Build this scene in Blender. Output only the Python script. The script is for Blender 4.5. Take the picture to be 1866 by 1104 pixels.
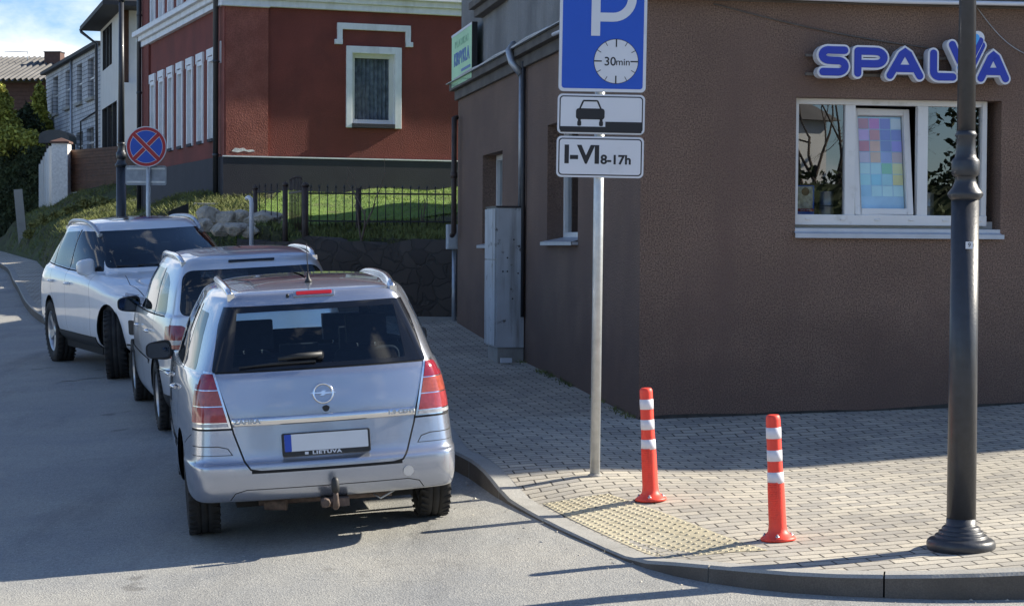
import bpy, bmesh, math, random
import numpy as np
from mathutils import Vector, Matrix
from mathutils.bvhtree import BVHTree
R = math.radians
random.seed(7); RNG = np.random.default_rng(7)
for o in list(bpy.data.objects): bpy.data.objects.remove(o)
SC = bpy.context.scene
C = SC.collection

# ------------------------------------------------------------------ camera
FPX = 3600.0
CAMZ = 1.86
PITCH = math.atan(102/3600)
ROLL = R(0.34)
cam = bpy.data.cameras.new('camera'); camo = bpy.data.objects.new('camera', cam); C.objects.link(camo)
cam.sensor_fit = 'HORIZONTAL'; cam.sensor_width = 36; cam.lens = FPX/1866*36
cam.clip_start = .1; cam.clip_end = 3000
CM = Matrix.Translation((0, 0, CAMZ)) @ Matrix.Rotation(math.pi/2-PITCH, 4, 'X') @ Matrix.Rotation(ROLL, 4, 'Z')
camo.matrix_world = CM
SC.camera = camo
SC.render.resolution_x = 1024; SC.render.resolution_y = 605
SC.render.engine = 'CYCLES'
try:
    SC.cycles.use_denoising = True
    SC.cycles.max_bounces = 8; SC.cycles.transparent_max_bounces = 12
except Exception: pass
# ------------------------------------------------------------------ light
SUN_EL = R(31); SUN_AZ = math.atan2(.958, .290)      # clockwise from +Y
sd = Vector((math.sin(SUN_AZ)*math.cos(SUN_EL), math.cos(SUN_AZ)*math.cos(SUN_EL), math.sin(SUN_EL)))
sun = bpy.data.lights.new('sun', 'SUN'); sun.energy = 5.0; sun.angle = R(.53); sun.color = (1, .925, .79)
suno = bpy.data.objects.new('sun', sun); C.objects.link(suno); suno.location = (30, 10, 30)
suno.rotation_euler = (-sd).to_track_quat('-Z', 'Y').to_euler()
w = bpy.data.worlds.new("World"); SC.world = w; w.use_nodes = True
nt = w.node_tree; nt.nodes.clear()
def N(nt, t, **k):
    n = nt.nodes.new(t)
    for a, b in k.items(): setattr(n, a, b)
    return n
sky = N(nt, 'ShaderNodeTexSky', sky_type='NISHITA', sun_disc=False)
sky.sun_elevation = SUN_EL; sky.sun_rotation = SUN_AZ; sky.air_density = 1.0; sky.dust_density = .1; sky.ozone_density = 3.5
tc = N(nt, 'ShaderNodeTexCoord'); mp = N(nt, 'ShaderNodeMapping'); mp.inputs['Scale'].default_value = (1, 1, 1.9)
nz = N(nt, 'ShaderNodeTexNoise'); nz.inputs['Scale'].default_value = 7; nz.inputs['Detail'].default_value = 8; nz.inputs['Roughness'].default_value = .55
cr = N(nt, 'ShaderNodeValToRGB'); cr.color_ramp.elements[0].position = .56; cr.color_ramp.elements[1].position = .70
# a cloud bank low over the street to the left, a few wisps elsewhere
dt = N(nt, 'ShaderNodeVectorMath', operation='DOT_PRODUCT'); nd_ = Vector((-.27, .95, .16)).normalized(); dt.inputs[1].default_value = nd_; nt.links.new(tc.outputs['Generated'], dt.inputs[0])
mr = N(nt, 'ShaderNodeMapRange'); mr.inputs['From Min'].default_value = .955; mr.inputs['From Max'].default_value = .996; mr.inputs['To Max'].default_value = .17; nt.links.new(dt.outputs['Value'], mr.inputs['Value'])
ad_ = N(nt, 'ShaderNodeMath', operation='ADD'); nt.links.new(nz.outputs[0], ad_.inputs[0]); nt.links.new(mr.outputs[0], ad_.inputs[1])
mx = N(nt, 'ShaderNodeMixRGB'); mx.inputs[2].default_value = (8.5, 8.7, 9.0, 1)
bg = N(nt, 'ShaderNodeBackground'); bg.inputs[1].default_value = .075; wo = N(nt, 'ShaderNodeOutputWorld')
L = nt.links.new
L(tc.outputs['Generated'], mp.inputs[0]); L(mp.outputs[0], nz.inputs[0]); L(ad_.outputs[0], cr.inputs[0]); L(cr.outputs[0], mx.inputs[0])
tn = N(nt, 'ShaderNodeMixRGB', blend_type='MULTIPLY'); tn.inputs[0].default_value = 1; tn.inputs[2].default_value = (.88, .98, 1.15, 1); L(sky.outputs[0], tn.inputs[1]); L(tn.outputs[0], mx.inputs[1]); L(mx.outputs[0], bg.inputs[0]); L(bg.outputs[0], wo.inputs[0])
SC.view_settings.view_transform = 'Standard'; SC.view_settings.look = 'None'; SC.view_settings.gamma = 1
SC.view_settings.exposure = 1.05

# ------------------------------------------------------------------ pixel -> world helpers (photo pixels, 1866 x 1104)
def ray(px, py):
    d = CM.to_3x3() @ Vector((px-933, 552-py, -FPX)); return Vector((0, 0, CAMZ)), d.normalized()
def at(px, py, Y):
    o, d = ray(px, py); return o + d*(Y/d.y)
def sstep(a, b, x):
    t = min(1, max(0, (x-a)/(b-a))); return t*t*(3-2*t)
def Hr(x, y):
    x = max(x, -22)
    s = .05*(min(x, .5)+.53) + .02*max(0, min(x, 30)-.5)
    if y > 13.15: s += .04*(min(y, 80)-13.15)
    elif y > 9: s += .06*(y-13.15)
    else: s += .06*(9-13.15) + .012*(y-9)
    return .077 + s
RA0, RA1 = (-.02, 13.25), (.86, 11.62)      # the dropped stretch of kerb
def Hs(x, y):
    p = .16 + .054*(min(x, 12)-.93) + .039*(min(y, 16.6)-13.2) + .062*max(0, min(y, 28)-16.6) + .04*max(0, y-28)
    ax, ay = RA1[0]-RA0[0], RA1[1]-RA0[1]; t = max(0, min(1, ((x-RA0[0])*ax+(y-RA0[1])*ay)/(ax*ax+ay*ay)))
    dd = math.hypot(x-RA0[0]-ax*t, y-RA0[1]-ay*t); w_ = math.exp(-(dd/.62)**2)
    q = Hr(x, y) + .125*(1-w_) + .012
    if x > 0 and y < 16.5:
        k = sstep(0, 2.2, x)*sstep(0, 1.0, 16.5-y); q2 = Hr(x, y)+.012
        q = q*(1-k) + min(q, max(q2, p))*k
    return max(p*(1-w_)+min(p, q)*w_, q) if y < 28 else Hr(x, y)+.13
def G(px, py, H=Hr):
    o, d = ray(px, py); Y = 12.0
    lo, hi = 3.0, 120.0
    for _ in range(50):
        m = (lo+hi)/2; p = o+d*(m/d.y)
        if p.z > H(p.x, p.y): lo = m
        else: hi = m
    return o+d*(lo/d.y)

# ------------------------------------------------------------------ materials
def new_mat(name):
    m = bpy.data.materials.new(name); m.use_nodes = True; nt = m.node_tree; b = nt.nodes['Principled BSDF']; return m, nt, b
def M(name, col, rough=.7, metal=0, var=.12, scale=6, bump=0, bscale=80, coat=0, spec=.5, detail=5, dirt=None, dscale=1.2, dpos=(.5, .7), speck=0, sscale=200, bdist=.01, coords='Object', emis=0):
    m, nt, b = new_mat(name); L = nt.links.new
    tc = N(nt, 'ShaderNodeTexCoord')
    b.inputs['Roughness'].default_value = rough; b.inputs['Metallic'].default_value = metal
    b.inputs['Coat Weight'].default_value = coat; b.inputs['Coat Roughness'].default_value = .03
    b.inputs['Specular IOR Level'].default_value = spec
    nz = N(nt, 'ShaderNodeTexNoise'); nz.inputs['Scale'].default_value = scale; nz.inputs['Detail'].default_value = detail
    L(tc.outputs[coords], nz.inputs[0])
    r = N(nt, 'ShaderNodeValToRGB'); e = r.color_ramp.elements
    e[0].position = .3; e[1].position = .7
    e[0].color = tuple(c*(1-var) for c in col)+(1,); e[1].color = tuple(min(1, c*(1+var)) for c in col)+(1,)
    L(nz.outputs[0], r.inputs[0]); out = r.outputs[0]
    if speck:
        n2 = N(nt, 'ShaderNodeTexNoise'); n2.inputs['Scale'].default_value = sscale; n2.inputs['Detail'].default_value = 2; L(tc.outputs[coords], n2.inputs[0])
        r2 = N(nt, 'ShaderNodeValToRGB'); r2.color_ramp.elements[0].position = .35; r2.color_ramp.elements[1].position = .65
        r2.color_ramp.elements[0].color = (1-speck,)*3+(1,); r2.color_ramp.elements[1].color = (1+speck,)*3+(1,)
        L(n2.outputs[0], r2.inputs[0]); mm = N(nt, 'ShaderNodeMixRGB', blend_type='MULTIPLY'); mm.inputs[0].default_value = 1
        L(out, mm.inputs[1]); L(r2.outputs[0], mm.inputs[2]); out = mm.outputs[0]
    if dirt:
        n3 = N(nt, 'ShaderNodeTexNoise'); n3.inputs['Scale'].default_value = dscale; n3.inputs['Detail'].default_value = 7; n3.inputs['Roughness'].default_value = .6; L(tc.outputs[coords], n3.inputs[0])
        r3 = N(nt, 'ShaderNodeValToRGB'); r3.color_ramp.elements[0].position = dpos[0]; r3.color_ramp.elements[1].position = dpos[1]; L(n3.outputs[0], r3.inputs[0])
        mm = N(nt, 'ShaderNodeMixRGB'); L(r3.outputs[0], mm.inputs[0]); L(out, mm.inputs[1]); mm.inputs[2].default_value = tuple(dirt)+(1,); out = mm.outputs[0]
    L(out, b.inputs['Base Color'])
    if bump:
        n4 = N(nt, 'ShaderNodeTexNoise'); n4.inputs['Scale'].default_value = bscale; n4.inputs['Detail'].default_value = 4; L(tc.outputs[coords], n4.inputs[0])
        bp = N(nt, 'ShaderNodeBump'); bp.inputs['Strength'].default_value = bump; bp.inputs['Distance'].default_value = bdist
        L(n4.outputs[0], bp.inputs['Height']); L(bp.outputs[0], b.inputs['Normal'])
    if emis:
        L(out, b.inputs['Emission Color']); b.inputs['Emission Strength'].default_value = emis
    return m
def glass_mat(name, tint, refl=1.5, rough=.0, alpha_dark=0.0, base=(0.01, .012, .014)):
    """thin glazing: tinted transparency + fresnel reflection + a little absorption film"""
    m, nt, b = new_mat(name); nt.nodes.remove(b); L = nt.links.new
    o = nt.nodes['Material Output']
    tr = N(nt, 'ShaderNodeBsdfTransparent'); tr.inputs[0].default_value = tuple(tint)+(1,)
    df = N(nt, 'ShaderNodeBsdfDiffuse'); df.inputs[0].default_value = tuple(base)+(1,)
    m1 = N(nt, 'ShaderNodeMixShader'); m1.inputs[0].default_value = alpha_dark; L(tr.outputs[0], m1.inputs[1]); L(df.outputs[0], m1.inputs[2])
    gl = N(nt, 'ShaderNodeBsdfGlossy'); gl.inputs['Roughness'].default_value = rough
    lw = N(nt, 'ShaderNodeLayerWeight'); lw.inputs[0].default_value = .5
    F0 = min(.5, 1.6*((refl-1)/(refl+1))**2)
    pw = N(nt, 'ShaderNodeMath', operation='POWER'); L(lw.outputs['Facing'], pw.inputs[0]); pw.inputs[1].default_value = 4.5
    fr = N(nt, 'ShaderNodeMath', operation='MULTIPLY_ADD'); L(pw.outputs[0], fr.inputs[0]); fr.inputs[1].default_value = 1-F0; fr.inputs[2].default_value = F0
    m2 = N(nt, 'ShaderNodeMixShader'); L(fr.outputs[0], m2.inputs[0]); L(m1.outputs[0], m2.inputs[1]); L(gl.outputs[0], m2.inputs[2]); L(m2.outputs[0], o.inputs[0])
    return m
def brick_mat(name, c1, c2, mort, bw, rh, ms, rough=.85, rot=0, plane='xy', bump=.4, off=.5, var=.25, spk=.12, smooth=.1, dirt=None, bias=0):
    m, nt, b = new_mat(name); L = nt.links.new
    tc = N(nt, 'ShaderNodeTexCoord'); sp = N(nt, 'ShaderNodeSeparateXYZ'); cb = N(nt, 'ShaderNodeCombineXYZ'); L(tc.outputs['Object'], sp.inputs[0])
    a, c = {'xy': (0, 1), 'xz': (0, 2), 'yz': (1, 2)}[plane]
    L(sp.outputs[a], cb.inputs[0]); L(sp.outputs[c], cb.inputs[1])
    mp = N(nt, 'ShaderNodeMapping'); mp.inputs['Rotation'].default_value = (0, 0, rot); L(cb.outputs[0], mp.inputs[0])
    # slight wobble so joints are not ruler straight
    nw = N(nt, 'ShaderNodeTexNoise'); nw.inputs['Scale'].default_value = 2.5; L(tc.outputs['Object'], nw.inputs[0])
    sb = N(nt, 'ShaderNodeVectorMath', operation='SCALE'); sb.inputs['Scale'].default_value = rh*.16; L(nw.outputs['Color'], sb.inputs[0])
    ad = N(nt, 'ShaderNodeVectorMath', operation='ADD'); L(mp.outputs[0], ad.inputs[0]); L(sb.outputs[0], ad.inputs[1])
    bt = N(nt, 'ShaderNodeTexBrick'); bt.offset = off; L(ad.outputs[0], bt.inputs[0])
    bt.inputs['Color1'].default_value = tuple(c1)+(1,); bt.inputs['Color2'].default_value = tuple(c2)+(1,); bt.inputs['Mortar'].default_value = tuple(mort)+(1,)
    bt.inputs['Scale'].default_value = 1; bt.inputs['Mortar Size'].default_value = ms; bt.inputs['Mortar Smooth'].default_value = smooth
    bt.inputs['Brick Width'].default_value = bw; bt.inputs['Row Height'].default_value = rh; bt.inputs['Bias'].default_value = bias
    nz = N(nt, 'ShaderNodeTexNoise'); nz.inputs['Scale'].default_value = 1.1; nz.inputs['Detail'].default_value = 8; L(tc.outputs['Object'], nz.inputs[0])
    r = N(nt, 'ShaderNodeValToRGB'); r.color_ramp.elements[0].position = .3; r.color_ramp.elements[1].position = .7
    r.color_ramp.elements[0].color = (1-var,)*3+(1,); r.color_ramp.elements[1].color = (1+var*.4,)*3+(1,); L(nz.outputs[0], r.inputs[0])
    mm = N(nt, 'ShaderNodeMixRGB', blend_type='MULTIPLY'); mm.inputs[0].default_value = 1; L(bt.outputs[0], mm.inputs[1]); L(r.outputs[0], mm.inputs[2])
    n2 = N(nt, 'ShaderNodeTexNoise'); n2.inputs['Scale'].default_value = 90; n2.inputs['Detail'].default_value = 3; L(tc.outputs['Object'], n2.inputs[0])
    r2 = N(nt, 'ShaderNodeValToRGB'); r2.color_ramp.elements[0].position = .35; r2.color_ramp.elements[1].position = .65
    r2.color_ramp.elements[0].color = (1-spk,)*3+(1,); r2.color_ramp.elements[1].color = (1+spk,)*3+(1,); L(n2.outputs[0], r2.inputs[0])
    m3 = N(nt, 'ShaderNodeMixRGB', blend_type='MULTIPLY'); m3.inputs[0].default_value = 1; L(mm.outputs[0], m3.inputs[1]); L(r2.outputs[0], m3.inputs[2])
    L(m3.outputs[0], b.inputs['Base Color']); b.inputs['Roughness'].default_value = rough
    iv = N(nt, 'ShaderNodeMath', operation='SUBTRACT'); iv.inputs[0].default_value = 1; L(bt.outputs['Fac'], iv.inputs[1])
    bp = N(nt, 'ShaderNodeBump'); bp.inputs['Strength'].default_value = bump; bp.inputs['Distance'].default_value = .012; L(iv.outputs[0], bp.inputs['Height']); L(bp.outputs[0], b.inputs['Normal'])
    return m

PAVROT = -R(10.14)
MT = {}
MT['paving'] = brick_mat('paving', (.36, .335, .29), (.53, .48, .385), (.065, .058, .048), .2, .1, .0062, rot=PAVROT, bump=.7, var=.22)
MT['paving_pale'] = brick_mat('pale_paving', (.40, .36, .25), (.46, .42, .31), (.15, .13, .09), .2, .1, .005, rot=PAVROT, bump=.5)
MT['tactile'] = brick_mat('tactile_yellow', (.49, .43, .29), (.53, .47, .33), (.28, .24, .16), .2, .2, .004, rot=R(52), bump=.3, off=0, var=.10)
MT['kerb'] = M('kerb_concrete', (.34, .33, .30), .9, var=.15, scale=3, bump=.3, bscale=60, speck=.12, sscale=120, dirt=(.20, .19, .17), dpos=(.55, .8))
MT['brown'] = M('brown_stucco', (.205, .134, .098), .95, var=.13, scale=1.3, bump=1.0, bscale=95, speck=.5, sscale=85, dirt=(.165, .106, .082), dscale=.8, dpos=(.45, .75), detail=8, bdist=.012)
MT['browndark'] = M('cornice_stucco', (.13, .115, .10), .95, var=.25, scale=3, bump=.6, bscale=50, speck=.2)
MT['greyplaster'] = M('grey_plaster', (.24, .235, .225), .95, var=.14, scale=1.0, bump=.7, bscale=60, speck=.15, sscale=90, dirt=(.14, .135, .13), dscale=.9, dpos=(.5, .75), detail=8)
MT['red'] = M('red_stucco', (.20, .052, .040), .92, var=.12, scale=1.5, bump=.5, bscale=45, speck=.15, sscale=60, dirt=(.165, .046, .036), dpos=(.5, .7), bdist=.02)
MT['redpale'] = M('worn_red_stucco', (.30, .10, .075), .92, var=.18, scale=2.5, bump=.6, bscale=40, speck=.2, sscale=50, dirt=(.22, .062, .046), dpos=(.4, .65), bdist=.02)
MT['socle'] = M('dark_socle', (.038, .038, .048), .85, var=.1, scale=2, bump=.4, bscale=50)
MT['trim'] = M('white_trim', (.82, .83, .84), .6, var=.05, scale=8, bump=.15, bscale=50)
MT['upvc'] = M('white_frame', (.74, .73, .70), .35, var=.03, scale=5, dirt=(.55, .53, .48), dscale=6, dpos=(.6, .8))
MT['sill'] = M('metal_sill', (.50, .53, .57), .4, metal=.3, var=.06, scale=8)
MT['zinc'] = M('zinc_pipe', (.42, .44, .46), .45, metal=.6, var=.15, scale=10, bump=.1)
MT['galv'] = M('galvanised', (.56, .58, .58), .45, metal=.55, var=.13, scale=14, bump=.1, bscale=30, detail=6)
MT['cabinet'] = M('cabinet_paint', (.50, .52, .53), .6, var=.12, scale=3, bump=.2, bscale=20, dirt=(.12, .11, .10), dscale=9, dpos=(.62, .7))
MT['darkgap'] = M('dark_gap', (.01, .01, .01), .9, var=0)
MT['interior'] = M('room_dark', (.035, .03, .03), .9, var=.2)
MT['lamp'] = M('lamp_black_paint', (.030, .033, .040), .42, var=.15, scale=20, bump=.12, bscale=60, coat=.15)
MT['blackmetal'] = M('black_metal', (.028, .026, .028), .5, var=.2, scale=10, bump=.15)
MT['rustmetal'] = M('brown_fence_paint', (.062, .042, .034), .6, var=.3, scale=8, bump=.25, bscale=60)
MT['redplastic'] = M('red_plastic', (.90, .065, .035), .5, var=.07, scale=12, bump=.08, dirt=(.55, .05, .03), dscale=14, dpos=(.6, .9))
MT['whiteband'] = M('reflective_white', (.72, .70, .74), .35, var=.04, scale=20, dirt=(.5, .48, .5), dscale=10, dpos=(.6, .9))
MT['signblue'] = M('sign_blue', (.012, .085, .50), .4, var=.04, scale=3)
MT['signred'] = M('sign_red', (.45, .02, .025), .45, var=.06, scale=5)
MT['signdial'] = M('sign_dial', (.68, .71, .74), .4, var=.02)
MT['signwhite'] = M('sign_white', (.66, .68, .72), .4, var=.03, scale=3, dirt=(.55, .56, .58), dscale=4, dpos=(.6, .85))
MT['signblack'] = M('sign_black', (.012, .012, .015), .5, var=0)
MT['signgrey'] = M('sign_back_grey', (.32, .35, .38), .5, metal=.2, var=.2, scale=9, dirt=(.15, .15, .15), dscale=12, dpos=(.6, .75))
MT['letterblue'] = M('letter_blue', (.022, .045, .40), .35, var=.03)
MT['lettercyan'] = M('letter_cyan', (.08, .40, .85), .35, var=.03)
MT['letterwhite'] = M('letter_white', (.72, .73, .76), .4, var=.04, dirt=(.45, .43, .4), dscale=6, dpos=(.6, .85))
MT['greenboard'] = M('green_board', (.42, .74, .42), .5, var=.1, scale=2)
MT['shopglass'] = glass_mat('shop_glass', (.6, .62, .65), 2.2)
MT['clearglass'] = glass_mat('clear_glass', (.93, .95, .96), 1.35)
MT['houseglass'] = glass_mat('house_glass', (.62, .66, .7), 1.6)
MT['curtain'] = M('curtain', (.42, .45, .50), .9, var=.4, scale=9)
MT['wood'] = M('brown_boards', (.080, .034, .018), .7, var=.3, scale=5)
MT['whitewall'] = M('white_render', (.66, .64, .60), .9, var=.05, scale=2, bump=.2)
MT['wallspec'] = M('rough_white_render', (.76, .74, .70), .9, var=.15, scale=12, bump=.8, bscale=30)
MT['lightwall'] = M('pale_render', (.68, .68, .66), .9, var=.05, scale=2)
MT['greybrick'] = brick_mat('grey_brick', (.50, .50, .52), (.60, .60, .61), (.25, .25, .26), .5, .17, .022, plane='xz', bump=.3)
MT['darkroof'] = M('dark_roof', (.03, .03, .033), .7, var=.2)
MT['brownsiding'] = M('brown_siding', (.105, .055, .042), .8, var=.2, scale=6)
MT['rock'] = M('rock', (.56, .50, .41), .95, var=.35, scale=5, bump=1, bscale=22, dirt=(.16, .13, .10), dscale=4, dpos=(.5, .7), bdist=.03)
MT['whitepaper'] = M('paper_white', (.68, .72, .76), .8, var=.05)
MT['foliage'] = M('foliage_thuja', (.30, .30, .05), .8, var=.5, scale=2.5)
MT['foliage_dark'] = M('foliage_dark', (.035, .05, .018), .85, var=.5, scale=2)
MT['shrub'] = M('foliage_shrub', (.22, .22, .07), .85, var=.4, scale=3)
MT['bark'] = M('bark', (.085, .065, .05), .95, var=.3, scale=12, bump=.6, bscale=30)
MT['twig'] = M('twig', (.17, .125, .10), .95, var=.3, scale=12)
MT['lawn'] = M('lawn', (.11, .19, .025), .9, var=.35, scale=2.5, dirt=(.14, .12, .06), dscale=2.2, dpos=(.55, .75))
MT['grassblade'] = M('grass_blade', (.20, .27, .05), .8, var=.35, scale=3)
MT['drygrass'] = M('dry_grass', (.15, .17, .05), .9, var=.4, scale=3)
MT['soil'] = M('bank_soil', (.065, .062, .03), .98, var=.45, scale=3, bump=.8, bscale=25, speck=.3, sscale=30, dirt=(.06, .085, .02), dscale=1.5, dpos=(.4, .65), bdist=.04)
MT['ground'] = M('far_ground', (.09, .10, .05), .98, var=.3, scale=.5)

# asphalt: aggregate, pale wear, a few cracks
m, nt, b = new_mat('asphalt'); L = nt.links.new
tc = N(nt, 'ShaderNodeTexCoord')
n1 = N(nt, 'ShaderNodeTexNoise'); n1.inputs['Scale'].default_value = .8; n1.inputs['Detail'].default_value = 9; n1.inputs['Roughness'].default_value = .62; L(tc.outputs['Object'], n1.inputs[0])
r1 = N(nt, 'ShaderNodeValToRGB'); r1.color_ramp.elements[0].position = .32; r1.color_ramp.elements[1].position = .7
r1.color_ramp.elements[0].color = (.25, .255, .255, 1); r1.color_ramp.elements[1].color = (.345, .335, .305, 1); L(n1.outputs[0], r1.inputs[0])
n2 = N(nt, 'ShaderNodeTexVoronoi'); n2.inputs['Scale'].default_value = 95; L(tc.outputs['Object'], n2.inputs[0])
r2 = N(nt, 'ShaderNodeValToRGB'); r2.color_ramp.elements[0].position = 0; r2.color_ramp.elements[1].position = 1
r2.color_ramp.elements[0].color = (.72, .72, .72, 1); r2.color_ramp.elements[1].color = (1.3, 1.28, 1.22, 1); L(n2.outputs['Color'], r2.inputs[0])
mm = N(nt, 'ShaderNodeMixRGB', blend_type='MULTIPLY'); mm.inputs[0].default_value = 1; L(r1.outputs[0], mm.inputs[1]); L(r2.outputs[0], mm.inputs[2])
vo = N(nt, 'ShaderNodeTexVoronoi', feature='DISTANCE_TO_EDGE'); vo.inputs['Scale'].default_value = .16
wn = N(nt, 'ShaderNodeTexNoise'); wn.inputs['Scale'].default_value = 1.7; wn.inputs['Detail'].default_value = 6; L(tc.outputs['Object'], wn.inputs[0])
vs = N(nt, 'ShaderNodeVectorMath', operation='SCALE'); vs.inputs['Scale'].default_value = 1.3; L(wn.outputs['Color'], vs.inputs[0])
va = N(nt, 'ShaderNodeVectorMath', operation='ADD'); L(tc.outputs['Object'], va.inputs[0]); L(vs.outputs[0], va.inputs[1]); L(va.outputs[0], vo.inputs[0])
rc = N(nt, 'ShaderNodeValToRGB'); rc.color_ramp.elements[0].position = .0008; rc.color_ramp.elements[1].position = .0022
rc.color_ramp.elements[0].color = (.82, .82, .82, 1); rc.color_ramp.elements[1].color = (1, 1, 1, 1); L(vo.outputs['Distance'], rc.inputs[0])
m3 = N(nt, 'ShaderNodeMixRGB', blend_type='MULTIPLY'); m3.inputs[0].default_value = 1; L(mm.outputs[0], m3.inputs[1]); L(rc.outputs[0], m3.inputs[2])
# small pale grit
n5 = N(nt, 'ShaderNodeTexNoise'); n5.inputs['Scale'].default_value = 34; n5.inputs['Detail'].default_value = 1; L(tc.outputs['Object'], n5.inputs[0])
r5 = N(nt, 'ShaderNodeValToRGB'); r5.color_ramp.elements[0].position = .745; r5.color_ramp.elements[1].position = .77; L(n5.outputs[0], r5.inputs[0])
m4 = N(nt, 'ShaderNodeMixRGB'); L(r5.outputs[0], m4.inputs[0])
nS = N(nt, 'ShaderNodeTexNoise'); nS.inputs['Scale'].default_value = .9; nS.inputs['Detail'].default_value = 5; nS.inputs['Roughness'].default_value = .7; mS = N(nt, 'ShaderNodeMapping'); mS.inputs['Rotation'].default_value = (0, 0, R(14)); mS.inputs['Scale'].default_value = (1.3, .25, 1); L(tc.outputs['Object'], mS.inputs[0]); L(mS.outputs[0], nS.inputs[0])
rS = N(nt, 'ShaderNodeValToRGB'); rS.color_ramp.elements[0].position = .50; rS.color_ramp.elements[1].position = .68; rS.color_ramp.elements[0].color = (1, 1, 1, 1); rS.color_ramp.elements[1].color = (.74, .74, .75, 1); L(nS.outputs[0], rS.inputs[0])
nO = N(nt, 'ShaderNodeTexNoise'); nO.inputs['Scale'].default_value = 2.1; nO.inputs['Detail'].default_value = 2; L(tc.outputs['Object'], nO.inputs[0])
rO = N(nt, 'ShaderNodeValToRGB'); rO.color_ramp.elements[0].position = .70; rO.color_ramp.elements[1].position = .74; rO.color_ramp.elements[0].color = (1, 1, 1, 1); rO.color_ramp.elements[1].color = (.66, .65, .64, 1); L(nO.outputs[0], rO.inputs[0])
mA = N(nt, 'ShaderNodeMixRGB', blend_type='MULTIPLY'); mA.inputs[0].default_value = 1; L(m3.outputs[0], mA.inputs[1]); L(rS.outputs[0], mA.inputs[2])
mB = N(nt, 'ShaderNodeMixRGB', blend_type='MULTIPLY'); mB.inputs[0].default_value = 1; L(mA.outputs[0], mB.inputs[1]); L(rO.outputs[0], mB.inputs[2]); L(mB.outputs[0], m4.inputs[1]); m4.inputs[2].default_value = (.5, .47, .42, 1)
L(m4.outputs[0], b.inputs['Base Color']); b.inputs['Roughness'].default_value = .85
bp = N(nt, 'ShaderNodeBump'); bp.inputs['Strength'].default_value = .5; bp.inputs['Distance'].default_value = .006; L(n2.outputs['Distance'], bp.inputs['Height']); L(bp.outputs[0], b.inputs['Normal'])
MT['asphalt'] = m
def weather(m, col, zmax=None, amt=.5, sx=2.2, sz=.18, base=0.0):
    """rain streaks running down, and splash dirt with a ragged edge near the ground"""
    nt = m.node_tree; b = nt.nodes['Principled BSDF']; L = nt.links.new; src = b.inputs['Base Color'].links[0].from_socket
    tc = N(nt, 'ShaderNodeTexCoord'); mp = N(nt, 'ShaderNodeMapping'); mp.inputs['Scale'].default_value = (sx, sx, sz); L(tc.outputs['Object'], mp.inputs[0])
    nz = N(nt, 'ShaderNodeTexNoise'); nz.inputs['Scale'].default_value = 1; nz.inputs['Detail'].default_value = 7; nz.inputs['Roughness'].default_value = .65; L(mp.outputs[0], nz.inputs[0])
    r = N(nt, 'ShaderNodeValToRGB'); r.color_ramp.elements[0].position = .5; r.color_ramp.elements[1].position = .72; r.color_ramp.elements[1].color = (amt,)*3+(1,); L(nz.outputs[0], r.inputs[0])
    mm = N(nt, 'ShaderNodeMixRGB'); L(r.outputs[0], mm.inputs[0]); L(src, mm.inputs[1]); mm.inputs[2].default_value = tuple(col)+(1,); out = mm.outputs[0]
    if zmax:
        sp = N(nt, 'ShaderNodeSeparateXYZ'); L(tc.outputs['Object'], sp.inputs[0])
        n2 = N(nt, 'ShaderNodeTexNoise'); n2.inputs['Scale'].default_value = 1.6; n2.inputs['Detail'].default_value = 9; n2.inputs['Roughness'].default_value = .7; L(tc.outputs['Object'], n2.inputs[0])
        ma = N(nt, 'ShaderNodeMath', operation='MULTIPLY_ADD'); L(n2.outputs[0], ma.inputs[0]); ma.inputs[1].default_value = -1.5; L(sp.outputs[2], ma.inputs[2])
        mr = N(nt, 'ShaderNodeMapRange'); mr.inputs['From Min'].default_value = base-.35; mr.inputs['From Max'].default_value = base-.75+zmax; mr.inputs['To Min'].default_value = .42; mr.inputs['To Max'].default_value = 0; L(ma.outputs[0], mr.inputs['Value'])
        m2 = N(nt, 'ShaderNodeMixRGB'); L(mr.outputs[0], m2.inputs[0]); L(out, m2.inputs[1]); m2.inputs[2].default_value = tuple(c*.55 for c in col)+(1,); out = m2.outputs[0]
    L(out, b.inputs['Base Color'])
weather(MT['brown'], (.17, .108, .085), zmax=1.15, amt=.6, base=.3)
weather(MT['greyplaster'], (.15, .145, .14), amt=.7)
weather(MT['red'], (.13, .042, .034), amt=.7, sx=1.2)
weather(MT['kerb'], (.20, .19, .17), amt=.5, sx=3, sz=3)
weather(MT['cabinet'], (.16, .14, .12), amt=.7, sx=9, sz=.7)
weather(MT['trim'], (.50, .50, .48), amt=.5, sx=4, sz=.6)
weather(MT['redplastic'], (.45, .05, .04), amt=.55, sx=14, sz=8)
MT['kerbface'] = M('kerb_face_dirty_shaded', (.125, .108, .09), .95, var=.2, scale=3, bump=.3, bscale=60, speck=.15, sscale=120, dirt=(.075, .066, .055), dpos=(.45, .75))  # upright kerb face: its shade is put into the colour, along with splash dirt
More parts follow.
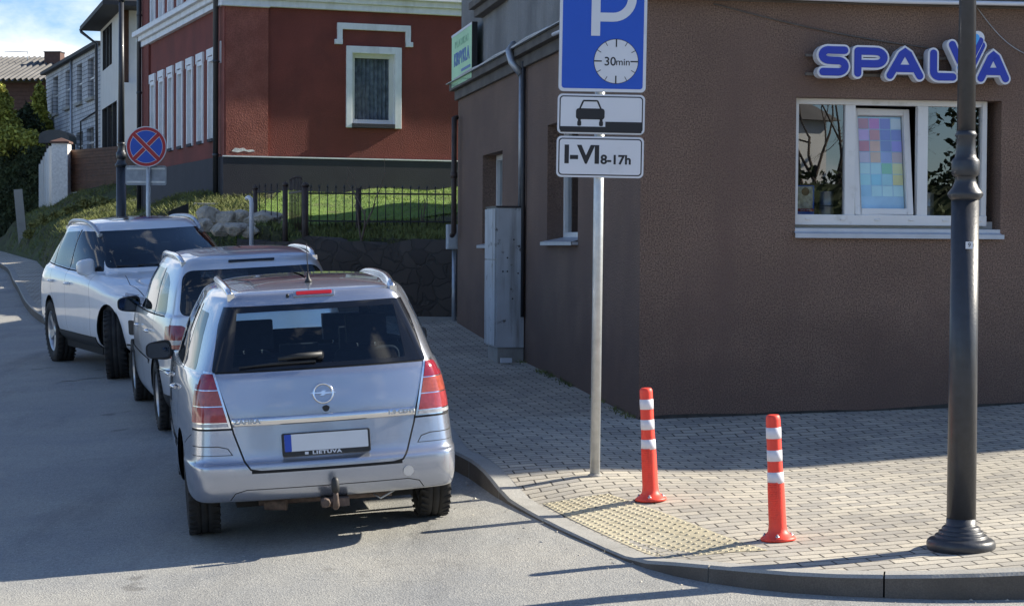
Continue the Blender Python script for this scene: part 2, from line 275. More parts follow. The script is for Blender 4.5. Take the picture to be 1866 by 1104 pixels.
# rubble stone wall
m, nt, b = new_mat('rubble_stone'); L = nt.links.new
tc = N(nt, 'ShaderNodeTexCoord'); mp = N(nt, 'ShaderNodeMapping'); mp.inputs['Scale'].default_value = (1, 1, 1.5)
wb = N(nt, 'ShaderNodeTexNoise'); wb.inputs['Scale'].default_value = 2.2; wb.inputs['Detail'].default_value = 4; L(tc.outputs['Object'], wb.inputs[0]); ws = N(nt, 'ShaderNodeVectorMath', operation='SCALE'); ws.inputs['Scale'].default_value = .45; L(wb.outputs['Color'], ws.inputs[0]); wa_ = N(nt, 'ShaderNodeVectorMath', operation='ADD'); L(tc.outputs['Object'], wa_.inputs[0]); L(ws.outputs[0], wa_.inputs[1]); L(wa_.outputs[0], mp.inputs[0])
ve = N(nt, 'ShaderNodeTexVoronoi', feature='DISTANCE_TO_EDGE'); ve.inputs['Scale'].default_value = 3.6; L(mp.outputs[0], ve.inputs[0])
vc = N(nt, 'ShaderNodeTexVoronoi'); vc.inputs['Scale'].default_value = 3.6; L(mp.outputs[0], vc.inputs[0])
r1 = N(nt, 'ShaderNodeValToRGB'); r1.color_ramp.elements[0].color = (.05, .04, .034, 1); r1.color_ramp.elements[1].color = (.085, .068, .055, 1); L(vc.outputs['Color'], r1.inputs[0])
r2 = N(nt, 'ShaderNodeValToRGB'); r2.color_ramp.elements[0].position = 0.02; r2.color_ramp.elements[1].position = .07; L(ve.outputs[0], r2.inputs[0])
mm = N(nt, 'ShaderNodeMixRGB'); L(r2.outputs[0], mm.inputs[0]); mm.inputs[1].default_value = (.055, .046, .038, 1); L(r1.outputs[0], mm.inputs[2]); L(mm.outputs[0], b.inputs['Base Color'])
bp = N(nt, 'ShaderNodeBump'); bp.inputs['Strength'].default_value = .6; bp.inputs['Distance'].default_value = .03; L(r2.outputs[0], bp.inputs['Height']); L(bp.outputs[0], b.inputs['Normal']); b.inputs['Roughness'].default_value = .95
MT['rubble'] = m
# cars
def paint(name, col, metal, rough, flake=.0, coat=1.0):
    m = M(name, col, rough, metal=metal, var=.03, scale=3, coat=coat, dirt=tuple(c*.86 for c in col), dscale=2.2, dpos=(.5, .85), speck=flake, sscale=900)
    return m
MT['silverblue'] = paint('silver_blue_paint', (.40, .43, .50), .72, .27, .12, 1.0)
MT['silver'] = paint('silver_paint', (.66, .68, .71), .62, .28, .1, .8)
MT['whitepaint'] = paint('white_paint', (.84, .85, .86), .0, .28, 0, .9)
MT['chrome'] = M('chrome', (.84, .84, .85), .18, metal=1, var=.03)
MT['alu'] = M('alloy', (.50, .51, .53), .35, metal=.8, var=.15, scale=15)
MT['tyre'] = M('tyre_rubber', (.022, .021, .020), .85, var=.3, scale=18, dirt=(.06, .055, .05), dscale=5, dpos=(.5, .8))
MT['blackplastic'] = M('black_plastic', (.020, .021, .022), .55, var=.2, scale=20)
MT['blackgloss'] = M('black_gloss', (.008, .009, .012), .12, var=.1, coat=.3)
MT['seat'] = M('seat_cloth', (.018, .022, .034), .9, var=.2, scale=20)
MT['carin'] = M('cabin_dark', (.02, .021, .024), .9, var=.1)
MT['lensred'] = M('lens_red', (.27, .02, .035), .12, var=.15, scale=30, coat=.6)
MT['lensamber'] = M('lens_amber', (.36, .075, .05), .12, var=.2, scale=40, coat=.6)
MT['lenspink'] = M('lens_pink', (.34, .05, .055), .12, var=.2, scale=30, coat=.6)
MT['lensclear'] = M('lens_clear', (.40, .40, .42), .1, var=.2, scale=40, coat=.6)
MT['brakered'] = M('brake_red', (.50, .012, .02), .2, var=.1, coat=.5)
MT['carglass'] = glass_mat('car_glass', (.78, .88, .92), 1.5)
MT['carglass_dark'] = glass_mat('privacy_glass', (.10, .12, .14), 1.55, alpha_dark=.3)
MT['carglass_mid'] = glass_mat('tinted_glass', (.34, .42, .47), 1.6)
MT['mirror'] = M('mirror_glass', (.035, .05, .08), .03, metal=1, var=0)
MT['plateblue'] = M('plate_blue', (.02, .07, .42), .4, var=0)
MT['plate'] = M('plate_white', (.66, .68, .70), .35, var=.03)
MT['rust'] = M('rusty_metal', (.11, .08, .065), .7, metal=.3, var=.4, scale=30, bump=.4)

# ------------------------------------------------------------------ object helpers
def link(o, parent=None):
    C.objects.link(o)
    if parent is not None: o.parent = parent
    return o
def tag(o, label=None, cat=None, group=None, kind=None):
    if label: o['label'] = label
    if cat: o['category'] = cat
    if group: o['group'] = group
    if kind: o['kind'] = kind
    return o
def empty(name, loc=(0, 0, 0), rz=0, label=None, cat=None, group=None):
    o = bpy.data.objects.new(name, None); C.objects.link(o); o.location = loc; o.rotation_euler = (0, 0, rz); o.empty_display_size = .2
    return tag(o, label, cat, group)
class MB:
    def __init__(s): s.v = []; s.f = []; s.m = []; s.mats = []; s.sm = []
    def mi(s, mat):
        if mat not in s.mats: s.mats.append(mat)
        return s.mats.index(mat)
    def add(s, vs, fs, mat, smooth=False):
        b = len(s.v); s.v += [tuple(v) for v in vs]; i = s.mi(mat)
        for f in fs: s.f.append([b+k for k in f]); s.m.append(i); s.sm.append(smooth)
        return s
    def box(s, a, b, mat, T=None):
        (x0, y0, z0), (x1, y1, z1) = a, b
        vs = [(x0, y0, z0), (x1, y0, z0), (x1, y1, z0), (x0, y1, z0), (x0, y0, z1), (x1, y0, z1), (x1, y1, z1), (x0, y1, z1)]
        if T is not None: vs = [T @ Vector(v) for v in vs]
        return s.add(vs, [(0, 3, 2, 1), (4, 5, 6, 7), (0, 1, 5, 4), (1, 2, 6, 5), (2, 3, 7, 6), (3, 0, 4, 7)], mat)
    def quad(s, a, b, c, d, mat): return s.add([a, b, c, d], [(0, 1, 2, 3)], mat)
    def prism(s, poly, d0, d1, mat, T, smooth=False, sidemat=None):
        """poly in local xz (u,v), extruded along local y d0->d1; T maps local to target"""
        n = len(poly); vs = [T @ Vector((u, d0, v)) for u, v in poly]+[T @ Vector((u, d1, v)) for u, v in poly]
        s.add(vs, [list(range(n)), list(range(2*n-1, n-1, -1))], mat)
        s.add(vs, [(i, i+n, (i+1) % n+n, (i+1) % n) for i in range(n)], sidemat or mat, smooth)
        return s
    def lathe(s, prof, mat, n=32, T=None, smooth=True, cap=True):
        vs = []; T = T or Matrix()
        for r, z in prof:
            for k in range(n):
                a = 2*math.pi*k/n; vs.append(T @ Vector((r*math.cos(a), r*math.sin(a), z)))
        fs = [(i*n+k, i*n+(k+1) % n, (i+1)*n+(k+1) % n, (i+1)*n+k) for i in range(len(prof)-1) for k in range(n)]
        s.add(vs, fs, mat, smooth)
        if cap:
            s.add(vs[:n], [list(range(n))[::-1]], mat); s.add(vs[-n:], [list(range(n))], mat)
        return s
    def tube(s, pts, r, mat, n=8, cap=True, smooth=True):
        pts = [Vector(p) for p in pts]; rs = r if isinstance(r, (list, tuple)) else [r]*len(pts); vs = []
        up = None
        for i, p in enumerate(pts):
            d = (pts[min(i+1, len(pts)-1)]-pts[max(i-1, 0)]).normalized()
            if up is None: up = Vector((0, 0, 1)) if abs(d.z) < .9 else Vector((0, 1, 0))
            a = d.cross(up)
            if a.length < 1e-4: a = d.cross(Vector((1, 0, 0)))
            a.normalize(); b = a.cross(d).normalized(); up = b
            for k in range(n):
                t = 2*math.pi*k/n; vs.append(p+(a*math.cos(t)+b*math.sin(t))*rs[i])
        s.add(vs, [(i*n+k, i*n+(k+1) % n, (i+1)*n+(k+1) % n, (i+1)*n+k) for i in range(len(pts)-1) for k in range(n)], mat, smooth)
        if cap: s.add(vs[:n], [list(range(n))], mat); s.add(vs[-n:], [list(range(n))[::-1]], mat)
        return s
    def build(s, name, parent=None, bevel=0, recalc=True, seg=2, hn=True, **tg):
        me = bpy.data.meshes.new(name); me.from_pydata(s.v, [], s.f)
        for m in s.mats: me.materials.append(MT[m] if isinstance(m, str) else m)
        me.polygons.foreach_set('material_index', s.m); me.polygons.foreach_set('use_smooth', s.sm); me.update()
        if recalc:
            bm = bmesh.new(); bm.from_mesh(me); bmesh.ops.remove_doubles(bm, verts=bm.verts, dist=1e-5); bmesh.ops.recalc_face_normals(bm, faces=bm.faces); bm.to_mesh(me); bm.free()
        o = bpy.data.objects.new(name, me); link(o, parent)
        if bevel:
            md = o.modifiers.new('bevel', 'BEVEL'); md.width = bevel; md.segments = seg; md.limit_method = 'ANGLE'; md.angle_limit = R(40)
        return tag(o, **tg)
def grid_mesh(name, P, mat, kind=None, smooth=True, parent=None):
    P = np.asarray(P, float); a, b = P.shape[:2]
    idx = np.arange(a*b).reshape(a, b)
    f = np.stack([idx[:-1, :-1], idx[1:, :-1], idx[1:, 1:], idx[:-1, 1:]], -1).reshape(-1, 4)
    me = bpy.data.meshes.new(name); me.from_pydata(P.reshape(-1, 3).tolist(), [], f.tolist()); me.materials.append(MT[mat])
    me.polygons.foreach_set('use_smooth', [smooth]*len(me.polygons))
    if sum(p.normal.z for p in me.polygons) < 0: me.flip_normals()
    o = bpy.data.objects.new(name, me); link(o, parent)
    if kind: o['kind'] = kind
    return o
def text_mesh(txt, size, mat, T, name='lettering', parent=None, depth=.002, bold=0, xs=1.0, align='CENTER', space=1.0):
    cu = bpy.data.curves.new('t', 'FONT'); cu.body = txt; cu.size = size; cu.extrude = depth; cu.offset = bold; cu.align_x = align; cu.align_y = 'CENTER'; cu.space_character = space; cu.resolution_u = 4
    o = bpy.data.objects.new('t', cu); C.objects.link(o); bpy.context.view_layer.update()
    me = bpy.data.meshes.new_from_object(o.evaluated_get(bpy.context.evaluated_depsgraph_get()))
    bpy.data.objects.remove(o)
    me.transform(T @ Matrix.Diagonal((xs, 1, 1, 1))); me.materials.clear(); me.materials.append(MT[mat])
    o = bpy.data.objects.new(name, me); link(o, parent); return o
# local "board" frame: x right, y into the board, z up ; text lies in xy plane so rotate
TXT = Matrix.Rotation(math.pi/2, 4, 'X')
def rrect(w, h, r, n=6, cx=0, cz=0):
    out = []
    for sx, sz, a0 in ((1, -1, -90), (1, 1, 0), (-1, 1, 90), (-1, -1, 180)):
        for k in range(n+1):
            a = R(a0+90*k/n); out.append((cx+sx*(w/2-r)+r*math.cos(a), cz+sz*(h/2-r)+r*math.sin(a)))
    return out
def disc(r, n=48, cx=0, cz=0): return [(cx+r*math.cos(2*math.pi*k/n), cz+r*math.sin(2*math.pi*k/n)) for k in range(n)]
def wall_mb(mb, O, U, Nn, u0, u1, z0, z1, ops, depth, mat, revmat=None):
    """wall plane through O along unit U, outward normal Nn; openings [(ua,ub,za,zb)]"""
    O = Vector(O); U = Vector(U); Nn = Vector(Nn); revmat = revmat or mat
    us = sorted({u0, u1, *[o[0] for o in ops], *[o[1] for o in ops]}); zs = sorted({z0, z1, *[o[2] for o in ops], *[o[3] for o in ops]})
    P = lambda u, z, d=0: O+U*u+Vector((0, 0, z))-Nn*d
    for i in range(len(us)-1):
        for j in range(len(zs)-1):
            cu, cz = (us[i]+us[i+1])/2, (zs[j]+zs[j+1])/2
            if any(o[0] < cu < o[1] and o[2] < cz < o[3] for o in ops): continue
            mb.quad(P(us[i], zs[j]), P(us[i+1], zs[j]), P(us[i+1], zs[j+1]), P(us[i], zs[j+1]), mat)
    for a, b, c, d in ops:
        for q in ((a, c, b, c), (b, c, b, d), (b, d, a, d), (a, d, a, c)):
            mb.quad(P(q[0], q[1]), P(q[2], q[3]), P(q[2], q[3], depth), P(q[0], q[1], depth), revmat)
def frame_mb(mb, u0, u1, z0, z1, w_, y0, y1, mat, T=None):
    mb.box((u0, y0, z0), (u0+w_, y1, z1), mat, T); mb.box((u1-w_, y0, z0), (u1, y1, z1), mat, T)
    mb.box((u0+w_, y0, z0), (u1-w_, y1, z0+w_), mat, T); mb.box((u0+w_, y0, z1-w_), (u1-w_, y1, z1), mat, T)
def leaves(name, centers, radii, n, size, mat, parent=None, kind=None, squash=1.0, shell=.55):
    """crown of many small leaf-shaped quads spread through ellipsoids"""
    cs = np.asarray(centers, float); rs = np.asarray(radii, float)
    if rs.ndim == 1: rs = np.stack([rs, rs, rs*squash], 1)
    wts = rs.prod(1)**(2/3); k = RNG.choice(len(cs), n, p=wts/wts.sum())
    d = RNG.normal(size=(n, 3)); d /= np.linalg.norm(d, axis=1)[:, None]; rad = (shell+(1-shell)*RNG.random(n))**.8
    rad *= 1+.18*RNG.normal(size=n)
    p = cs[k]+d*rs[k]*rad[:, None]
    a = RNG.normal(size=(n, 3)); a /= np.linalg.norm(a, axis=1)[:, None]; b = np.cross(a, RNG.normal(size=(n, 3))); b /= np.linalg.norm(b, axis=1)[:, None]
    s = size*(.6+.8*RNG.random(n))[:, None]
    V = np.stack([p-a*s, p-b*s*.5, p+a*s, p+b*s*.5], 1).reshape(-1, 3)
    me = bpy.data.meshes.new(name); me.vertices.add(4*n); me.vertices.foreach_set('co', V.ravel())
    me.loops.add(4*n); me.loops.foreach_set('vertex_index', np.arange(4*n)); me.polygons.add(n); me.polygons.foreach_set('loop_start', np.arange(0, 4*n, 4)); me.update(calc_edges=True)
    me.materials.append(MT[mat]); o = bpy.data.objects.new(name, me); link(o, parent)
    if kind: o['kind'] = kind
    return o
def blades(name, pts, h, wd, mat, kind='stuff', lean=.35, parent=None):
    n = len(pts); p = np.asarray(pts, float); a = RNG.random(n)*2*math.pi; hh = h*(.5+RNG.random(n))
    dx = np.stack([np.cos(a), np.sin(a), 0*a], 1)*wd/2; l = RNG.normal(size=(n, 3))*lean; l[:, 2] = 0
    top = p+np.stack([0*a, 0*a, hh], 1)+l*hh[:, None]
    V = np.stack([p-dx, p+dx, top], 1).reshape(-1, 3)
    me = bpy.data.meshes.new(name); me.vertices.add(3*n); me.vertices.foreach_set('co', V.ravel())
    me.loops.add(3*n); me.loops.foreach_set('vertex_index', np.arange(3*n)); me.polygons.add(n); me.polygons.foreach_set('loop_start', np.arange(0, 3*n, 3)); me.update(calc_edges=True)
    me.materials.append(MT[mat]); o = bpy.data.objects.new(name, me); link(o, parent)
    if kind: o['kind'] = kind
    return o
# ================================================================== SETTING: road, pavement, kerb, bank
kpx = [(820, 852), (850, 868), (905, 906), (960, 937), (1060, 986), (1180, 1036), (1320, 1066), (1530, 1086), (1866, 1092)]
kp = [G(x, y) for x, y in kpx]
far = [G(0, 488), G(75, 588)]
kerb_path = [Vector((far[0].x-9, far[0].y+24, 0)), far[0].copy(), (far[0]*.5+far[1]*.5), far[1].copy(), Vector((-5.7, 28.4, 0)), Vector((-4.0, 25.6, 0)), Vector((-3.0, 23.4, 0)), Vector((-2.1, 21.2, 0)), Vector((-1.25, 18.9, 0)), Vector((-.72, 17.0, 0))]
kerb_path += [Vector((p.x, p.y, 0)) for p in kp] + [Vector((kp[-1].x+2, kp[-1].y+.2, 0)), Vector((kp[-1].x+7, kp[-1].y+.9, 0)), Vector((kp[-1].x+26, kp[-1].y+4.2, 0))]
for p in kerb_path: p.z = 0
def catmull(P, k=8):
    out = []
    for i in range(len(P)-1):
        a, b, c, d = P[max(i-1, 0)], P[i], P[i+1], P[min(i+2, len(P)-1)]
        lb = max((c-b).length, 1e-6); m0 = (c-a)*(lb/max((b-a).length+lb, 1e-6)); m1 = (d-b)*(lb/max((d-c).length+lb, 1e-6))
        for j in range(k):
            t = j/k; out.append(b*(2*t**3-3*t*t+1)+m0*(t**3-2*t*t+t)+c*(-2*t**3+3*t*t)+m1*(t**3-t*t))
    out.append(P[-1].copy()); return out
def resample(P, step):
    out = [P[0].copy()]; acc = 0
    for a, b in zip(P[:-1], P[1:]):
        l = (b-a).length; pos = step-acc
        while pos <= l: out.append(a+(b-a)*(pos/l)); pos += step
        acc = (acc+l) % step
    return out
KP = resample(catmull(kerb_path, 10), .25)
def offs(P, d):
    out = []
    for i in range(len(P)):
        t = (P[min(i+1, len(P)-1)]-P[max(i-1, 0)]).normalized(); out.append(P[i]+Vector((-t.y, t.x, 0))*d)
    return out
KI = offs(KP, .15)     # inner edge of kerb top (left of travel direction = pavement side)
mb = MB(); stone = 4
def zt(p): return Hs(p.x, p.y)
for s in range(0, len(KP)-stone, stone):
    seg = range(s, s+stone+1); n = stone+1; vs = []
    for j, i in enumerate(seg):
        q, r_ = KP[i], KI[i]
        if j == 0 or j == n-1:
            o_ = (KP[min(i+1, len(KP)-1)]-KP[i-1 if i else 0]).normalized()*(.005 if j == 0 else -.005)
        else: o_ = Vector((0, 0, 0))
        z = zt(r_); z0 = Hr(q.x, q.y); jit = .003*math.sin(s*1.7)
        h = max(z-z0, .006); ch = min(.018, h*.5)
        prof = [(q, z0-.06), (q, z+jit-ch), (q.lerp(r_, .1), z+jit), (r_, z+jit), (r_, z0-.06)]
        vs += [Vector((a.x+o_.x, a.y+o_.y, b_)) for a, b_ in prof]
    fs = [(j*5+k, j*5+k+1, (j+1)*5+k+1, (j+1)*5+k) for j in range(n-1) for k in (1, 2, 3)]
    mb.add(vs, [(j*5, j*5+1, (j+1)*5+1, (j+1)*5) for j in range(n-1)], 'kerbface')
    mb.add(vs, fs+[(0, 1, 2, 3, 4), (n*5-1, n*5-2, n*5-3, n*5-4, n*5-5)], 'kerb')
mb.build('kerb', kind='structure')
# dark joint bed beneath the kerb stones
grid_mesh('kerb_bed', [[(p.x, p.y, Hr(p.x, p.y)-.02) for p in KP], [(q.x, q.y, max(Hr(q.x, q.y), zt(q)-.02)) for q in KI]], 'darkgap', 'structure')

xs = np.concatenate([np.arange(-62, -14, 4), np.arange(-14, 8, .5), np.arange(8, 42, 3)]); ys = np.concatenate([np.arange(-40, 4, 4), np.arange(4, 32, .5), np.arange(32, 96, 2)])
grid_mesh('road', [[(x, y, Hr(x, y)) for y in ys] for x in xs], 'asphalt', 'structure')
g = [-1200, -600, -300, -150, -62, -20, 20, 42, 150, 300, 600, 1200]
grid_mesh('ground', [[(x, y, Hr(max(min(x, 40), -20), max(min(y, 60), -40))-.35 - (.004*max(0, -y-40))) for y in g] for x in g], 'ground', 'structure')

# building frame of the corner shop
BO = Vector((232/3600*16.6+.002, 16.6, 0)); BA = R(10.14)
BU = Vector((math.cos(BA), math.sin(BA), 0)); BV = Vector((-math.sin(BA), math.cos(BA), 0))
BT = Matrix.Translation(BO) @ Matrix.Rotation(BA, 4, 'Z')
def hit(px, py, O, Nn):
    o, d = ray(px, py); return o + d*((Vector(O)-o).dot(Nn)/d.dot(Nn))
def shop_uv(px, py, front=True):          # photo pixel -> (u, z) on the shop's street walls
    p = hit(px, py, BO, BV if front else BU) - BO
    return (p.dot(BU) if front else p.dot(BV)), p.z
inner_pts = [(kerb_path[0]+Vector((1.5, .5, 0))), Vector((-14.15, 58.8, 0)), Vector((-10.75, 46.4, 0)), Vector((-6.95, 34.2, 0)), Vector((-4.9, 30.6, 0)), Vector((-3.6, 29.6, 0)), Vector((-2.0, 28.6, 0)), Vector((-.7, 27.2, 0)), BO+BV*6.5, BO+BV*3.5]
wl = BO+BV*.03+BU*.03
n = len(kerb_path)
inner = inner_pts + [BO+BV*1.2]
inner += [wl.copy() for _ in range(0)]
rest = n-len(inner); ucoord = [-0.0, .25, .5, .8, 1.2, 1.8, 2.4, 3.1, 3.8, 4.6, 12, 32]
ucoord = ucoord[:rest] if len(ucoord) >= rest else ucoord+[32]*(rest-len(ucoord))
ucoord[-1] = 32; ucoord[-2] = 12
inner += [wl+BU*u for u in ucoord]
for p in inner: p.z = 0
IN = [a.lerp(b, j/10) for a, b in zip(inner[:-1], inner[1:]) for j in range(10)]+[inner[-1]]; KQ = offs(catmull(kerb_path, 10), .145); rows = []
for a, b in zip(KQ, IN):
    rows.append([(lambda p: (p.x, p.y, Hs(p.x, p.y)))(a.lerp(b, t/16)) for t in range(17)])
grid_mesh('pavement', rows, 'paving', 'structure')

cr_ = [G(*q) for q in ((96, 699), (112, 695), (135, 694), (158, 690), (178, 689), (196, 687))]
grid_mesh('road_crack', [[(p.x, p.y-.02, Hr(p.x, p.y)+.004) for p in cr_], [(p.x, p.y+.02+.02*(i % 2), Hr(p.x, p.y)+.004) for i, p in enumerate(cr_)]], 'blackplastic', 'structure')
# tactile yellow paving with raised studs and the pale course behind it, laid 4 mm proud
def proj_strip(name, quad, mat, nx, ny, dz=.004, parent=None):
    A, B, Cc, D = [G(*q, Hs) for q in quad]; P = []
    for i in range(nx+1):
        row = []
        for j in range(ny+1):
            u, v = i/nx, j/ny; p = (A*(1-u)+B*u)*(1-v)+(D*(1-u)+Cc*u)*v; row.append((p.x, p.y, Hs(p.x, p.y)+dz))
        P.append(row)
    grid_mesh(name, P, mat, 'structure'); return A, B, Cc, D
def near_kerb(px, py, off):
    p = G(px, py); i = min(range(len(KP)), key=lambda i: (KP[i]-Vector((p.x, p.y, 0))).length); return i
i0 = near_kerb(940, 926, 0); i1 = near_kerb(1185, 1038, 0)
nst = 9; P = []
outer_line = offs(KP, .17)
endA, endB = G(1108, 900, Hs), G(1400, 1003, Hs)
cols = list(range(i0, i1+1)); 
fine = catmull([outer_line[i] for i in cols], 3); nc = len(fine)
mid = (endA+endB)/2; mid = mid + (G(1215, 935, Hs)-mid)*.8
inn = catmull([endA, mid, endB], nc); 
rows = []
for k, a in enumerate(fine):
    b = inn[min(len(inn)-1, int(round(k*(len(inn)-1)/(nc-1))))]
    rows.append([(lambda p: (p.x, p.y, Hs(p.x, p.y)+.004))(a.lerp(b, j/14)) for j in range(15)])
grid_mesh('tactile_paving', rows, 'tactile', 'structure')
# studs
mb = MB(); RW = np.asarray(rows); LA, LB = RW.shape[:2]
def bil(u, v):
    u = min(max(u, 0), LA-1.001); v = min(max(v, 0), LB-1.001); i, j = int(u), int(v); fu, fv = u-i, v-j
    return (RW[i, j]*(1-fu)+RW[i+1, j]*fu)*(1-fv)+(RW[i, j+1]*(1-fu)+RW[i+1, j+1]*fu)*fv
la = sum(np.linalg.norm(RW[i+1, 7]-RW[i, 7]) for i in range(LA-1)); lb = np.linalg.norm(RW[LA//2, -1]-RW[LA//2, 0])
na, nb = int(la/.058), int(lb/.058)
for i in range(na):
    for j in range(nb):
        p = bil((i+.5)/na*(LA-1), (j+.5)/nb*(LB-1))
        r0, r1, hh = .013, .008, .006; vs = []
        for r_, z in ((r0, 0), (r1, hh)):
            vs += [(p[0]+r_*math.cos(t*math.pi/3), p[1]+r_*math.sin(t*math.pi/3), p[2]+z) for t in range(6)]
        mb.add(vs, [(k, (k+1) % 6, (k+1) % 6+6, k+6) for k in range(6)]+[tuple(range(6, 12))], 'tactile')
mb.build('tactile_studs', recalc=False, kind='structure')

# ------------------------------------------------------------------ the grass bank (thin-plate surface through surveyed spots)
ctrl = [(512, 432, 29.5), (640, 437, 28.4), (800, 437, 27.9), (560, 412, 30.6), (800, 408, 30.5), (640, 382, 34), (800, 375, 34), (412, 366, 37.5), (560, 358, 38), (800, 344, 40),
        (300, 405, 33), (350, 392, 35), (340, 430, 30.5), (230, 372, 58), (180, 366, 62), (120, 367, 65), (80, 374, 70), (60, 405, 66), (150, 400, 55), (90, 418, 57), (200, 400, 48), (130, 440, 48), (40, 436, 66), (0, 444, 76), (260, 390, 38), (150, 367, 63), (250, 362, 56), (210, 388, 50), (170, 412, 49), (280, 372, 50), (430, 395, 34), (430, 425, 30.5), (240, 425, 34)]
cp = [at(*c) for c in ctrl]
cp += [Vector((p.x, p.y, Hs(p.x, p.y))) for p in (inner[1], inner[2], inner[3], inner[4])]
cp += [Vector((3, 29, 2.2)), Vector((6, 45, 3.2)), Vector((-6, 60, 3.4)), Vector((-14, 75, 3.8)), Vector((-30, 75, 1.9)), Vector((6, 75, 4)), Vector((-30, 100, 4)), Vector((20, 100, 5))]
A = np.array([[p.x, p.y] for p in cp]); zv = np.array([p.z for p in cp])
def tps(r): return r*r*np.log(r+1e-9)
D = np.linalg.norm(A[:, None]-A[None], axis=2); K = tps(D)+np.eye(len(A))*.12; Pm = np.c_[np.ones(len(A)), A]
S = np.linalg.solve(np.block([[K, Pm], [Pm.T, np.zeros((3, 3))]]), np.r_[zv, 0, 0, 0])
inner_fine = [Vector((p.x, p.y, 0)) for p in IN]
SW0 = Vector((-.62, 27.35, 0)); SWALL = [Vector((-.55, 27.25, 0)), Vector((-2.0, 28.0, 0)), Vector((-3.4, 28.8, 0)), Vector((-4.3, 29.6, 0))]
def Hb(x, y):
    r = np.hypot(A[:, 0]-x, A[:, 1]-y); z = float(S[:len(A)] @ tps(r)+S[-3]+S[-2]*x+S[-1]*y)
    p = Vector((x, y, 0)); best = 1e9; side = 1
    for a, b in zip(inner_fine[::3][:-1], inner_fine[::3][1:]):
        if a.y < 20: break
        ab = b-a; t = max(0, min(1, (p-a).dot(ab)/max(ab.dot(ab), 1e-9))); q = a+ab*t; d = (p-q).length
        if d < best: best = d; side = 1 if (ab.x*(p.y-a.y)-ab.y*(p.x-a.x)) > 0 else -1
    base = Hs(x, y)-.05 if x > -20 else Hr(x, y)
    if side < 0: return base-.1-1.2*sstep(0, .5, best)
    return base*(1-sstep(0, .38, best)) + z*sstep(0, .38, best) + .04*math.sin(x*3.1+y*1.7)*sstep(0, 1, best)
def Hb2(x, y):          # behind the retaining wall the soil is level with its top
    p = Vector((x, y, 0))
    for a, b in zip(SWALL[:-1], SWALL[1:]):
        ab = b-a; t = (p-a).dot(ab)/ab.dot(ab)
        if -.02 <= t <= 1.02:
            dd = (-(ab.x*(p.y-a.y)-ab.y*(p.x-a.x)))/ab.length
            if .40 <= dd and dd < 2.8:
                r = np.hypot(A[:, 0]-x, A[:, 1]-y); return float(S[:len(A)] @ tps(r)+S[-3]+S[-2]*x+S[-1]*y)
            if dd < .40: return -1.0
    if x > -.6: 
        r = np.hypot(A[:, 0]-x, A[:, 1]-y); return float(S[:len(A)] @ tps(r)+S[-3]+S[-2]*x+S[-1]*y) if y > 27.4 else -1
    return Hb(x, y)
bx = np.concatenate([np.arange(-34, -18, 1.5), np.arange(-18, 4, .3), np.arange(4, 22, 3)]); by = np.concatenate([np.arange(27.0, 46, .3), np.arange(46, 86, .6), np.arange(86, 102, 4)])
BZ = np.array([[Hb2(x, y) for y in by] for x in bx])
def bank_z(x, y):
    i = int(np.clip(np.searchsorted(bx, x)-1, 0, len(bx)-2)); j = int(np.clip(np.searchsorted(by, y)-1, 0, len(by)-2))
    fu = (x-bx[i])/(bx[i+1]-bx[i]); fv = (y-by[j])/(by[j+1]-by[j])
    return (BZ[i, j]*(1-fu)+BZ[i+1, j]*fu)*(1-fv)+(BZ[i, j+1]*(1-fu)+BZ[i+1, j+1]*fu)*fv
grid_mesh('bank', [[(x, y, BZ[i, j]) for j, y in enumerate(by)] for i, x in enumerate(bx)], 'soil', 'structure')
def Gb(px, py):
    o, d = ray(px, py); Y = 27.5
    while Y < 75:
        q = o+d*(Y/d.y)
        if q.z < bank_z(q.x, q.y): return q
        Y += .1
    return o+d*(60/d.y)
# lawn between fence and the red house, one sheet a little above the bank
lx = bx[(bx > -4.7) & (bx < 4.0)]; ly = by[(by > 31.6) & (by < 40.5)]
grid_mesh('lawn', [[(x, y, bank_z(x, y)+.03) for y in ly] for x in lx], 'lawn', 'structure')
pts = []
while len(pts) < 34000:
    x, y = RNG.uniform(-4.6, 3.6), RNG.uniform(31.4, 39.8); pts.append((x, y, bank_z(x, y)+.02))
tag(blades('lawn_grass', pts, .035, .014, 'grassblade', lean=.7), kind='stuff')
pts = []
while len(pts) < 52000:
    y = RNG.uniform(28.8, 70); x = -y*RNG.uniform(.125, .265)
    z = bank_z(x, y)
    if z < Hs(x, y)+.06: continue
    if math.sin(x*2.1+y*.7)+math.sin(y*1.9-x) < -1.2: continue
    pts.append((x, y, z))
blades('bank_grass', pts, .085, .022, 'drygrass', lean=.8)
pts = []
while len(pts) < 5000:
    x, y = RNG.uniform(-4.6, 0), RNG.uniform(28.0, 30.7); z = bank_z(x, y)
    if z > 1: pts.append((x, y, z))
blades('dry_verge_grass', pts, .07, .03, 'drygrass')

# ================================================================== CORNER SHOP BUILDING
shop = empty('corner_shop', BO, BA, 'two storey corner building, brown stucco below and grey plaster above a dark cornice', 'building')
zc = 4.0
ua, _ = shop_uv(1450, 300); ub, _ = shop_uv(1824, 300); _, zt1 = shop_uv(1600, 180); _, zs0 = shop_uv(1600, 434)
LW = []   # left wall windows: (v near, v far, z0, z1)
def lwin(pxl, pxr, pyt, pyb):
    vf, _ = shop_uv(pxl, 400, False); vn, _ = shop_uv(pxr, 400, False); _, zt_ = shop_uv(pxl, pyt, False); _, zb_ = shop_uv(pxl, pyb, False); return (vn, vf, zb_, zt_)
LW.append(lwin(997, 1053, 229, 441)); LW.append(lwin(879, 915, 284, 447))
mb = MB()
XU, YV, Z0 = Vector((1, 0, 0)), Vector((0, 1, 0)), Vector((0, 0, 0))
wall_mb(mb, Z0, XU, -YV, 0, 30, -.5, zc, [(ua, ub, zs0, zt1)], .30, 'brown')
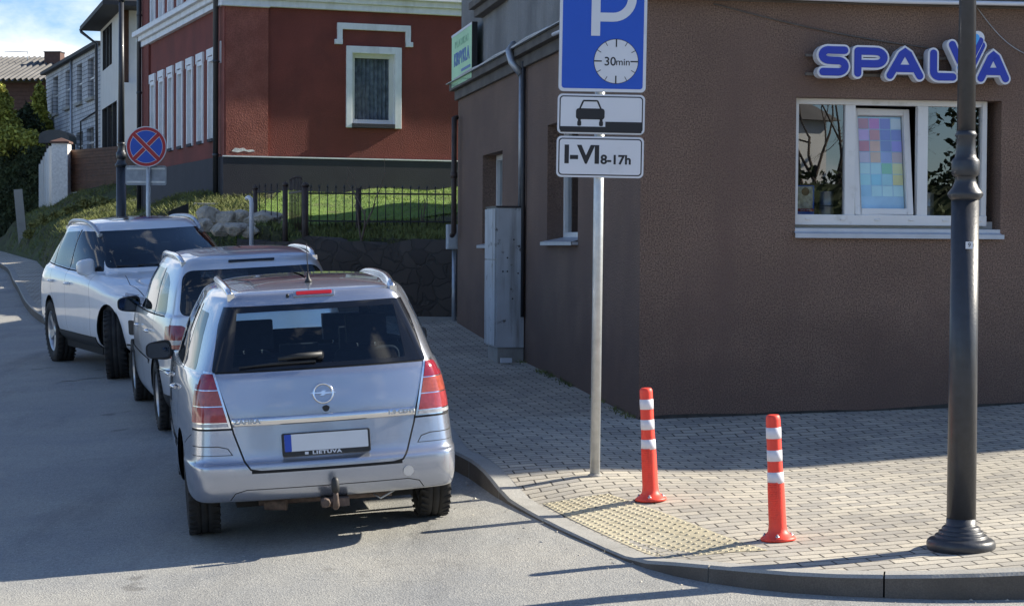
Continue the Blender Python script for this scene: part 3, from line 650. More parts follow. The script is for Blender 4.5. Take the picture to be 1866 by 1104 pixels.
wall_mb(mb, Z0, YV, -XU, 0, 10.3, -.5, zc, LW, .34, 'brown')
mb.quad((0, 10.3, -.5), (0, 10.3, zc), (30, 10.3, zc), (30, 10.3, -.5), 'brown')
mb.quad((30, 0, -.5), (30, 10.3, -.5), (30, 10.3, zc), (30, 0, zc), 'brown')
mb.build('brown_wall', shop, recalc=False)
mb = MB()
up_ops = []
vv0, _ = shop_uv(920, 10, False); vv1, _ = shop_uv(876, 10, False); _, zup = shop_uv(880, 12, False)
wall_mb(mb, (0.03, .03, 0), XU, -YV, 0, 29.9, zc, 9.0, [(1.2, 2.3, zup+.1, 6.2), (4.2, 5.3, zup+.1, 6.2), (7.2, 8.3, zup+.1, 6.2)], .2, 'greyplaster')
wall_mb(mb, (0.03, .03, 0), YV, -XU, 0, 10.2, zc, 9.0, [(vv0, vv1, zup+.1, 6.2), (2.2, 3.2, zup+.1, 6.2)], .2, 'greyplaster')
mb.quad((.03, 10.25, zc), (.03, 10.25, 9.6), (29.9, 10.25, 9.6), (29.9, 10.25, zc), 'greyplaster')
mb.quad((29.95, 0.03, zc), (29.95, 10.25, zc), (29.95, 10.25, 9.6), (29.95, .03, 9.6), 'greyplaster')
mb.build('grey_wall', shop, recalc=False)
for a, b in (((vv0, vv1), 0), ((2.2, 3.2), 0)):
    mb = MB(); mb.box((.17, a[0], zup+.1), (.23, a[0]+.06, 6.2), 'upvc'); mb.box((.17, a[1]-.06, zup+.1), (.23, a[1], 6.2), 'upvc'); mb.box((.17, a[0]+.06, zup+.1), (.23, a[1]-.06, zup+.16), 'upvc'); mb.box((.17, a[0]+.06, 6.14), (.23, a[1]-.06, 6.2), 'upvc'); o = mb.build('upper_window', shop)
    mb = MB(); mb.box((.2, a[0], zup+.1), (.22, a[1], 6.2), 'houseglass'); mb.build('pane', o)
for a in ((1.2, 2.3), (4.2, 5.3), (7.2, 8.3)): mb = MB(); mb.box((a[0], .2, zup+.1), (a[1], .24, 6.2), 'houseglass'); mb.build('upper_window', shop)
mb = MB()   # sill of the upper window above the green board
mb.box((-.14, vv0-.12, zup-.02), (.06, vv1+.1, zup+.07), 'browndark'); mb.box((-.08, vv0-.07, zup-.12), (.04, vv1+.05, zup-.02), 'browndark')
mb.build('window_sill', shop, bevel=.01)
mb = MB()   # hipped roof
e = .60
mb.add([(-e, -e, 9.6), (30+e, -e, 9.6), (30+e, 10.3+e, 9.6), (-e, 10.3+e, 9.6), (4.5, 5.1, 12.0), (25.5, 5.1, 12.0), (-e, -e, 9.51), (30+e, -e, 9.51), (30+e, 10.3+e, 9.51), (-e, 10.3+e, 9.51)],
       [(0, 1, 5, 4), (1, 2, 5), (2, 3, 4, 5), (3, 0, 4), (0, 6, 7, 1), (1, 7, 8, 2), (2, 8, 9, 3), (3, 9, 6, 0), (6, 9, 8, 7)], 'darkroof')
mb.build('roof', shop)
# cornice band between the storeys
mb = MB()
for d, z0, z1 in ((.045, zc-.17, zc-.045), (.11, zc-.045, zc+.05)):
    mb.box((-d, -d, z0 if d > .1 else zc-.06), (30, .0, z1), 'browndark'); mb.box((-d, 0, z0), (0, 10.3+d, z1), 'browndark')
mb.build('cornice', shop, bevel=.012)
mb = MB()   # thin flashing on top of the cornice
mb.box((-.15, -.15, zc+.05), (30, .03, zc+.058), 'zinc'); mb.box((-.15, .03, zc+.05), (.03, 10.45, zc+.058), 'zinc')
mb.build('cornice_flashing', shop)
mb = MB()
mb.tube([(u, -.15, zc-.035+.006*math.sin(u*2.3)) for u in np.arange(-.1, 14, .5)], .019, 'signwhite', 8)
for u in np.arange(.5, 13, 1.0): mb.box((u, -.155, zc-.04), (u+.025, -.1, zc+.012), 'zinc')
mb.tube([(-.135, v, zc-.04+.008*math.sin(v*2.1)) for v in np.arange(-.1, 3.5, .4)], .02, 'signwhite', 8)
mb.tube([(-.12, v, zc+.075+.008*math.sin(v*3.1)) for v in np.arange(3.4, 10.2, .4)], .016, 'zinc', 8)
mb.build('conduit', shop)
# big window on the shop front
mb = MB(); yF = .10; H0, H1 = zs0+.115, zt1
uR = shop_uv(1807, 300)[0]; frame_mb(mb, ua+.003, uR, H0, H1, .05, yF, yF+.07, 'upvc')
m1a, m1b = shop_uv(1547, 300)[0], shop_uv(1566, 300)[0]; m2a, m2b = shop_uv(1680, 300)[0], shop_uv(1699, 300)[0]
mb.box((m1a, yF+.002, H0+.05), (m1b, yF+.068, H1-.05), 'upvc'); mb.box((m2a, yF+.002, H0+.05), (m2b, yF+.068, H1-.05), 'upvc')
mb.box((ua+.003, yF-.012, H0-.005), (uR, yF+.06, H0+.085), 'upvc')
for k in range(6):
    u = ua+.12+k*.31; mb.box((u, yF-.022, H0+.035), (u+.05, yF-.012, H0+.052), 'upvc')
wf = mb.build('shop_window', shop, bevel=.005)
mb = MB(); mb.quad((ua+.04, yF+.035, H0+.08), (m1a, yF+.035, H0+.08), (m1a, yF+.035, H1-.045), (ua+.04, yF+.035, H1-.045), 'shopglass')
mb.build('pane', wf, recalc=False); mb = MB(); mb.quad((m2b, yF+.035, H0+.08), (uR-.04, yF+.035, H0+.08), (uR-.04, yF+.035, H1-.045), (m2b, yF+.035, H1-.045), 'shopglass'); mb.build('pane', wf, recalc=False)
# tilted sash (top leaning into the room)
TS = Matrix.Translation((0, yF+.03, H0+.085)) @ Matrix.Rotation(R(-8), 4, 'X') @ Matrix.Rotation(R(0), 4, 'Z')
sw0, sw1, sh = m1b+.004, m2a-.03, H1-H0-.15
mb = MB(); frame_mb(mb, sw0, sw1, 0, sh, .055, -.03, .04, 'upvc', TS)
sash = mb.build('tilted_sash', wf, bevel=.006)
mb = MB(); mb.quad(*[TS @ Vector(q) for q in ((sw0+.05, .008, .05), (sw1-.05, .008, .05), (sw1-.05, .008, sh-.05), (sw0+.05, .008, sh-.05))], 'clearglass'); mb.build('pane', sash, recalc=False)
# colour chart sheet behind the sash glass
cw = sw1-sw0-.12; ch = sh-.12
CH = [((.36, .09, .12), (.42, .06, .35), (.05, .08, .42), (.42, .52, .75)), ((.45, .26, .55), (.45, .12, .10), (.03, .09, .40), (.04, .09, .42)), ((.42, .05, .06), (.55, .28, .12), (.03, .10, .34), (.16, .13, .60)),
      ((.42, .36, .42), (.50, .30, .12), (.16, .24, .48), (.42, .28, .22)), ((.35, .60, .68), (.28, .55, .62), (.08, .42, .16), (.55, .55, .12)), ((.22, .55, .72), (.10, .45, .75), (.20, .50, .50), (.58, .52, .05)), ((.16, .42, .70), (.30, .56, .76), (.35, .60, .78), (.36, .60, .78))]
mb = MB(); mb.add([TS @ Vector(q) for q in ((sw0+.06, .03, .06), (sw1-.06, .03, .06), (sw1-.06, .03, sh-.06), (sw0+.06, .03, sh-.06))], [(0, 1, 2, 3)], 'whitepaper')
MT['sheetblue'] = M('sheet_blue', (.45, .68, .86), .8, var=.2, scale=3)
mb.m[-1] = mb.mi('sheetblue')
cs = cw/4.45
for r_, row in enumerate(CH):
    for c_, col in enumerate(row):
        nm = 'chart_%d_%d' % (r_, c_); MT[nm] = M('chart_colour', tuple(.5*x+.5*y for x, y in zip(col, (.45, .55, .68))) if False else tuple(min(.85, .95*x+.26*q) for x, q in zip(col, (1, 1.1, 1.3))), .8, var=.05)
        x0 = sw0+.06+.02+c_*cs*1.07; z1 = sh-.075-r_*cs*1.07
        mb.add([TS @ Vector(q) for q in ((x0, .027, z1-cs), (x0+cs, .027, z1-cs), (x0+cs, .027, z1), (x0, .027, z1))], [(0, 1, 2, 3)], nm)
tag(mb.build('colour_chart', None, recalc=False), 'pale blue sheet printed with coloured squares behind the tilted sash of the shop window', 'poster').matrix_world = BT
mb = MB()   # outer sheet-metal sill
mb.add([(ua-.01, .10, zs0+.085), (ub-.0, .10, zs0+.085), (ub-.0, -.045, zs0+.035), (ua-.01, -.045, zs0+.035), (ua-.01, -.045, zs0-.002), (ub+.02, -.045, zs0-.002), (ub+.02, -.045, zs0+.035)], [(0, 1, 2, 3), (3, 2, 6, 5, 4)], 'sill')
mb.box((ua, .0, zs0+.0), (ub, .10, zs0+.08), 'sill'); mb.build('window_sill', shop)
mb = MB()   # room behind the shop window: back wall, floor, shelf board
mb.add([(ua-.3, .3, 1.2), (ub+.3, .3, 1.2), (ub+.3, 3, 1.2), (ua-.3, 3, 1.2), (ua-.3, .3, 3.5), (ub+.3, .3, 3.5), (ub+.3, 3, 3.5), (ua-.3, 3, 3.5)], [(0, 1, 2, 3), (4, 5, 6, 7), (3, 2, 6, 7), (0, 3, 7, 4), (1, 2, 6, 5)], 'interior')
mb.build('shop_interior', shop, recalc=False)
mb = MB(); mb.box((ua, .17, zs0+.02), (ub, .42, zs0+.15), 'upvc'); mb.build('inner_sill', shop)
SH = zs0+.151
def at_shop(o, **k): o.matrix_world = BT @ o.matrix_basis; return o
MT['canblue'] = M('can_blue', (.05, .20, .72), .35, var=.1); MT['canphoto'] = M('can_photo', (.75, .68, .48), .5, var=.5, scale=25); MT['cangold'] = M('can_brown', (.30, .16, .06), .4, var=.2)
MT['tin'] = M('tin', (.42, .45, .48), .3, metal=.8, var=.15)
cA, cB = shop_uv(1463, 400)[0], shop_uv(1497, 400)[0]
can = empty('paint_can', BT @ Vector(((cA+cB)/2, .24, SH)), BA, 'blue rectangular paint can with landscape label standing behind the left pane of the shop window', 'paint can')
wc = (cB-cA)/2; mb = MB(); mb.box((-wc, -.05, 0), (wc, .05, .30), 'canblue'); mb.build('can_body', can, bevel=.008)
mb = MB(); mb.box((-wc*.82, -.053, .10), (wc*.8, -.051, .29), 'canphoto'); mb.prism(disc(.035, 20, -.0, .245), -.056, -.054, 'cangold', Matrix()); mb.box((-wc*.9, -.055, .075), (wc*.9, -.0535, .10), 'signred'); mb.build('can_label', can)
text_mesh('BASE BPR', .022, 'signwhite', Matrix.Translation((0, -.058, .087)) @ TXT, 'label_text', can, .0005)
mb = MB(); mb.tube([(-.03, 0, .30), (-.025, 0, .335), (0, 0, .345), (.025, 0, .335), (.03, 0, .30)], .004, 'cangold'); mb.build('can_handle', can)
tin0 = None
for k, (px, stack) in enumerate(((1524, 2), (1706, 2), (1716, 2), (1786, 2))):
    u = shop_uv(px, 400)[0]
    for s in range(stack):
        lab = 'silver paint tin, %s of the %s in the shop window' % (('lower', 'upper')[s], ('pair beside the blue can', 'pair left of the lamp post', 'pair partly behind the lamp post', 'pair right of the lamp post')[k])
        t = empty('paint_tin', BT @ Vector((u, .26 if k != 2 else .34, SH+s*.128)), BA, lab, 'paint tin', 'silver paint tins in the shop window')
        mb = MB(); rr = .062; mb.lathe([(rr, 0), (rr*1.03, .004), (rr, .01), (rr, .112), (rr*1.04, .118), (rr*1.04, .124), (rr*.92, .124), (rr*.9, .118)], 'tin', 28); mb.build('tin_body', t)
        mb = MB(); mb.tube([(rr*math.cos(a), -.012-rr*abs(math.sin(a))*.15, .09-.05*math.sin(a)) for a in np.linspace(0, math.pi, 10)], .0018, 'tin', 6); mb.build('tin_handle', t)
# side windows on the left wall
for k, (vn, vf, z0, z1) in enumerate(LW):
    mb = MB(); FR = Matrix(((0, 1, 0, 0), (1, 0, 0, 0), (0, 0, 1, 0), (0, 0, 0, 1)))
    x0 = .17
    frame_mb(mb, vn, vf, z0+.03, z1, .07, x0, x0+.07, 'upvc', FR); mc = (vn+vf)/2
    mb.box((mc-.04, x0+.002, z0+.1), (mc+.04, x0+.066, z1-.07), 'upvc', FR)
    wn = mb.build('side_window', shop, bevel=.006)
    mb = MB(); mb.quad((x0+.04, vn+.05, z0+.08), (x0+.04, vf-.05, z0+.08), (x0+.04, vf-.05, z1-.05), (x0+.04, vn+.05, z1-.05), 'houseglass'); mb.build('pane', wn, recalc=False)
    mb = MB(); mb.box((.5, vn-.2, z0-.3), (.52, vf+.2, z1+.3), 'interior'); mb.build('blind', wn)
    mb = MB(); mb.add([(.17, vn, z0+.05), (.17, vf, z0+.05), (-.07, vf+.02, z0), (-.07, vn-.02, z0), (-.07, vn-.02, z0-.035), (-.07, vf+.02, z0-.035)], [(0, 1, 2, 3), (3, 2, 5, 4)], 'sill'); mb.box((-.06, vn-.01, z0-.03), (.17, vf+.01, z0+.0), 'sill'); mb.build('window_sill', shop)
# plinth joint: dark damp line and pointing strip at foot of the front wall
mb = MB()
MT['plinthdirt'] = M('damp_plinth', (.045, .042, .036), .95, var=.5, scale=9, bump=.6)
for i in range(56):
    u0_, u1_ = i*.25, (i+1)*.25
    a, b = BO+BU*u0_, BO+BU*u1_; za, zb = Hs(a.x, a.y), Hs(b.x, b.y)
    f = lambda q: .022+.008*math.sin(q*1.3)+.006*math.sin(q*.7)+.006*math.sin(q*3.1)
    mb.add([(u0_, -.004, za-.02), (u1_, -.004, zb-.02), (u1_, -.004, zb+f(i+1)), (u0_, -.004, za+f(i))], [(0, 1, 2, 3)], 'plinthdirt')
mb.build('damp_line', shop, recalc=False)
# downpipe on the left wall, ending on the cabinet, with offset elbow over the cornice
vp, _ = shop_uv(957, 200, False); cabv0, _ = shop_uv(957, 500, False)
dp = MB(); zcab = shop_uv(957, 379, False)[1]
dp.tube([(-.05, vp, zcab), (-.05, vp, zc-.22)], .022, 'zinc', 12)
dp.tube([(-.05, vp, zc-.24), (-.14, vp+.08, zc-.10), (-.16, vp+.16, zc+.03), (-.08, vp+.28, zc+.12)], .04, 'zinc', 12)
dp.build('downpipe', shop)
mb = MB(); mb.tube([(-.035, vp-.10, zcab-1.2), (-.035, vp-.10, zc-.1)], .022, 'blackmetal', 8); mb.build('dark_conduit', shop)
# rear corner pipes and meter box
vq, _ = shop_uv(836, 400, False)
mb = MB(); za, zb = shop_uv(838, 215, False)[1], shop_uv(838, 425, False)[1]
mb.tube([(-.05, 10.1, za), (-.09, 10.05, za), (-.09, 10.05, zb), (-.09, 10.2, zb-.03)], .035, 'rustmetal', 10); mb.tube([(-.09, 10.05, (za+zb)/2-.04), (-.09, 10.05, (za+zb)/2+.04)], .045, 'rustmetal', 10); mb.build('gas_pipe', shop)
pb = at(824, 432, 27.0)
mbx = empty('meter_box', (pb.x, pb.y, 0), BA, 'small grey metal meter box on a pipe beside the shop rear corner', 'meter box')
ztp, zbt = at(824, 409, 27).z, at(824, 454, 27).z
mb = MB(); mb.box((-.075, -.09, zbt), (.075, .09, ztp), 'cabinet'); mb.build('box_body', mbx, bevel=.006)
mb = MB(); mb.box((-.065, -.1, zbt+.02), (.045, -.09, ztp-.02), 'cabinet'); mb.build('box_door', mbx, bevel=.004)
mb = MB(); mb.tube([(.03, 0, .6), (.03, 0, zbt)], .032, 'zinc', 10); mb.build('pipe', mbx)
# utility cabinet against the left wall
v0, _ = shop_uv(957, 500, False); pw = at(889, 520, (BO+BV*v0).y)
fx = (at(903, 520, (BO+BV*v0).y)-BO).dot(BU)
cabz = .36; cbz = shop_uv(957, 660, False)[1]
cab = empty('utility_cabinet', BT @ Vector((-.2, v0+.3, cbz)), BA, 'tall weathered grey utility cabinet standing against the shop side wall', 'cabinet')
hc = zcab-cbz; xw = fx+.2; mb = MB()
mb.box((xw, -.3, .16), (.19, .38, hc), 'cabinet'); mb.build('cabinet_body', cab, bevel=.006)
mb = MB(); mb.box((xw-.01, -.31, hc), (.19, .40, hc+.02), 'blackmetal'); mb.build('cabinet_top', cab)
mb = MB(); mb.box((xw+.02, -.28, -.15), (.19, .36, .16), 'kerb'); mb.build('plinth', cab)
for z0, z1 in ((.18, hc*.66), (hc*.665, hc-.01)):
    mb = MB(); mb.box((xw-.022, -.29, z0), (xw-.002, .37, z1), 'cabinet'); mb.build('cabinet_door', cab, bevel=.004)
mb = MB()
for q in ((.0, 1.15), (.0, 1.0), (.12, .98), (.06, .7), (-.05, 1.0), (.07, 1.35)): mb.prism(disc(.009, 8, q[0], q[1]), -.308, -.300, 'blackplastic', Matrix())
mb.build('rivet', cab)
tag(MB().box((-.25, -.08, 0), (-.13, -.02, .05), 'signwhite').build('litter_scrap', None), 'scrap of white paper lying at the foot of the grey cabinet', 'litter').matrix_world = BT @ Matrix.Translation((fx+.28, v0-.08, Hs(*(BO+BV*v0).xy)))
# hairdresser board above the cornice
va, _ = shop_uv(876, 100, False); vb, _ = shop_uv(838, 100, False); zbT = shop_uv(876, 45, False)[1]; zbB = shop_uv(873, 143, False)[1]
brd = empty('shop_board', BT @ Vector((-.08, (va+vb)/2, zbB)), BA, 'pale green lettered board mounted above the cornice of the brown building', 'sign')
hb = zbT-zbB; wv = (vb-va)/2; FR = Matrix(((0, 1, 0, 0), (-1, 0, 0, 0), (0, 0, 1, 0), (0, 0, 0, 1)))   # local x -> -y? u right as seen from the street
mb = MB(); mb.box((-.03, -wv, 0), (.03, wv, hb), 'greenboard'); mb.build('board_panel', brd)
mb = MB(); mb.box((-.035, -wv-.02, -.02), (.035, -wv, hb+.03), 'signblack'); mb.box((-.035, -wv, hb), (.035, wv, hb+.03), 'signwhite'); mb.build('board_frame', brd)
TB = Matrix.Translation((-.032, 0, 0)) @ Matrix.Rotation(-math.pi/2, 4, 'Z')
MT['boardtext'] = M('board_text', (.05, .16, .42), .5, var=0); MT['boardfaint'] = M('board_faint', (.26, .50, .30), .5, var=0)
text_mesh('KIRPYKLA', .235, 'boardtext', TB @ Matrix.Translation((.0, 0, hb*.50)) @ TXT, 'lettering', brd, .003, .006, .66*wv*2/.92)
text_mesh('PLAUKAI', .13, 'boardfaint', TB @ Matrix.Translation((0, 0, hb*.80)) @ TXT, 'lettering', brd, .003, 0, .9*wv*2/.92, space=1.4)
mb = MB(); mb.box((-.0, -.003, hb*.22), (wv*.85, .003, hb*.27), 'boardtext', TB); mb.build('small_print', brd)

# SPALVA letters, built as rounded strokes, each letter its own mesh
def arc(cx, cz, r, a0, a1, n=10, rz=None):
    rz = rz or r; return [(cx+r*math.cos(R(a0+(a1-a0)*k/n)), cz+rz*math.sin(R(a0+(a1-a0)*k/n))) for k in range(n+1)]
def ribbon(mb, path, hw, y0, y1, mat, T, side=None):
    P = [Vector((p[0], 0, p[1])) for p in path]; n = len(P); Lf, Rt = [], []
    for i in range(n):
        t = (P[min(i+1, n-1)]-P[max(i-1, 0)]).normalized(); nn = Vector((-t.z, 0, t.x))
        if 0 < i < n-1:
            t1 = (P[i]-P[i-1]).normalized(); c = max(.5, nn.dot(Vector((-t1.z, 0, t1.x))))
        else: c = 1
        Lf.append(P[i]+nn*hw/c); Rt.append(P[i]-nn*hw/c)
    def cap(p, t, n=8):
        a = math.atan2(t.z, t.x); return [p+Vector((math.cos(a+math.pi/2-math.pi*k/n)*hw, 0, math.sin(a+math.pi/2-math.pi*k/n)*hw)) for k in range(1, n)]
    te = (P[-1]-P[-2]).normalized(); ts = (P[0]-P[1]).normalized()
    ce = cap(P[-1], te); cs_ = cap(P[0], ts)
    outline = Lf+ce+Rt[::-1]+cs_
    m = len(outline); V = [T @ Vector((p.x, y0, p.z)) for p in outline]+[T @ Vector((p.x, y1, p.z)) for p in outline]
    mb.add(V, [(i, (i+1) % m, (i+1) % m+m, i+m) for i in range(m)], side or mat)
    # front face as quads + caps
    F = [T @ Vector((p.x, y0, p.z)) for p in Lf+Rt]; mb.add(F, [(i, i+1, n+i+1, n+i) for i in range(n-1)], mat)
    mb.add([T @ Vector((p.x, y0, p.z)) for p in [Lf[-1]]+ce+[Rt[-1]]], [tuple(range(len(ce)+2))], mat)
    mb.add([T @ Vector((p.x, y0, p.z)) for p in [Rt[0]]+cs_+[Lf[0]]], [tuple(range(len(cs_)+2))], mat)
def letter_paths(ch):
    # glyph box 0..1 wide, 0..1 high
    if ch == 'S': return [[(.92, .98), (.45, .98)]+arc(.32, .76, .25, 100, 260, 10, .23)+[(.5, .52)]+arc(.68, .27, .26, 85, -90, 10, .25)+[(.1, .02)]]
    if ch == 'P': return [[(.10, 0), (.10, .5), (.10, .97)], [(.10, .98), (.62, .98)]+arc(.68, .70, .27, 75, -75, 10, .28)+[(.6, .42), (.12, .42)]]
    if ch == 'A': return [[(0, 0), (.40, .90), (.5, .985), (.60, .90), (1, 0)], [(.24, .30), (.76, .30)]]
    if ch == 'L': return [[(.1, 1), (.1, .25)]+arc(.34, .24, .24, 180, 265, 5)+[(.95, 0)]]
    if ch == 'V': return [[(0, 1), (.50, .02), (1, 1)]]
GL = [('S', 1474, 1534, 90, 140), ('P', 1536, 1604, 92, 142), ('A', 1600, 1666, 94, 146), ('L', 1674, 1728, 97, 148), ('V', 1711, 1776, 82, 150), ('A', 1764, 1821, 100, 151)]
word = empty('shop_lettering', BT @ Vector((shop_uv(1650, 120)[0], -.1, shop_uv(1650, 150)[1])), BA, 'large raised blue letters with white rims fixed to the brown wall above the shop window', 'sign')
WI = Matrix.Translation(-Vector((shop_uv(1650, 120)[0], -.1, shop_uv(1650, 150)[1])))
for k, (chh, xa, xb, ya, yb) in enumerate(GL):
    u0_, z1_ = shop_uv(xa+9, ya+4); u1_, z0_ = shop_uv(xb-4, yb-4)
    Tl = WI @ Matrix.Translation((u0_, 0, z0_)) ; sx, sz = u1_-u0_, z1_-z0_
    mw = MB(); mbk = MB(); y0 = -.17-(.012 if chh == 'V' else 0)
    for j, path in enumerate(letter_paths(chh)):
        pp = [(p[0]*sx, p[1]*sz) for p in path]
        ribbon(mw, pp, .049, y0-.001*j, y0+.10, 'letterwhite', Tl)
        ribbon(mbk, pp, .032, y0-.006-.001*j, y0-.0035, 'letterblue', Tl)
    if chh == 'A': mw.prism([(.30*sx, .33*sz), (.70*sx, .33*sz), (.5*sx, .85*sz)], y0-.0022, y0+.05, 'letterwhite', Tl)
    lo = mw.build('letter', word); mbk.build('letter_face', lo)
    if chh == 'V':
        mc = MB()
        for q, (a, b, mt, zz) in enumerate((((.42, .18), (1.02, 1.32), 'lettercyan', .010), ((.52, .12), (1.12, 1.22), 'letterblue', .009))):
            pass
        mw2 = MB(); ribbon(mw2, [(.36*sx, .26*sz), (.86*sx, 1.22*sz)], .062, y0-.008, y0+.09, 'letterwhite', Tl); lo2 = mw2.build('letter', word)
        ribbon(mc, [(.28*sx, .30*sz), (.80*sx, 1.24*sz)], .030, y0-.0125, y0-.010, 'lettercyan', Tl); ribbon(mc, [(.42*sx, .20*sz), (.94*sx, 1.14*sz)], .030, y0-.0105, y0-.009, 'letterblue', Tl); mc.build('letter_face', lo2)
mb = MB(); ul, _ = shop_uv(1466, 120); ur, _ = shop_uv(1815, 120)
for py in (102, 136):
    z = shop_uv(1480, py)[1]; mb.box((ul, -.04, z-.012), (ur, -.015, z+.012), 'browndark', WI)
    for px in (1480, 1560, 1640, 1720, 1800): u = shop_uv(px, 120)[0]; mb.box((u, -.08, z-.01), (u+.02, .0, z+.01), 'browndark', WI)
mb.build('mounting_rail', word)
# thin cable sagging down the front wall
mb = MB(); a = shop_uv(1300, 8); b = shop_uv(1720, 92)
mb.tube([(a[0]+(b[0]-a[0])*t, -.012, a[1]+(b[1]-a[1])*t-.10*math.sin(math.pi*t)*.4) for t in np.linspace(0, 1, 16)], .006, 'browndark', 6)
tag(mb.build('wall_cable'), 'dark cable running down the brown front wall to the letters', 'cable').matrix_world = BT
mb = MB(); a = shop_uv(1778, 14); b = shop_uv(1880, 105)
mb.tube([(a[0]+(b[0]-a[0])*t, -.02, a[1]+(b[1]-a[1])*t-.07*math.sin(math.pi*t)) for t in np.linspace(0, 1, 14)], .004, 'zinc', 6)
tag(mb.build('wall_cable'), 'thin pale wire curving down the wall right of the lamp post', 'cable').matrix_world = BT
# a little weed and grit line along the foot of the left wall
pts = []
for _ in range(700):
    v = RNG.uniform(.1, 6.5); p = BO+BV*v-BU*abs(RNG.normal()*.035)-BU*.01
    if math.sin(v*5.1)+math.sin(v*2.3) > .1: pts.append((p.x, p.y, Hs(p.x, p.y)))
blades('wall_weeds', pts, .035, .012, 'drygrass', lean=.8)
# ================================================================== STREET FURNITURE
def street_lamp(px, py, Y, label, base=None):
    p = at(px, py, Y) if base is None else Vector(base)
    t = empty('street_lamp', p, 0, label, 'street lamp', 'black street lamps')
    mb = MB(); mb.lathe([(.178, -.02), (.190, 0), (.193, .012), (.193, .03), (.188, .045), (.175, .056), (.150, .062), (.148, .064), (.147, .074), (.140, .080), (.128, .082), (.127, .084), (.126, .096), (.118, .102), (.110, .104), (.109, .106), (.107, .118), (.098, .126), (.088, .130), (.084, .134), (.083, .17)], 'lamp', 48); mb.build('base', t)
    mb = MB(); mb.lathe([(.082, .15), (.077, 1.98)], 'lamp', 48); mb.build('lower_shaft', t)
    mb = MB(); mb.lathe([(.077, 1.97), (.092, 1.985), (.100, 2.0), (.098, 2.012), (.075, 2.04), (.062, 2.07), (.056, 2.10), (.066, 2.105), (.076, 2.115), (.079, 2.14), (.079, 2.19), (.073, 2.20), (.062, 2.21), (.058, 2.23), (.054, 2.26), (.053, 2.32), (.060, 2.33), (.062, 2.34), (.055, 2.35), (.052, 2.36)], 'lamp', 48); mb.build('collar', t)
    mb = MB(); mb.lathe([(.052, 2.35), (.038, 4.6)], 'lamp', 40); mb.lathe([(.05, 4.55), (.06, 4.6), (.04, 4.66), (.03, 4.75), (.07, 4.8), (.09, 4.82)], 'lamp', 32); mb.build('upper_shaft', t)
    mb = MB(); mb.lathe([(.10, 4.82), (.17, 5.2), (.17, 5.22)], 'houseglass', 6, smooth=False); mb.lathe([(.2, 5.22), (.19, 5.26), (.08, 5.38), (.03, 5.42), (.02, 5.5)], 'lamp', 24); mb.build('lantern', t)
    return t
bl = G(1751, 998, Hs)
lampA = street_lamp(0, 0, 0, 'black street lamp with a small number 9 tag in front of the shop window', bl)
tg = at(1766, 447, bl.y-.08); zt_ = tg.z-bl.z; aa = math.asin(min(.99, max(-.99, (tg.x-bl.x)/.080)))
TG = Matrix.Rotation(aa, 4, 'Z') @ Matrix.Translation((0, -.0825, zt_))
mb = MB(); mb.box((-.020, -.001, -.020), (.020, .004, .020), 'signwhite', TG); mb.build('number_tag', lampA)
text_mesh('9', .036, 'signblack', TG @ Matrix.Translation((0, -.002, 0)) @ TXT, 'lettering', lampA, .0004)
p = at(221, 430, 31); street_lamp(0, 0, 0, 'slender black street lamp standing on the bank behind the white car', (p.x, p.y, 1.10))

def bollard(px, py, label):
    p = G(px, py, Hs); e_ = .15
    nrm = Vector((-(Hs(p.x+e_, p.y)-Hs(p.x-e_, p.y))/(2*e_), -(Hs(p.x, p.y+e_)-Hs(p.x, p.y-e_))/(2*e_), 1)).normalized()
    nrm = Vector((-.052, -.0, 1)).normalized()
    t = empty('bollard', p, 0, label, 'bollard', 'red and white bollards on the pavement')
    t.rotation_euler = nrm.to_track_quat('Z', 'Y').to_euler()
    Hh = .742; mb = MB()
    mb.lathe([(.103, 0), (.104, .012), (.098, .018), (.075, .034), (.058, .052), (.055, .07), (.052, .09), (.050, .30), (.044, .46), (.043, Hh-.03), (.041, Hh-.012), (.034, Hh-.002), (.025, Hh)], 'redplastic', 40)
    mb.build('post', t)
    mb = MB()
    for k in range(17):
        z = .12+k*.0135
        mb.lathe([(.0505, z), (.0525, z+.002), (.0525, z+.006), (.0505, z+.008)], 'redplastic', 40, cap=False) if False else None
        for a0 in np.linspace(-80, 10, 3):
            pass
        A0, A1 = R(-72), R(5); n = 8; vs = []
        for j in range(n+1):
            a = A0+(A1-A0)*j/n
            for rr, zz in ((.0485, z), (.0535, z+.0018), (.0535, z+.0062), (.0485, z+.008)): vs.append((rr*math.cos(a), rr*math.sin(a), zz))
        mb.add(vs, [(j*4+q, (j+1)*4+q, (j+1)*4+q+1, j*4+q+1) for j in range(n) for q in range(3)], 'redplastic')
    mb.build('ribbing', t)
    for f0, f1 in ((.10, .19), (.28, .37), (.455, .545)):
        z0, z1 = Hh*(1-f1), Hh*(1-f0); rz_ = lambda z: .0446+(.46-z)*.0375 if z < .46 else .0446; mb = MB(); mb.lathe([(rz_(z0)-.003, z0), (rz_(z0)+.0008, z0+.001), (rz_((z0+z1)/2)+.0008, (z0+z1)/2), (rz_(z1)+.0008, z1-.001), (rz_(z1)-.003, z1)], 'whiteband', 40, cap=False); bnd = mb.build('reflective_band', t)
    for q in range(5): 
        pass
    text_mesh('• ———', .010, 'signblack', Matrix.Translation((0, -.0485, Hh*(1-.535))) @ TXT, 'band_mark', t, .0003, xs=.9)
    for a in (-100, -10, 80, 170):
        mb = MB(); c_, s_ = math.cos(R(a)), math.sin(R(a)); Tm = Matrix.Translation((.078*c_, .078*s_, .026)); mb.lathe([(.012, -.004), (.012, .006), (.006, .006), (.006, .016)], 'alu', 10, Tm); mb.build('bolt', t)
    return t
bollard(1186, 911, 'red and white bollard nearer the shop corner, just right of the parking sign pole')
bollard(1418, 983, 'red and white bollard nearer the black lamp post, the taller looking of the pair')

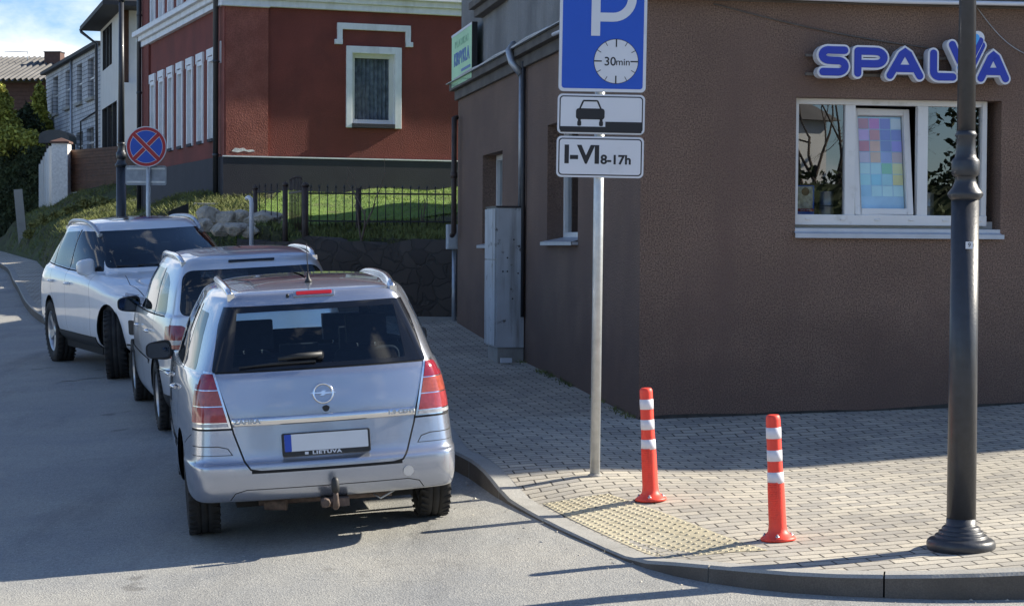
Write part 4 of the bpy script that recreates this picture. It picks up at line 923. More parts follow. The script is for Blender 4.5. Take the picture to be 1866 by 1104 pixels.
# parking sign pole
ps = G(1084, 866, Hs); tY = ps.y
sgn = empty('parking_sign', ps, 0, 'blue parking sign over two white plates on a galvanised pole', 'road sign')
sgn.rotation_euler = (0, R(.35), 0)
zz = lambda py: at(1090, py, tY-.06).z-ps.z
xx = lambda px, py: at(px, py, tY-.06).x-ps.x
topz = zz(-66)
mb = MB(); mb.lathe([(.035, -.1), (.035, topz+.02)], 'galv', 24); mb.build('pole', sgn)
mb = MB(); mb.lathe([(.05, -.01), (.048, .008), (.036, .012)], 'kerb', 16); mb.build('pole_foot', sgn)
SYW = Matrix.Rotation(R(1.2), 4, 'Z') @ Matrix.Rotation(R(.35), 4, 'Y')
w0 = .61
def plate(z0, z1, name, face, edge, cx):
    h = z1-z0; T = SYW @ Matrix.Translation((cx, -.06, (z0+z1)/2))
    mb = MB(); mb.prism(rrect(w0, h, .035), -.003, .012, 'signgrey', T); po = mb.build(name, sgn)
    mb = MB(); mb.prism(rrect(w0-.004, h-.004, .033), -.0045, -.003, 'signwhite', T)
    if edge == 'blue': mb.prism(rrect(w0-.045, h-.045, .02), -.006, -.0045, 'signblue', T)
    else:
        mb.prism(rrect(w0-.028, h-.028, .026), -.006, -.0045, 'signblack', T); mb.prism(rrect(w0-.044, h-.044, .02), -.0075, -.006, 'signwhite', T)
    mb.build('sign_face', po)
    mb = MB(); mb.box((-.05, .012, -.02), (.05, .03, .02), 'galv', T); mb.build('bracket', po)
    return po, T
cx0 = xx(1088.5, 100)
pz0, pz1 = zz(168), zz(-62)
po, T = plate(pz0, pz1, 'sign_plate', 'P', 'blue', cx0)
hh = (pz1-pz0)
# letter P: stem + bowl, bottom at py 66
zP = zz(66)-(pz0+pz1)/2; xP0, xP1 = xx(1067, 50)-cx0, xx(1082, 50)-cx0; zP1 = (zz(-46))-(pz0+pz1)/2
mb = MB(); wst = .062; HP = zP1-zP
mb.prism([(xP0, zP), (xP0+wst, zP), (xP0+wst, zP1), (xP0, zP1)], -.0085, -.006, 'signwhite', T)
zb0 = zz(40)-(pz0+pz1)/2; rr = (zP1-zb0)/2; xr = xP0+.15; outer = [(xP0+wst, zb0), (xr, zb0)]+arc(xr, zb0+rr, rr, -90, 90, 16)[1:]+[(xP0+wst, zP1)]
inn_ = [(xP0+wst, zb0+wst), (xr, zb0+wst)]+arc(xr, zb0+rr, rr-wst, -90, 90, 16)[1:]+[(xP0+wst, zP1-wst)]
n_ = len(outer); V = [T @ Vector((u, -.0085, v)) for u, v in outer+inn_]; mb.add(V, [(i, i+1, n_+i+1, n_+i) for i in range(n_-1)], 'signwhite')
mb.build('letter', po, recalc=False)
# dial
dx, dz = xx(1113, 112)-cx0, zz(112)-(pz0+pz1)/2; rd = .152
mb = MB(); mb.prism(disc(rd+.004, 48, dx, dz), -.0075, -.006, 'signblack', T); mb.prism(disc(rd, 48, dx, dz), -.009, -.0075, 'signwhite', T)
for k in range(12):
    a = k*30; l, w_ = (.052, .0045) if k % 3 == 0 else (.03, .0022); c_, s_ = math.cos(R(a)), math.sin(R(a))
    q = [(rd-l, -w_), (rd, -w_), (rd, w_), (rd-l, w_)]; mb.prism([(dx+x*c_-y*s_, dz+x*s_+y*c_) for x, y in q], -.0105, -.009, 'signblack', T)
mb.build('dial', po)
text_mesh('30', .085, 'signblack', T @ Matrix.Translation((dx-.042, -.0095, dz-.004)) @ TXT, 'lettering', po, .0004, .001)
text_mesh('min', .068, 'signblack', T @ Matrix.Translation((dx+.048, -.0095, dz-.006)) @ TXT, 'lettering', po, .0004, .0005)
po, T = plate(zz(245), zz(172), 'sign_plate', '', 'black', xx(1087, 210)); hp = zz(172)-zz(245)
mb = MB(); yA, yB = -.009, -.0075
mb.prism([(-.283, -.128), (.283, -.128), (.283, -.052), (.03, -.052), (.03, -.088), (-.283, -.088)], yA, yB, 'signblack', T)
cxx = -.076
mb.prism(rrect(.20, .076, .02, cx=cxx, cz=.0), yA, yB, 'signblack', T)
mb.prism([(cxx-.082, .03), (cxx-.056, .090), (cxx-.048, .097), (cxx+.048, .097), (cxx+.056, .090), (cxx+.082, .03), (cxx+.070, .03), (cxx+.045, .086), (cxx-.045, .086), (cxx-.070, .03)], yA, yB, 'signblack', T)
for s in (-1, 1): mb.prism(rrect(.028, .036, .010, cx=cxx+s*.076, cz=-.066), yA, yB, 'signblack', T); mb.prism([(cxx+s*.076-.010, -.030), (cxx+s*.076+.010, -.030), (cxx+s*.076+.010, -.052), (cxx+s*.076-.010, -.052)], yA, yB, 'signblack', T)
mb.build('pictogram', po)
po, T = plate(zz(324), zz(249), 'sign_plate', '', 'black', xx(1086, 286))
Tt = lambda x, z: T @ Matrix.Translation((x, -.008, z)) @ TXT
text_mesh('I-VI', .172, 'signblack', Tt(-.128, .010), 'lettering', po, .0004, .0065, 1.04)
text_mesh('8-17h', .088, 'signblack', Tt(.110, -.020), 'lettering', po, .0004, .003, 1.05)

# no-stopping sign in the distance
np_ = at(270, 430, 29.0); ns = empty('no_stopping_sign', (np_.x, np_.y, .9), 0, 'round red and blue no stopping sign with crossed bars on a thin pole', 'road sign')
dz = at(268, 268, 29).z-.9; ox = at(268, 268, 29).x-np_.x
mb = MB(); mb.lathe([(.032, 0), (.032, dz+.28)], 'galv', 16); mb.build('pole', ns)
T = Matrix.Translation((ox, -.05, dz)); rd = .298
mb = MB(); mb.prism(disc(rd), -.01, .008, 'signgrey', T); fo = mb.build('sign_plate', ns)
mb = MB(); mb.prism(disc(rd-.001), -.013, -.010, 'signwhite', T); mb.prism(disc(rd-.014), -.015, -.013, 'signred', T); mb.prism(disc(rd-.058), -.017, -.015, 'signwhite', T); mb.prism(disc(rd-.064), -.019, -.017, 'signblue', T)
for a, y in ((45, -.021), (-45, -.024)):
    c_, s_ = math.cos(R(a)), math.sin(R(a))
    for w_, yy, mt in ((.036, 0, 'signwhite'), (.028, -.0012, 'signred')):
        q = [(-rd+.05, -w_), (rd-.05, -w_), (rd-.05, w_), (-rd+.05, w_)]; mb.prism([(x*c_-y2*s_, x*s_+y2*c_) for x, y2 in q], y+yy, y+yy+.001, mt, T)
mb.build('sign_face', fo)
pp = at(267, 320, 29.1); T2 = Matrix.Translation((pp.x-np_.x, .05, pp.z-.9))
mb = MB(); mb.prism(rrect(.60, .29, .03), 0, .012, 'signgrey', T2); mb.box((-.28, -.012, -.11), (.28, 0, -.085), 'galv', T2); mb.box((-.28, -.012, .085), (.28, 0, .11), 'galv', T2); mb.build('back_plate', ns)

# ================================================================== RETAINING WALL, FENCE, ROCKS
mb = MB(); SWF = resample(catmull(SWALL, 6), .3); n = len(SWF)
BK = offs(SWF, -.85); vs = []; 
for i, (a, b) in enumerate(zip(SWF, BK)):
    zt_ = 1.93+.04*math.sin(i*.9)+.035*math.sin(i*2.3)
    for k in range(6): vs.append((a.x+.03*math.sin(i*1.9+k*1.1), a.y+.03*math.sin(i*1.3+k*2.1), .3+(zt_-.3)*k/5))
    vs.append((b.x, b.y, zt_-.02))
mb.add(vs, [(i*7+k, (i+1)*7+k, (i+1)*7+k+1, i*7+k+1) for i in range(n-1) for k in range(6)]+[(0, 1, 2, 3, 4, 5, 6)], 'rubble', True)
tag(mb.build('stone_wall', recalc=False), 'dark rubble stone retaining wall at the end of the pavement', 'wall')
mb = MB(); a = at(760, 583, 27.0); b_ = at(822, 583, 26.7)
tag(MB().box((-1.1, -.06, -.1), (1.0, .14, .07), 'kerb').build('concrete_edging'), 'pale concrete edging at the foot of the stone wall', 'edging').matrix_world = Matrix.Translation((-1.55, 27.3, Hs(-1.5, 27.2))) @ Matrix.Rotation(R(-12), 4, 'Z')
# picket fence panels
def fence_panel(x0, Y0, x1, Y1, zb, zt_, step, label, ptop=None):
    A_, B_ = Vector((x0, Y0, 0)), Vector((x1, Y1, 0)); l = (B_-A_).length; a = math.atan2(B_.y-A_.y, B_.x-A_.x)
    t = empty('iron_fence', (x0, Y0, zb), a, label, 'fence'); h = zt_-zb
    mb = MB(); mb.box((0, -.012, .06), (l, .012, .085), 'blackmetal'); mb.box((0, -.012, h-.13), (l, .012, h-.105), 'blackmetal'); mb.build('rail', t)
    n = max(2, int(l/step))
    for k in range(n):
        x = (k+.5)*l/n; mb = MB(); mb.tube([(x, 0, 0), (x, 0, h-.03)], .008, 'blackmetal', 6); mb.lathe([(.008, h-.035), (.016, h-.02), (.004, h+.015)], 'blackmetal', 6, Matrix.Translation((x, 0, 0))); mb.build('picket', t)
    return t
def fence_post(px, pyt, pyb, Y, wd, label, cap=True, lean=0):
    a = at(px, pyb, Y); b_ = at(px, pyt, Y); t = empty('fence_post', a, 0, label, 'fence post'); h = b_.z-a.z
    mb = MB(); mb.lathe([(wd, -.4), (wd, h-.05)], 'rustmetal', 14); mb.build('post', t)
    if cap: mb = MB(); mb.lathe([(wd*1.15, h-.06), (wd*1.15, h-.035), (wd*1.0, h-.02), (wd*.5, h-.0), (.002, h+.01)], 'rustmetal', 14); mb.build('cap', t)
    t.rotation_euler = (0, lean, 0); return t
fence_post(465, 338, 430, 30.6, .036, 'brown fence post at the left end of the fence')
fence_post(519.5, 332, 440, 29.6, .040, 'brown gate post left of the narrow gate')
fence_post(556, 333, 440, 29.4, .048, 'brown gate post right of the narrow gate')
fence_post(653, 337, 408, 30.0, .042, 'dark square topped post midway along the fence', cap=False)
zf = lambda py, Y: at(640, py, Y).z
a, b_ = at(468, 0, 30.6).x, at(516, 0, 30.6).x
fence_panel(a, 30.6, b_, 30.3, zf(408, 30.5), zf(337, 30.5), .12, 'short iron picket fence left of the gate')
a, b_ = at(560, 0, 29.9).x, at(832, 0, 29.9).x
fence_panel(a, 29.9, b_, 30.1, zf(412, 30), zf(339, 30), .123, 'long black iron picket fence on the stone wall, right of the gate')
# gate, open and seen nearly edge-on
gA, gB = at(524, 0, 30.2), at(552, 0, 29.5); t = empty('iron_gate', (gA.x, 30.5, zf(430, 29.8)), math.atan2(29.5-30.5, gB.x-gA.x), 'narrow iron gate of close pickets standing between two brown posts', 'gate')
lg = math.hypot(gB.x-gA.x, 1.0); hg = zf(328, 29.8)-zf(430, 29.8)
mb = MB(); mb.box((0, -.012, .05), (lg, .012, .08), 'rustmetal'); mb.box((0, -.012, hg-.2), (lg, .012, hg-.17), 'rustmetal'); mb.build('rail', t)
for k in range(9):
    x = (k+.5)*lg/9; mb = MB(); mb.tube([(x, 0, 0), (x, 0, hg+.03*math.sin(math.pi*(k+.5)/9))], .009, 'rustmetal', 6); mb.lathe([(.01, 0), (.015, .01), (.003, .03)], 'rustmetal', 6, Matrix.Translation((x, 0, hg+.03*math.sin(math.pi*(k+.5)/9)))); mb.build('picket', t)
# bare sapling in front of the fence
def branches(mb, p, d, l, r, depth, mat, spread=.5, nk=2, up=.1):
    q = p+d*l; mid = (p+q)/2+Vector(RNG.normal(size=3))*l*.04
    mb.tube([p, mid, q], [r, r*.85, r*.7], mat, 5 if r < .03 else 9, cap=False)
    if depth == 0: return
    for k in range(nk+(RNG.random() < .4)):
        nd = (d+Vector(RNG.normal(size=3))*spread+Vector((0, 0, up))).normalized(); branches(mb, q.lerp(p, RNG.random()*.35), nd, l*(.62+.25*RNG.random()), r*.62, depth-1, mat, spread, nk, up)
for px, py, Y, h, lab in ((658, 434, 28.6, .62, 'bare twiggy sapling growing above the stone wall in front of the fence'), (770, 405, 31, .3, 'small bare shoots in front of the lawn, near the right end of the fence')):
    p = at(px, py, Y); mb = MB(); 
    for k in range(3 if h > .5 else 2): branches(mb, p-Vector((0, 0, .05)), Vector((.25*(k-1)+.12, 0, 1)).normalized(), h*(.55+.2*k), .014, 3 if h > .5 else 2, 'twig', .42, 1, .2)
    tag(mb.build('sapling', recalc=False), lab, 'sapling')
# rocks
def rock(c, s, seed, label):
    bm = bmesh.new(); bmesh.ops.create_icosphere(bm, subdivisions=4, radius=1); rr = np.random.default_rng(seed)
    pl = [(Vector(rr.normal(size=3)).normalized(), .62+.25*rr.random()) for _ in range(16)]; ph = rr.random(6)*6
    for v in bm.verts:
        p = v.co.copy()
        for n_, d_ in pl:
            k = p.dot(n_)-d_
            if k > 0: p -= n_*k*.92
        p += v.co*(.03*math.sin(7*v.co.x+ph[0])*math.sin(6*v.co.y+ph[1])+.02*math.sin(17*v.co.z+ph[2])*math.sin(15*v.co.x+ph[3]))
        v.co = Vector((p.x*s[0], p.y*s[1], p.z*s[2]))
    me = bpy.data.meshes.new('rock'); bm.to_mesh(me); bm.free(); me.materials.append(MT['rock'])
    o = bpy.data.objects.new('rock', me); C.objects.link(o); o.location = c; o.rotation_euler = (0, 0, rr.random()*.6); tag(o, label, 'rock', 'pale rocks on the bank')
RK = [(383, 394, .22, .15, 'pale squarish rock at the left end of the row on the bank'), (413, 402, .24, .17, 'large pale cracked rock in the middle of the row on the bank'), (440, 398, .17, .12, 'smaller rock tucked right of the large cracked one'), (482, 399, .32, .13, 'low long pale rock right of the leaning white post, behind the fence'),
      (398, 420, .16, .10, 'mossy rock below the pale squarish one'), (430, 418, .20, .11, 'grey rock half sunk below the large cracked one'), (372, 412, .13, .10, 'small dark rock lowest at the left of the row'), (455, 424, .15, .08, 'flat rock at the foot of the white bent post')]
for k, (px, py, w_, h_, lab) in enumerate(RK): rock(at(px, py, 30.6 if py < 410 else 30.0), (w_*1.05, w_*.9, h_*1.25), k+3, lab)
# bent white post (hoop), dark board, concrete slab edge
p0, p1 = at(458, 470, 28.9), at(458, 372, 28.9); mb = MB()
mb.tube([(0, 0, 0), (0, 0, p1.z-p0.z), (-.01, .02, p1.z-p0.z+.07), (-.05, .10, p1.z-p0.z+.10), (-.10, .25, p1.z-p0.z+.09)], .032, 'signwhite', 12)
tag(mb.build('bent_post'), 'pale grey bent metal post standing in front of the rocks', 'post').location = p0
p = at(324, 402, 31); zt_ = at(324, 370, 31).z
mb = MB(); w_ = .15; mb.add([(-w_, 0, -.6), (w_, .1, -.6), (w_, .1, zt_-p.z+.0), (-w_, 0, zt_-p.z-.13), (-w_, .04, -.6), (w_, .14, -.6), (w_, .14, zt_-p.z), (-w_, .04, zt_-p.z-.13)], [(0, 1, 2, 3), (7, 6, 5, 4), (0, 3, 7, 4), (1, 5, 6, 2), (3, 2, 6, 7), (0, 4, 5, 1)], 'blackplastic')
tag(mb.build('dark_board'), 'small dark slanted board standing on the bank left of the rocks', 'board').location = p
a = at(345, 372, 36.5); b_ = at(458, 366, 36.5)
mb = MB(); mb.box((a.x, 36.9, a.z-.3), (b_.x, 37.3, a.z+.03), 'kerb'); tag(mb.build('concrete_step', bevel=.02), 'low concrete step beside the corner of the red house', 'step')
# leaning concrete post far left
p = Gb(41, 434); tp = at(32, 345, p.y); h = (tp.z-p.z)
mb = MB(); mb.box((-.14, -.09, -.3), (.14, .09, h), 'kerb'); mb.build('x')
o = bpy.data.objects['x']; o.name = 'concrete_post'; o.location = p; o.rotation_euler = (0, -.09, R(12)); tag(o, 'leaning pale concrete post at the edge of the far pavement', 'post')
# ================================================================== RED HOUSE
RO = Vector((at(411, 300, 38).x, 38, 0)); RA = R(20.5)
RU = Vector((math.cos(RA), math.sin(RA), 0)); RV = Vector((-math.sin(RA), math.cos(RA), 0))
RT = Matrix.Translation(RO) @ Matrix.Rotation(RA, 4, 'Z')
def red_uv(px, py, front=True):
    p = hit(px, py, RO, RV if front else RU)-RO; return (p.dot(RU) if front else p.dot(RV)), p.z
red = empty('red_house', RO, RA, 'dark red rendered house with white trim and a charcoal plinth above the lawn', 'house')
zso = red_uv(560, 288)[1]; zco = red_uv(620, 20)[1]
LEN = red_uv(262, 200, False)[0]; print('LEN', LEN); FW = 9.2
wa, wz1 = red_uv(641, 97); wb, _ = red_uv(719, 97); _, wz0 = red_uv(680, 226)
mb = MB()
wall_mb(mb, Z0, XU, -YV, 0, FW, zso, 12.0, [(wa, wb, wz0, wz1)], .14, 'red', 'trim')
# facade openings on the long side
SWN = [(392, 380), (376, 358), (354.5, 339), (334, 320), (315, 301.5), (300, 287), (285.5, 273.5)]
zht = np.mean([red_uv(392, 63, False)[1], red_uv(277, 157, False)[1]]); zwb = np.mean([red_uv(388, 241, False)[1], red_uv(309, 282, False)[1]])
zwt = red_uv(386, 112, False)[1]; zub = np.mean([red_uv(307, 41, False)[1], red_uv(292, 55, False)[1]])
LOPS = []; VS = []
vs_ = sorted([red_uv((a+b)/2, 200, False)[0] for a, b in SWN]); v0_ = vs_[0]; pit = (vs_[-1]-vs_[0])/(len(vs_)-1); ww = pit*.20; print('pitch', pit)
VS = [v0_+pit*k for k in range(-0, len(vs_))]
for v in VS:
    LOPS.append((v-ww, v+ww, zwb, zwt)); LOPS.append((v-ww, v+ww, zub, zub+2.6))
wall_mb(mb, Z0, YV, -XU, 0, LEN, zso, 12.0, LOPS, .12, 'red', 'trim')
mb.quad((FW, 0, zso), (FW, LEN, zso), (FW, LEN, 12), (FW, 0, 12), 'red'); mb.quad((0, LEN, zso), (0, LEN, 12), (FW, LEN, 12), (FW, LEN, zso), 'red')
mb.build('red_wall', red, recalc=False)
pa, _ = red_uv(413, 200); pb_, _ = red_uv(488, 200)
mb = MB(); mb.box((-.0, -.035, zso+.01), (pb_, .0, zco), 'redpale'); mb.build('corner_pilaster', red)
mb = MB(); mb.box((-.03, -.002, zso), (.0, .9, zco), 'redpale'); mb.box((-.05, LEN-.9, zso), (.0, LEN, 12), 'red'); mb.build('side_pilaster', red)
mb = MB(); a_, b2 = red_uv(421, 273), red_uv(464, 273)
mb.prism([(a_[0], a_[1]-.03), (a_[0]+.12, a_[1]-.055), (b2[0]*.62, a_[1]-.02), (b2[0]*.8, a_[1]-.04), (b2[0], a_[1]-.025), (b2[0]*.93, a_[1]+.01), (b2[0]*.72, a_[1]+.0), (b2[0]*.6, a_[1]+.04), (a_[0]+.16, a_[1]+.025), (a_[0]+.07, a_[1]+.035)], -.04, -.035, 'wallspec', Matrix()); mb.build('bare_patch', red)
mb = MB(); mb.box((-.06, -.06, 1.6), (FW, .3, zso), 'socle'); mb.box((-.06, .3, 1.6), (.3, LEN, zso), 'socle'); mb.build('plinth', red)
mb = MB(); mb.box((-.075, -.075, zso-.012), (FW, -.06, zso+.012), 'trim'); mb.build('plinth_trim', red)
mb = MB()
for d, z0, z1 in ((.10, zco, zco+.13), (.17, zco+.13, zco+.24), (.26, zco+.24, zco+.36)):
    mb.box((-d, -d, z0), (FW, 0, z1), 'trim'); mb.box((-d, 0, z0), (0, LEN+d*.5, z1), 'trim')
mb.box((-.11, pb_-.02 if False else -.112, zco-.02), (pb_+.02, -.0, zco+.02), 'trim'); mb.build('cornice', red, bevel=.012)
# front window
fw = MB(); o0, z0 = red_uv(630, 230); o1, z1 = red_uv(731, 88); z1 = red_uv(680, 86)[1]; z0 = red_uv(680, 234)[1]
fw.box((o0, -.05, z0), (wa, 0, z1), 'trim'); fw.box((wb, -.05, z0), (o1, 0, z1), 'trim'); fw.box((wa, -.05, wz1), (wb, 0, z1), 'trim'); fw.box((wa, -.07, z0), (wb, 0, wz0), 'socle')
wn = fw.build('front_window', red, bevel=.006)
mb = MB(); frame_mb(mb, wa, wb, wz0, wz1, .085, .08, .13, 'upvc'); mb.build('frame', wn, bevel=.006)
mb = MB(); mb.quad((wa+.08, .11, wz0+.08), (wb-.08, .11, wz0+.08), (wb-.08, .11, wz1-.08), (wa+.08, .11, wz1-.08), 'houseglass'); mb.build('pane', wn, recalc=False)
mb = MB(); nf = 60; vs = []
for k in range(nf+1):
    u = wa+(wb-wa)*k/nf; vs += [(u, .2+.03*math.sin(k*1.1)+.015*math.sin(k*2.7), wz0), (u, .2+.03*math.sin(k*1.1)+.015*math.sin(k*2.7), wz1)]
mb.add(vs, [(2*k, 2*k+2, 2*k+3, 2*k+1) for k in range(nf)], 'curtain', True); mb.build('curtain', wn, recalc=False)
mb = MB(); L0, _ = red_uv(609, 80); L1, _ = red_uv(751, 80); zA = red_uv(680, 45)[1]; zB = red_uv(680, 83)[1]; l0, l1 = red_uv(614, 60)[0], red_uv(747, 60)[0]
mb.box((l0, -.06, zA-.12), (l1, 0, zA), 'trim'); mb.box((l0, -.06, zB), (l0+.10, 0, zA-.12), 'trim'); mb.box((l1-.10, -.06, zB), (l1, 0, zA-.12), 'trim'); mb.box((L0, -.075, zB-.01), (l0+.10, -.001, zB+.085), 'trim'); mb.box((l1-.10, -.075, zB-.01), (L1, -.001, zB+.085), 'trim'); mb.build('hood_moulding', red, bevel=.004)
# tall windows of the long side
for v in VS:
    for zb_, zt_, hd in ((zwb, zwt, zht), (zub, zub+2.6, zub+3.2)):
        mb = MB(); fr = .09
        mb.box((-.03, v-ww-fr, zb_-.05), (0, v-ww, zt_+fr), 'trim'); mb.box((-.03, v+ww, zb_-.05), (0, v+ww+fr, zt_+fr), 'trim'); mb.box((-.03, v-ww, zt_), (0, v+ww, zt_+fr), 'trim')
        mb.box((-.05, v-ww-.02, zb_-.06), (.1, v+ww+.02, zb_), 'socle')
        o = mb.build('side_window', red)
        mb = MB(); mb.box((-.045, v-ww-.13, zt_+.05), (-.001, v-ww-.02, hd), 'trim'); mb.box((-.045, v+ww+.02, zt_+.05), (-.001, v+ww+.13, hd), 'trim'); mb.box((-.045, v-ww-.02, hd-.14), (-.001, v+ww+.02, hd), 'trim'); mb.build('hood_moulding', o)
        mb = MB(); mb.box((.06, v-ww, zb_), (.11, v-ww+.07, zt_), 'upvc'); mb.box((.06, v+ww-.07, zb_), (.11, v+ww, zt_), 'upvc'); mb.box((.06, v-.03, zb_), (.10, v+.03, zt_), 'upvc'); mb.box((.06, v-ww+.07, zb_), (.11, v+ww-.07, zb_+.07), 'upvc'); mb.build('frame', o)
        mb = MB(); mb.quad((.085, v-ww, zb_), (.085, v+ww, zb_), (.085, v+ww, zt_), (.085, v-ww, zt_), 'houseglass'); mb.build('pane', o, recalc=False)
        mb = MB(); mb.quad((.2, v-ww-.1, zb_), (.2, v+ww+.1, zb_), (.2, v+ww+.1, zt_), (.2, v-ww-.1, zt_), 'curtain'); mb.build('curtain', o, recalc=False)
mb = MB(); mb.add([(-.4, -.4, 12), (FW+.4, -.4, 12), (FW+.4, LEN+.4, 12), (-.4, LEN+.4, 12), (FW/2, 4, 14.5), (FW/2, LEN-4, 14.5)], [(0, 1, 4), (1, 2, 5, 4), (2, 3, 5), (3, 0, 4, 5), (0, 3, 2, 1)], 'darkroof'); mb.build('roof', red)
vd = red_uv(399, 300, False)[0]; vd2 = red_uv(251, 200, False)[0]
for vv in (.30, LEN-.12):
    mb = MB(); mb.tube([(-.13, vv, 2.5), (-.13, vv, 12)], .055, 'lamp', 14)
    for z in (3.6, 5.4, 7.2, 9): mb.tube([(-.13, vv, z), (-.0, vv, z)], .012, 'lamp', 6); mb.lathe([(.062, z-.03), (.062, z+.03)], 'lamp', 14, Matrix.Translation((-.13, vv, 0)))
    mb.build('downpipe', red)
mb = MB(); mb.box((-.05, .25, red_uv(404, 116, False)[1]), (-.0, .33, red_uv(404, 76, False)[1]), 'trim'); mb.build('wall_plate', red)

# ================================================================== WHITE HOUSE with dark windows
WA = R(17.4); WU = Vector((math.cos(WA), math.sin(WA), 0)); WV = Vector((-math.sin(WA), math.cos(WA), 0))
wp = at(222, 300, 69); WO = Vector((wp.x, wp.y, 0))
def wuv(px, py, front, off=0):
    p = hit(px, py, WO+WV*off if front else WO+WU*off, WV if front else WU)-WO; return (p.dot(WU) if front else p.dot(WV)), p.z
white = empty('white_house', WO, WA, 'white rendered house with dark window bands and a deep dark eave, behind the lamp post', 'house')
zl = wuv(240, 151, True)[1]; ze = wuv(245, 12, True)[1]
vE = wuv(183, 300, False)[0]
uw0 = (hit(205, 100, WO, WU)-WO)
mb = MB()
vw0, vw1 = wuv(186, 230, False)[0], wuv(213, 230, False)[0]
lw = (min(vw0, vw1), max(vw0, vw1)); zl1 = wuv(213, 183, False)[1]; zl0 = 2.9
uv0 = wuv(187, 100, False)[0]; uv1 = wuv(204, 100, False)[0]; upz0, upz1 = wuv(187, 140, False)[1]+.2, wuv(187, 58, False)[1]
wall_mb(mb, Z0, YV, -XU, 0, vE, 2, ze, [(lw[0], lw[1], zl0, zl1), (min(uv0, uv1)+.0, max(uv0, uv1), upz0, upz1)], .2, 'whitewall', 'blackmetal')
wall_mb(mb, Z0, XU, -YV, 0, 5, 2, zl, [], .2, 'lightwall')
wall_mb(mb, (0, .45, 0), XU, -YV, 0, 5, zl, ze, [], .2, 'lightwall'); mb.quad((0, 0, zl), (5, 0, zl), (5, .45, zl), (0, .45, zl), 'sill')
mb.build('white_wall', white, recalc=False)
mb = MB(); ux0, ux1 = wuv(227, 80, True)[0], wuv(237, 80, True)[0]; mb.box((ux0, .40, zl+.01), (ux1, .449, ze), 'wood'); mb.build('wooden_board', white)
for (a, b_, c_, d_) in ((lw[0], lw[1], zl0, zl1), (min(uv0, uv1), max(uv0, uv1), upz0, upz1)):
    mb = MB(); mb.quad((.1, a, c_), (.1, b_, c_), (.1, b_, d_), (.1, a, d_), 'houseglass')
    for k in range(4): q = a+(b_-a)*k/3; mb.box((.02, q-.05, c_), (.12, q+.05, d_), 'blackmetal')
    mb.build('window', white, recalc=False); mb = MB(); mb.box((.3, a-.2, c_-.2), (.35, b_+.2, d_+.2), 'interior'); mb.build('blind', white)
mb = MB(); mb.add([(-.75, -1.0, ze-.10), (5, -1.0, ze-.1), (5, vE+.3, ze-.1), (-.75, vE+.3, ze-.1), (-.75, -1, ze+.06), (5, -1, ze+.06), (5, vE+.3, ze+.06), (-.75, vE+.3, ze+.06), (4, 2, ze+2.6), (4, vE-2, ze+2.6)],
       [(0, 3, 2, 1), (0, 1, 5, 4), (1, 2, 6, 5), (2, 3, 7, 6), (3, 0, 4, 7), (4, 5, 8), (5, 6, 9, 8), (6, 7, 9), (7, 4, 8, 9)], 'darkroof'); mb.build('roof', white)
mb = MB(); mb.tube([(-.72, vE+.3, ze-.05), (-.70, vE+.25, ze-.15), (-.15, vE+.05, ze-.6), (-.12, vE+.02, 3.0)], .06, 'lamp', 10); mb.build('downpipe', white)

# ================================================================== GREY BRICK HOUSE
bp0 = at(182, 300, 78); BA2 = math.atan2(-.35, -.94)
dirv = Vector((-.36, .933, 0)).normalized()
GO = Vector((bp0.x, bp0.y, 0)); gz0 = 7.55
Nn_ = Vector((-dirv.y, dirv.x, 0)); 
if Nn_.y > 0: Nn_ = -Nn_
def guv(px, py):
    p = hit(px, py, GO, Nn_)-GO; return p.dot(dirv), p.z
grey = empty('grey_brick_house', GO, math.atan2(-dirv.y, -dirv.x), 'weathered grey brick house with narrow upright windows and a brown chimney', 'house')
GI = grey.matrix_basis.inverted() if False else (Matrix.Translation(GO) @ Matrix.Rotation(math.atan2(-dirv.y, -dirv.x), 4, 'Z')).inverted()
# local: x = -dirv (towards us), so facade runs x from -len to 0 ; outward normal is local -y or +y
gl, _ = guv(84, 250); Nl = (GI.to_3x3() @ Nn_); sgn_ = 1 if Nl.y > 0 else -1
ops = []
for xa, xb, yt, yb in ((97, 106, 140, 207), (119.5, 129.5, 128, 195), (140, 149.5, 117, 187), (160, 171, 106, 178)):
    a, zt_ = guv(xb, yt); b_, zb_ = guv(xa, yb); ops.append((-b_, -a, guv((xa+xb)/2, yb)[1], guv((xa+xb)/2, yt)[1]))
for xa, xb, yt in ((139, 151, 241), (158, 171, 233)):
    a, _ = guv(xb, yt); b_, _ = guv(xa, yt); ops.append((-b_, -a, guv(150, 290)[1], guv((xa+xb)/2, yt)[1]))
ztop = guv(183, 88)[1]; ztop2 = guv(86, 131)[1]; ztop = (ztop+ztop2)/2
mb = MB(); wall_mb(mb, Z0, XU, YV*sgn_, -gl, .2, 2, ztop, ops, .2, 'greybrick')
mb.box((-gl-.02, -sgn_*0-.0, 2), (-gl, -sgn_*6, ztop), 'greybrick'); mb.quad((.2, 0, 2), (.2, -sgn_*6, 2), (.2, -sgn_*6, ztop), (.2, 0, ztop), 'greybrick'); mb.build('brick_wall', grey, recalc=False)
for q in ops:
    mb = MB(); y = -sgn_*.12; mb.quad((q[0], y, q[2]), (q[1], y, q[2]), (q[1], y, q[3]), (q[0], y, q[3]), 'houseglass'); mb.box((q[0]+.0, y-.02, (q[2]+q[3])/2-.03), (q[1], y+.02, (q[2]+q[3])/2+.03), 'upvc'); o = mb.build('window', grey, recalc=False)
    mb = MB(); mb.box((q[0]-.2, -sgn_*.25, q[2]-.1), (q[1]+.2, -sgn_*.3, q[3]+.1), 'curtain'); mb.build('blind', o)
    mb = MB(); mb.box((q[0]-.12, min(0, sgn_*.12), q[2]-.13), (q[1]+.12, max(0, sgn_*.12), q[2]-.0), 'kerb'); mb.build('window_sill', grey)
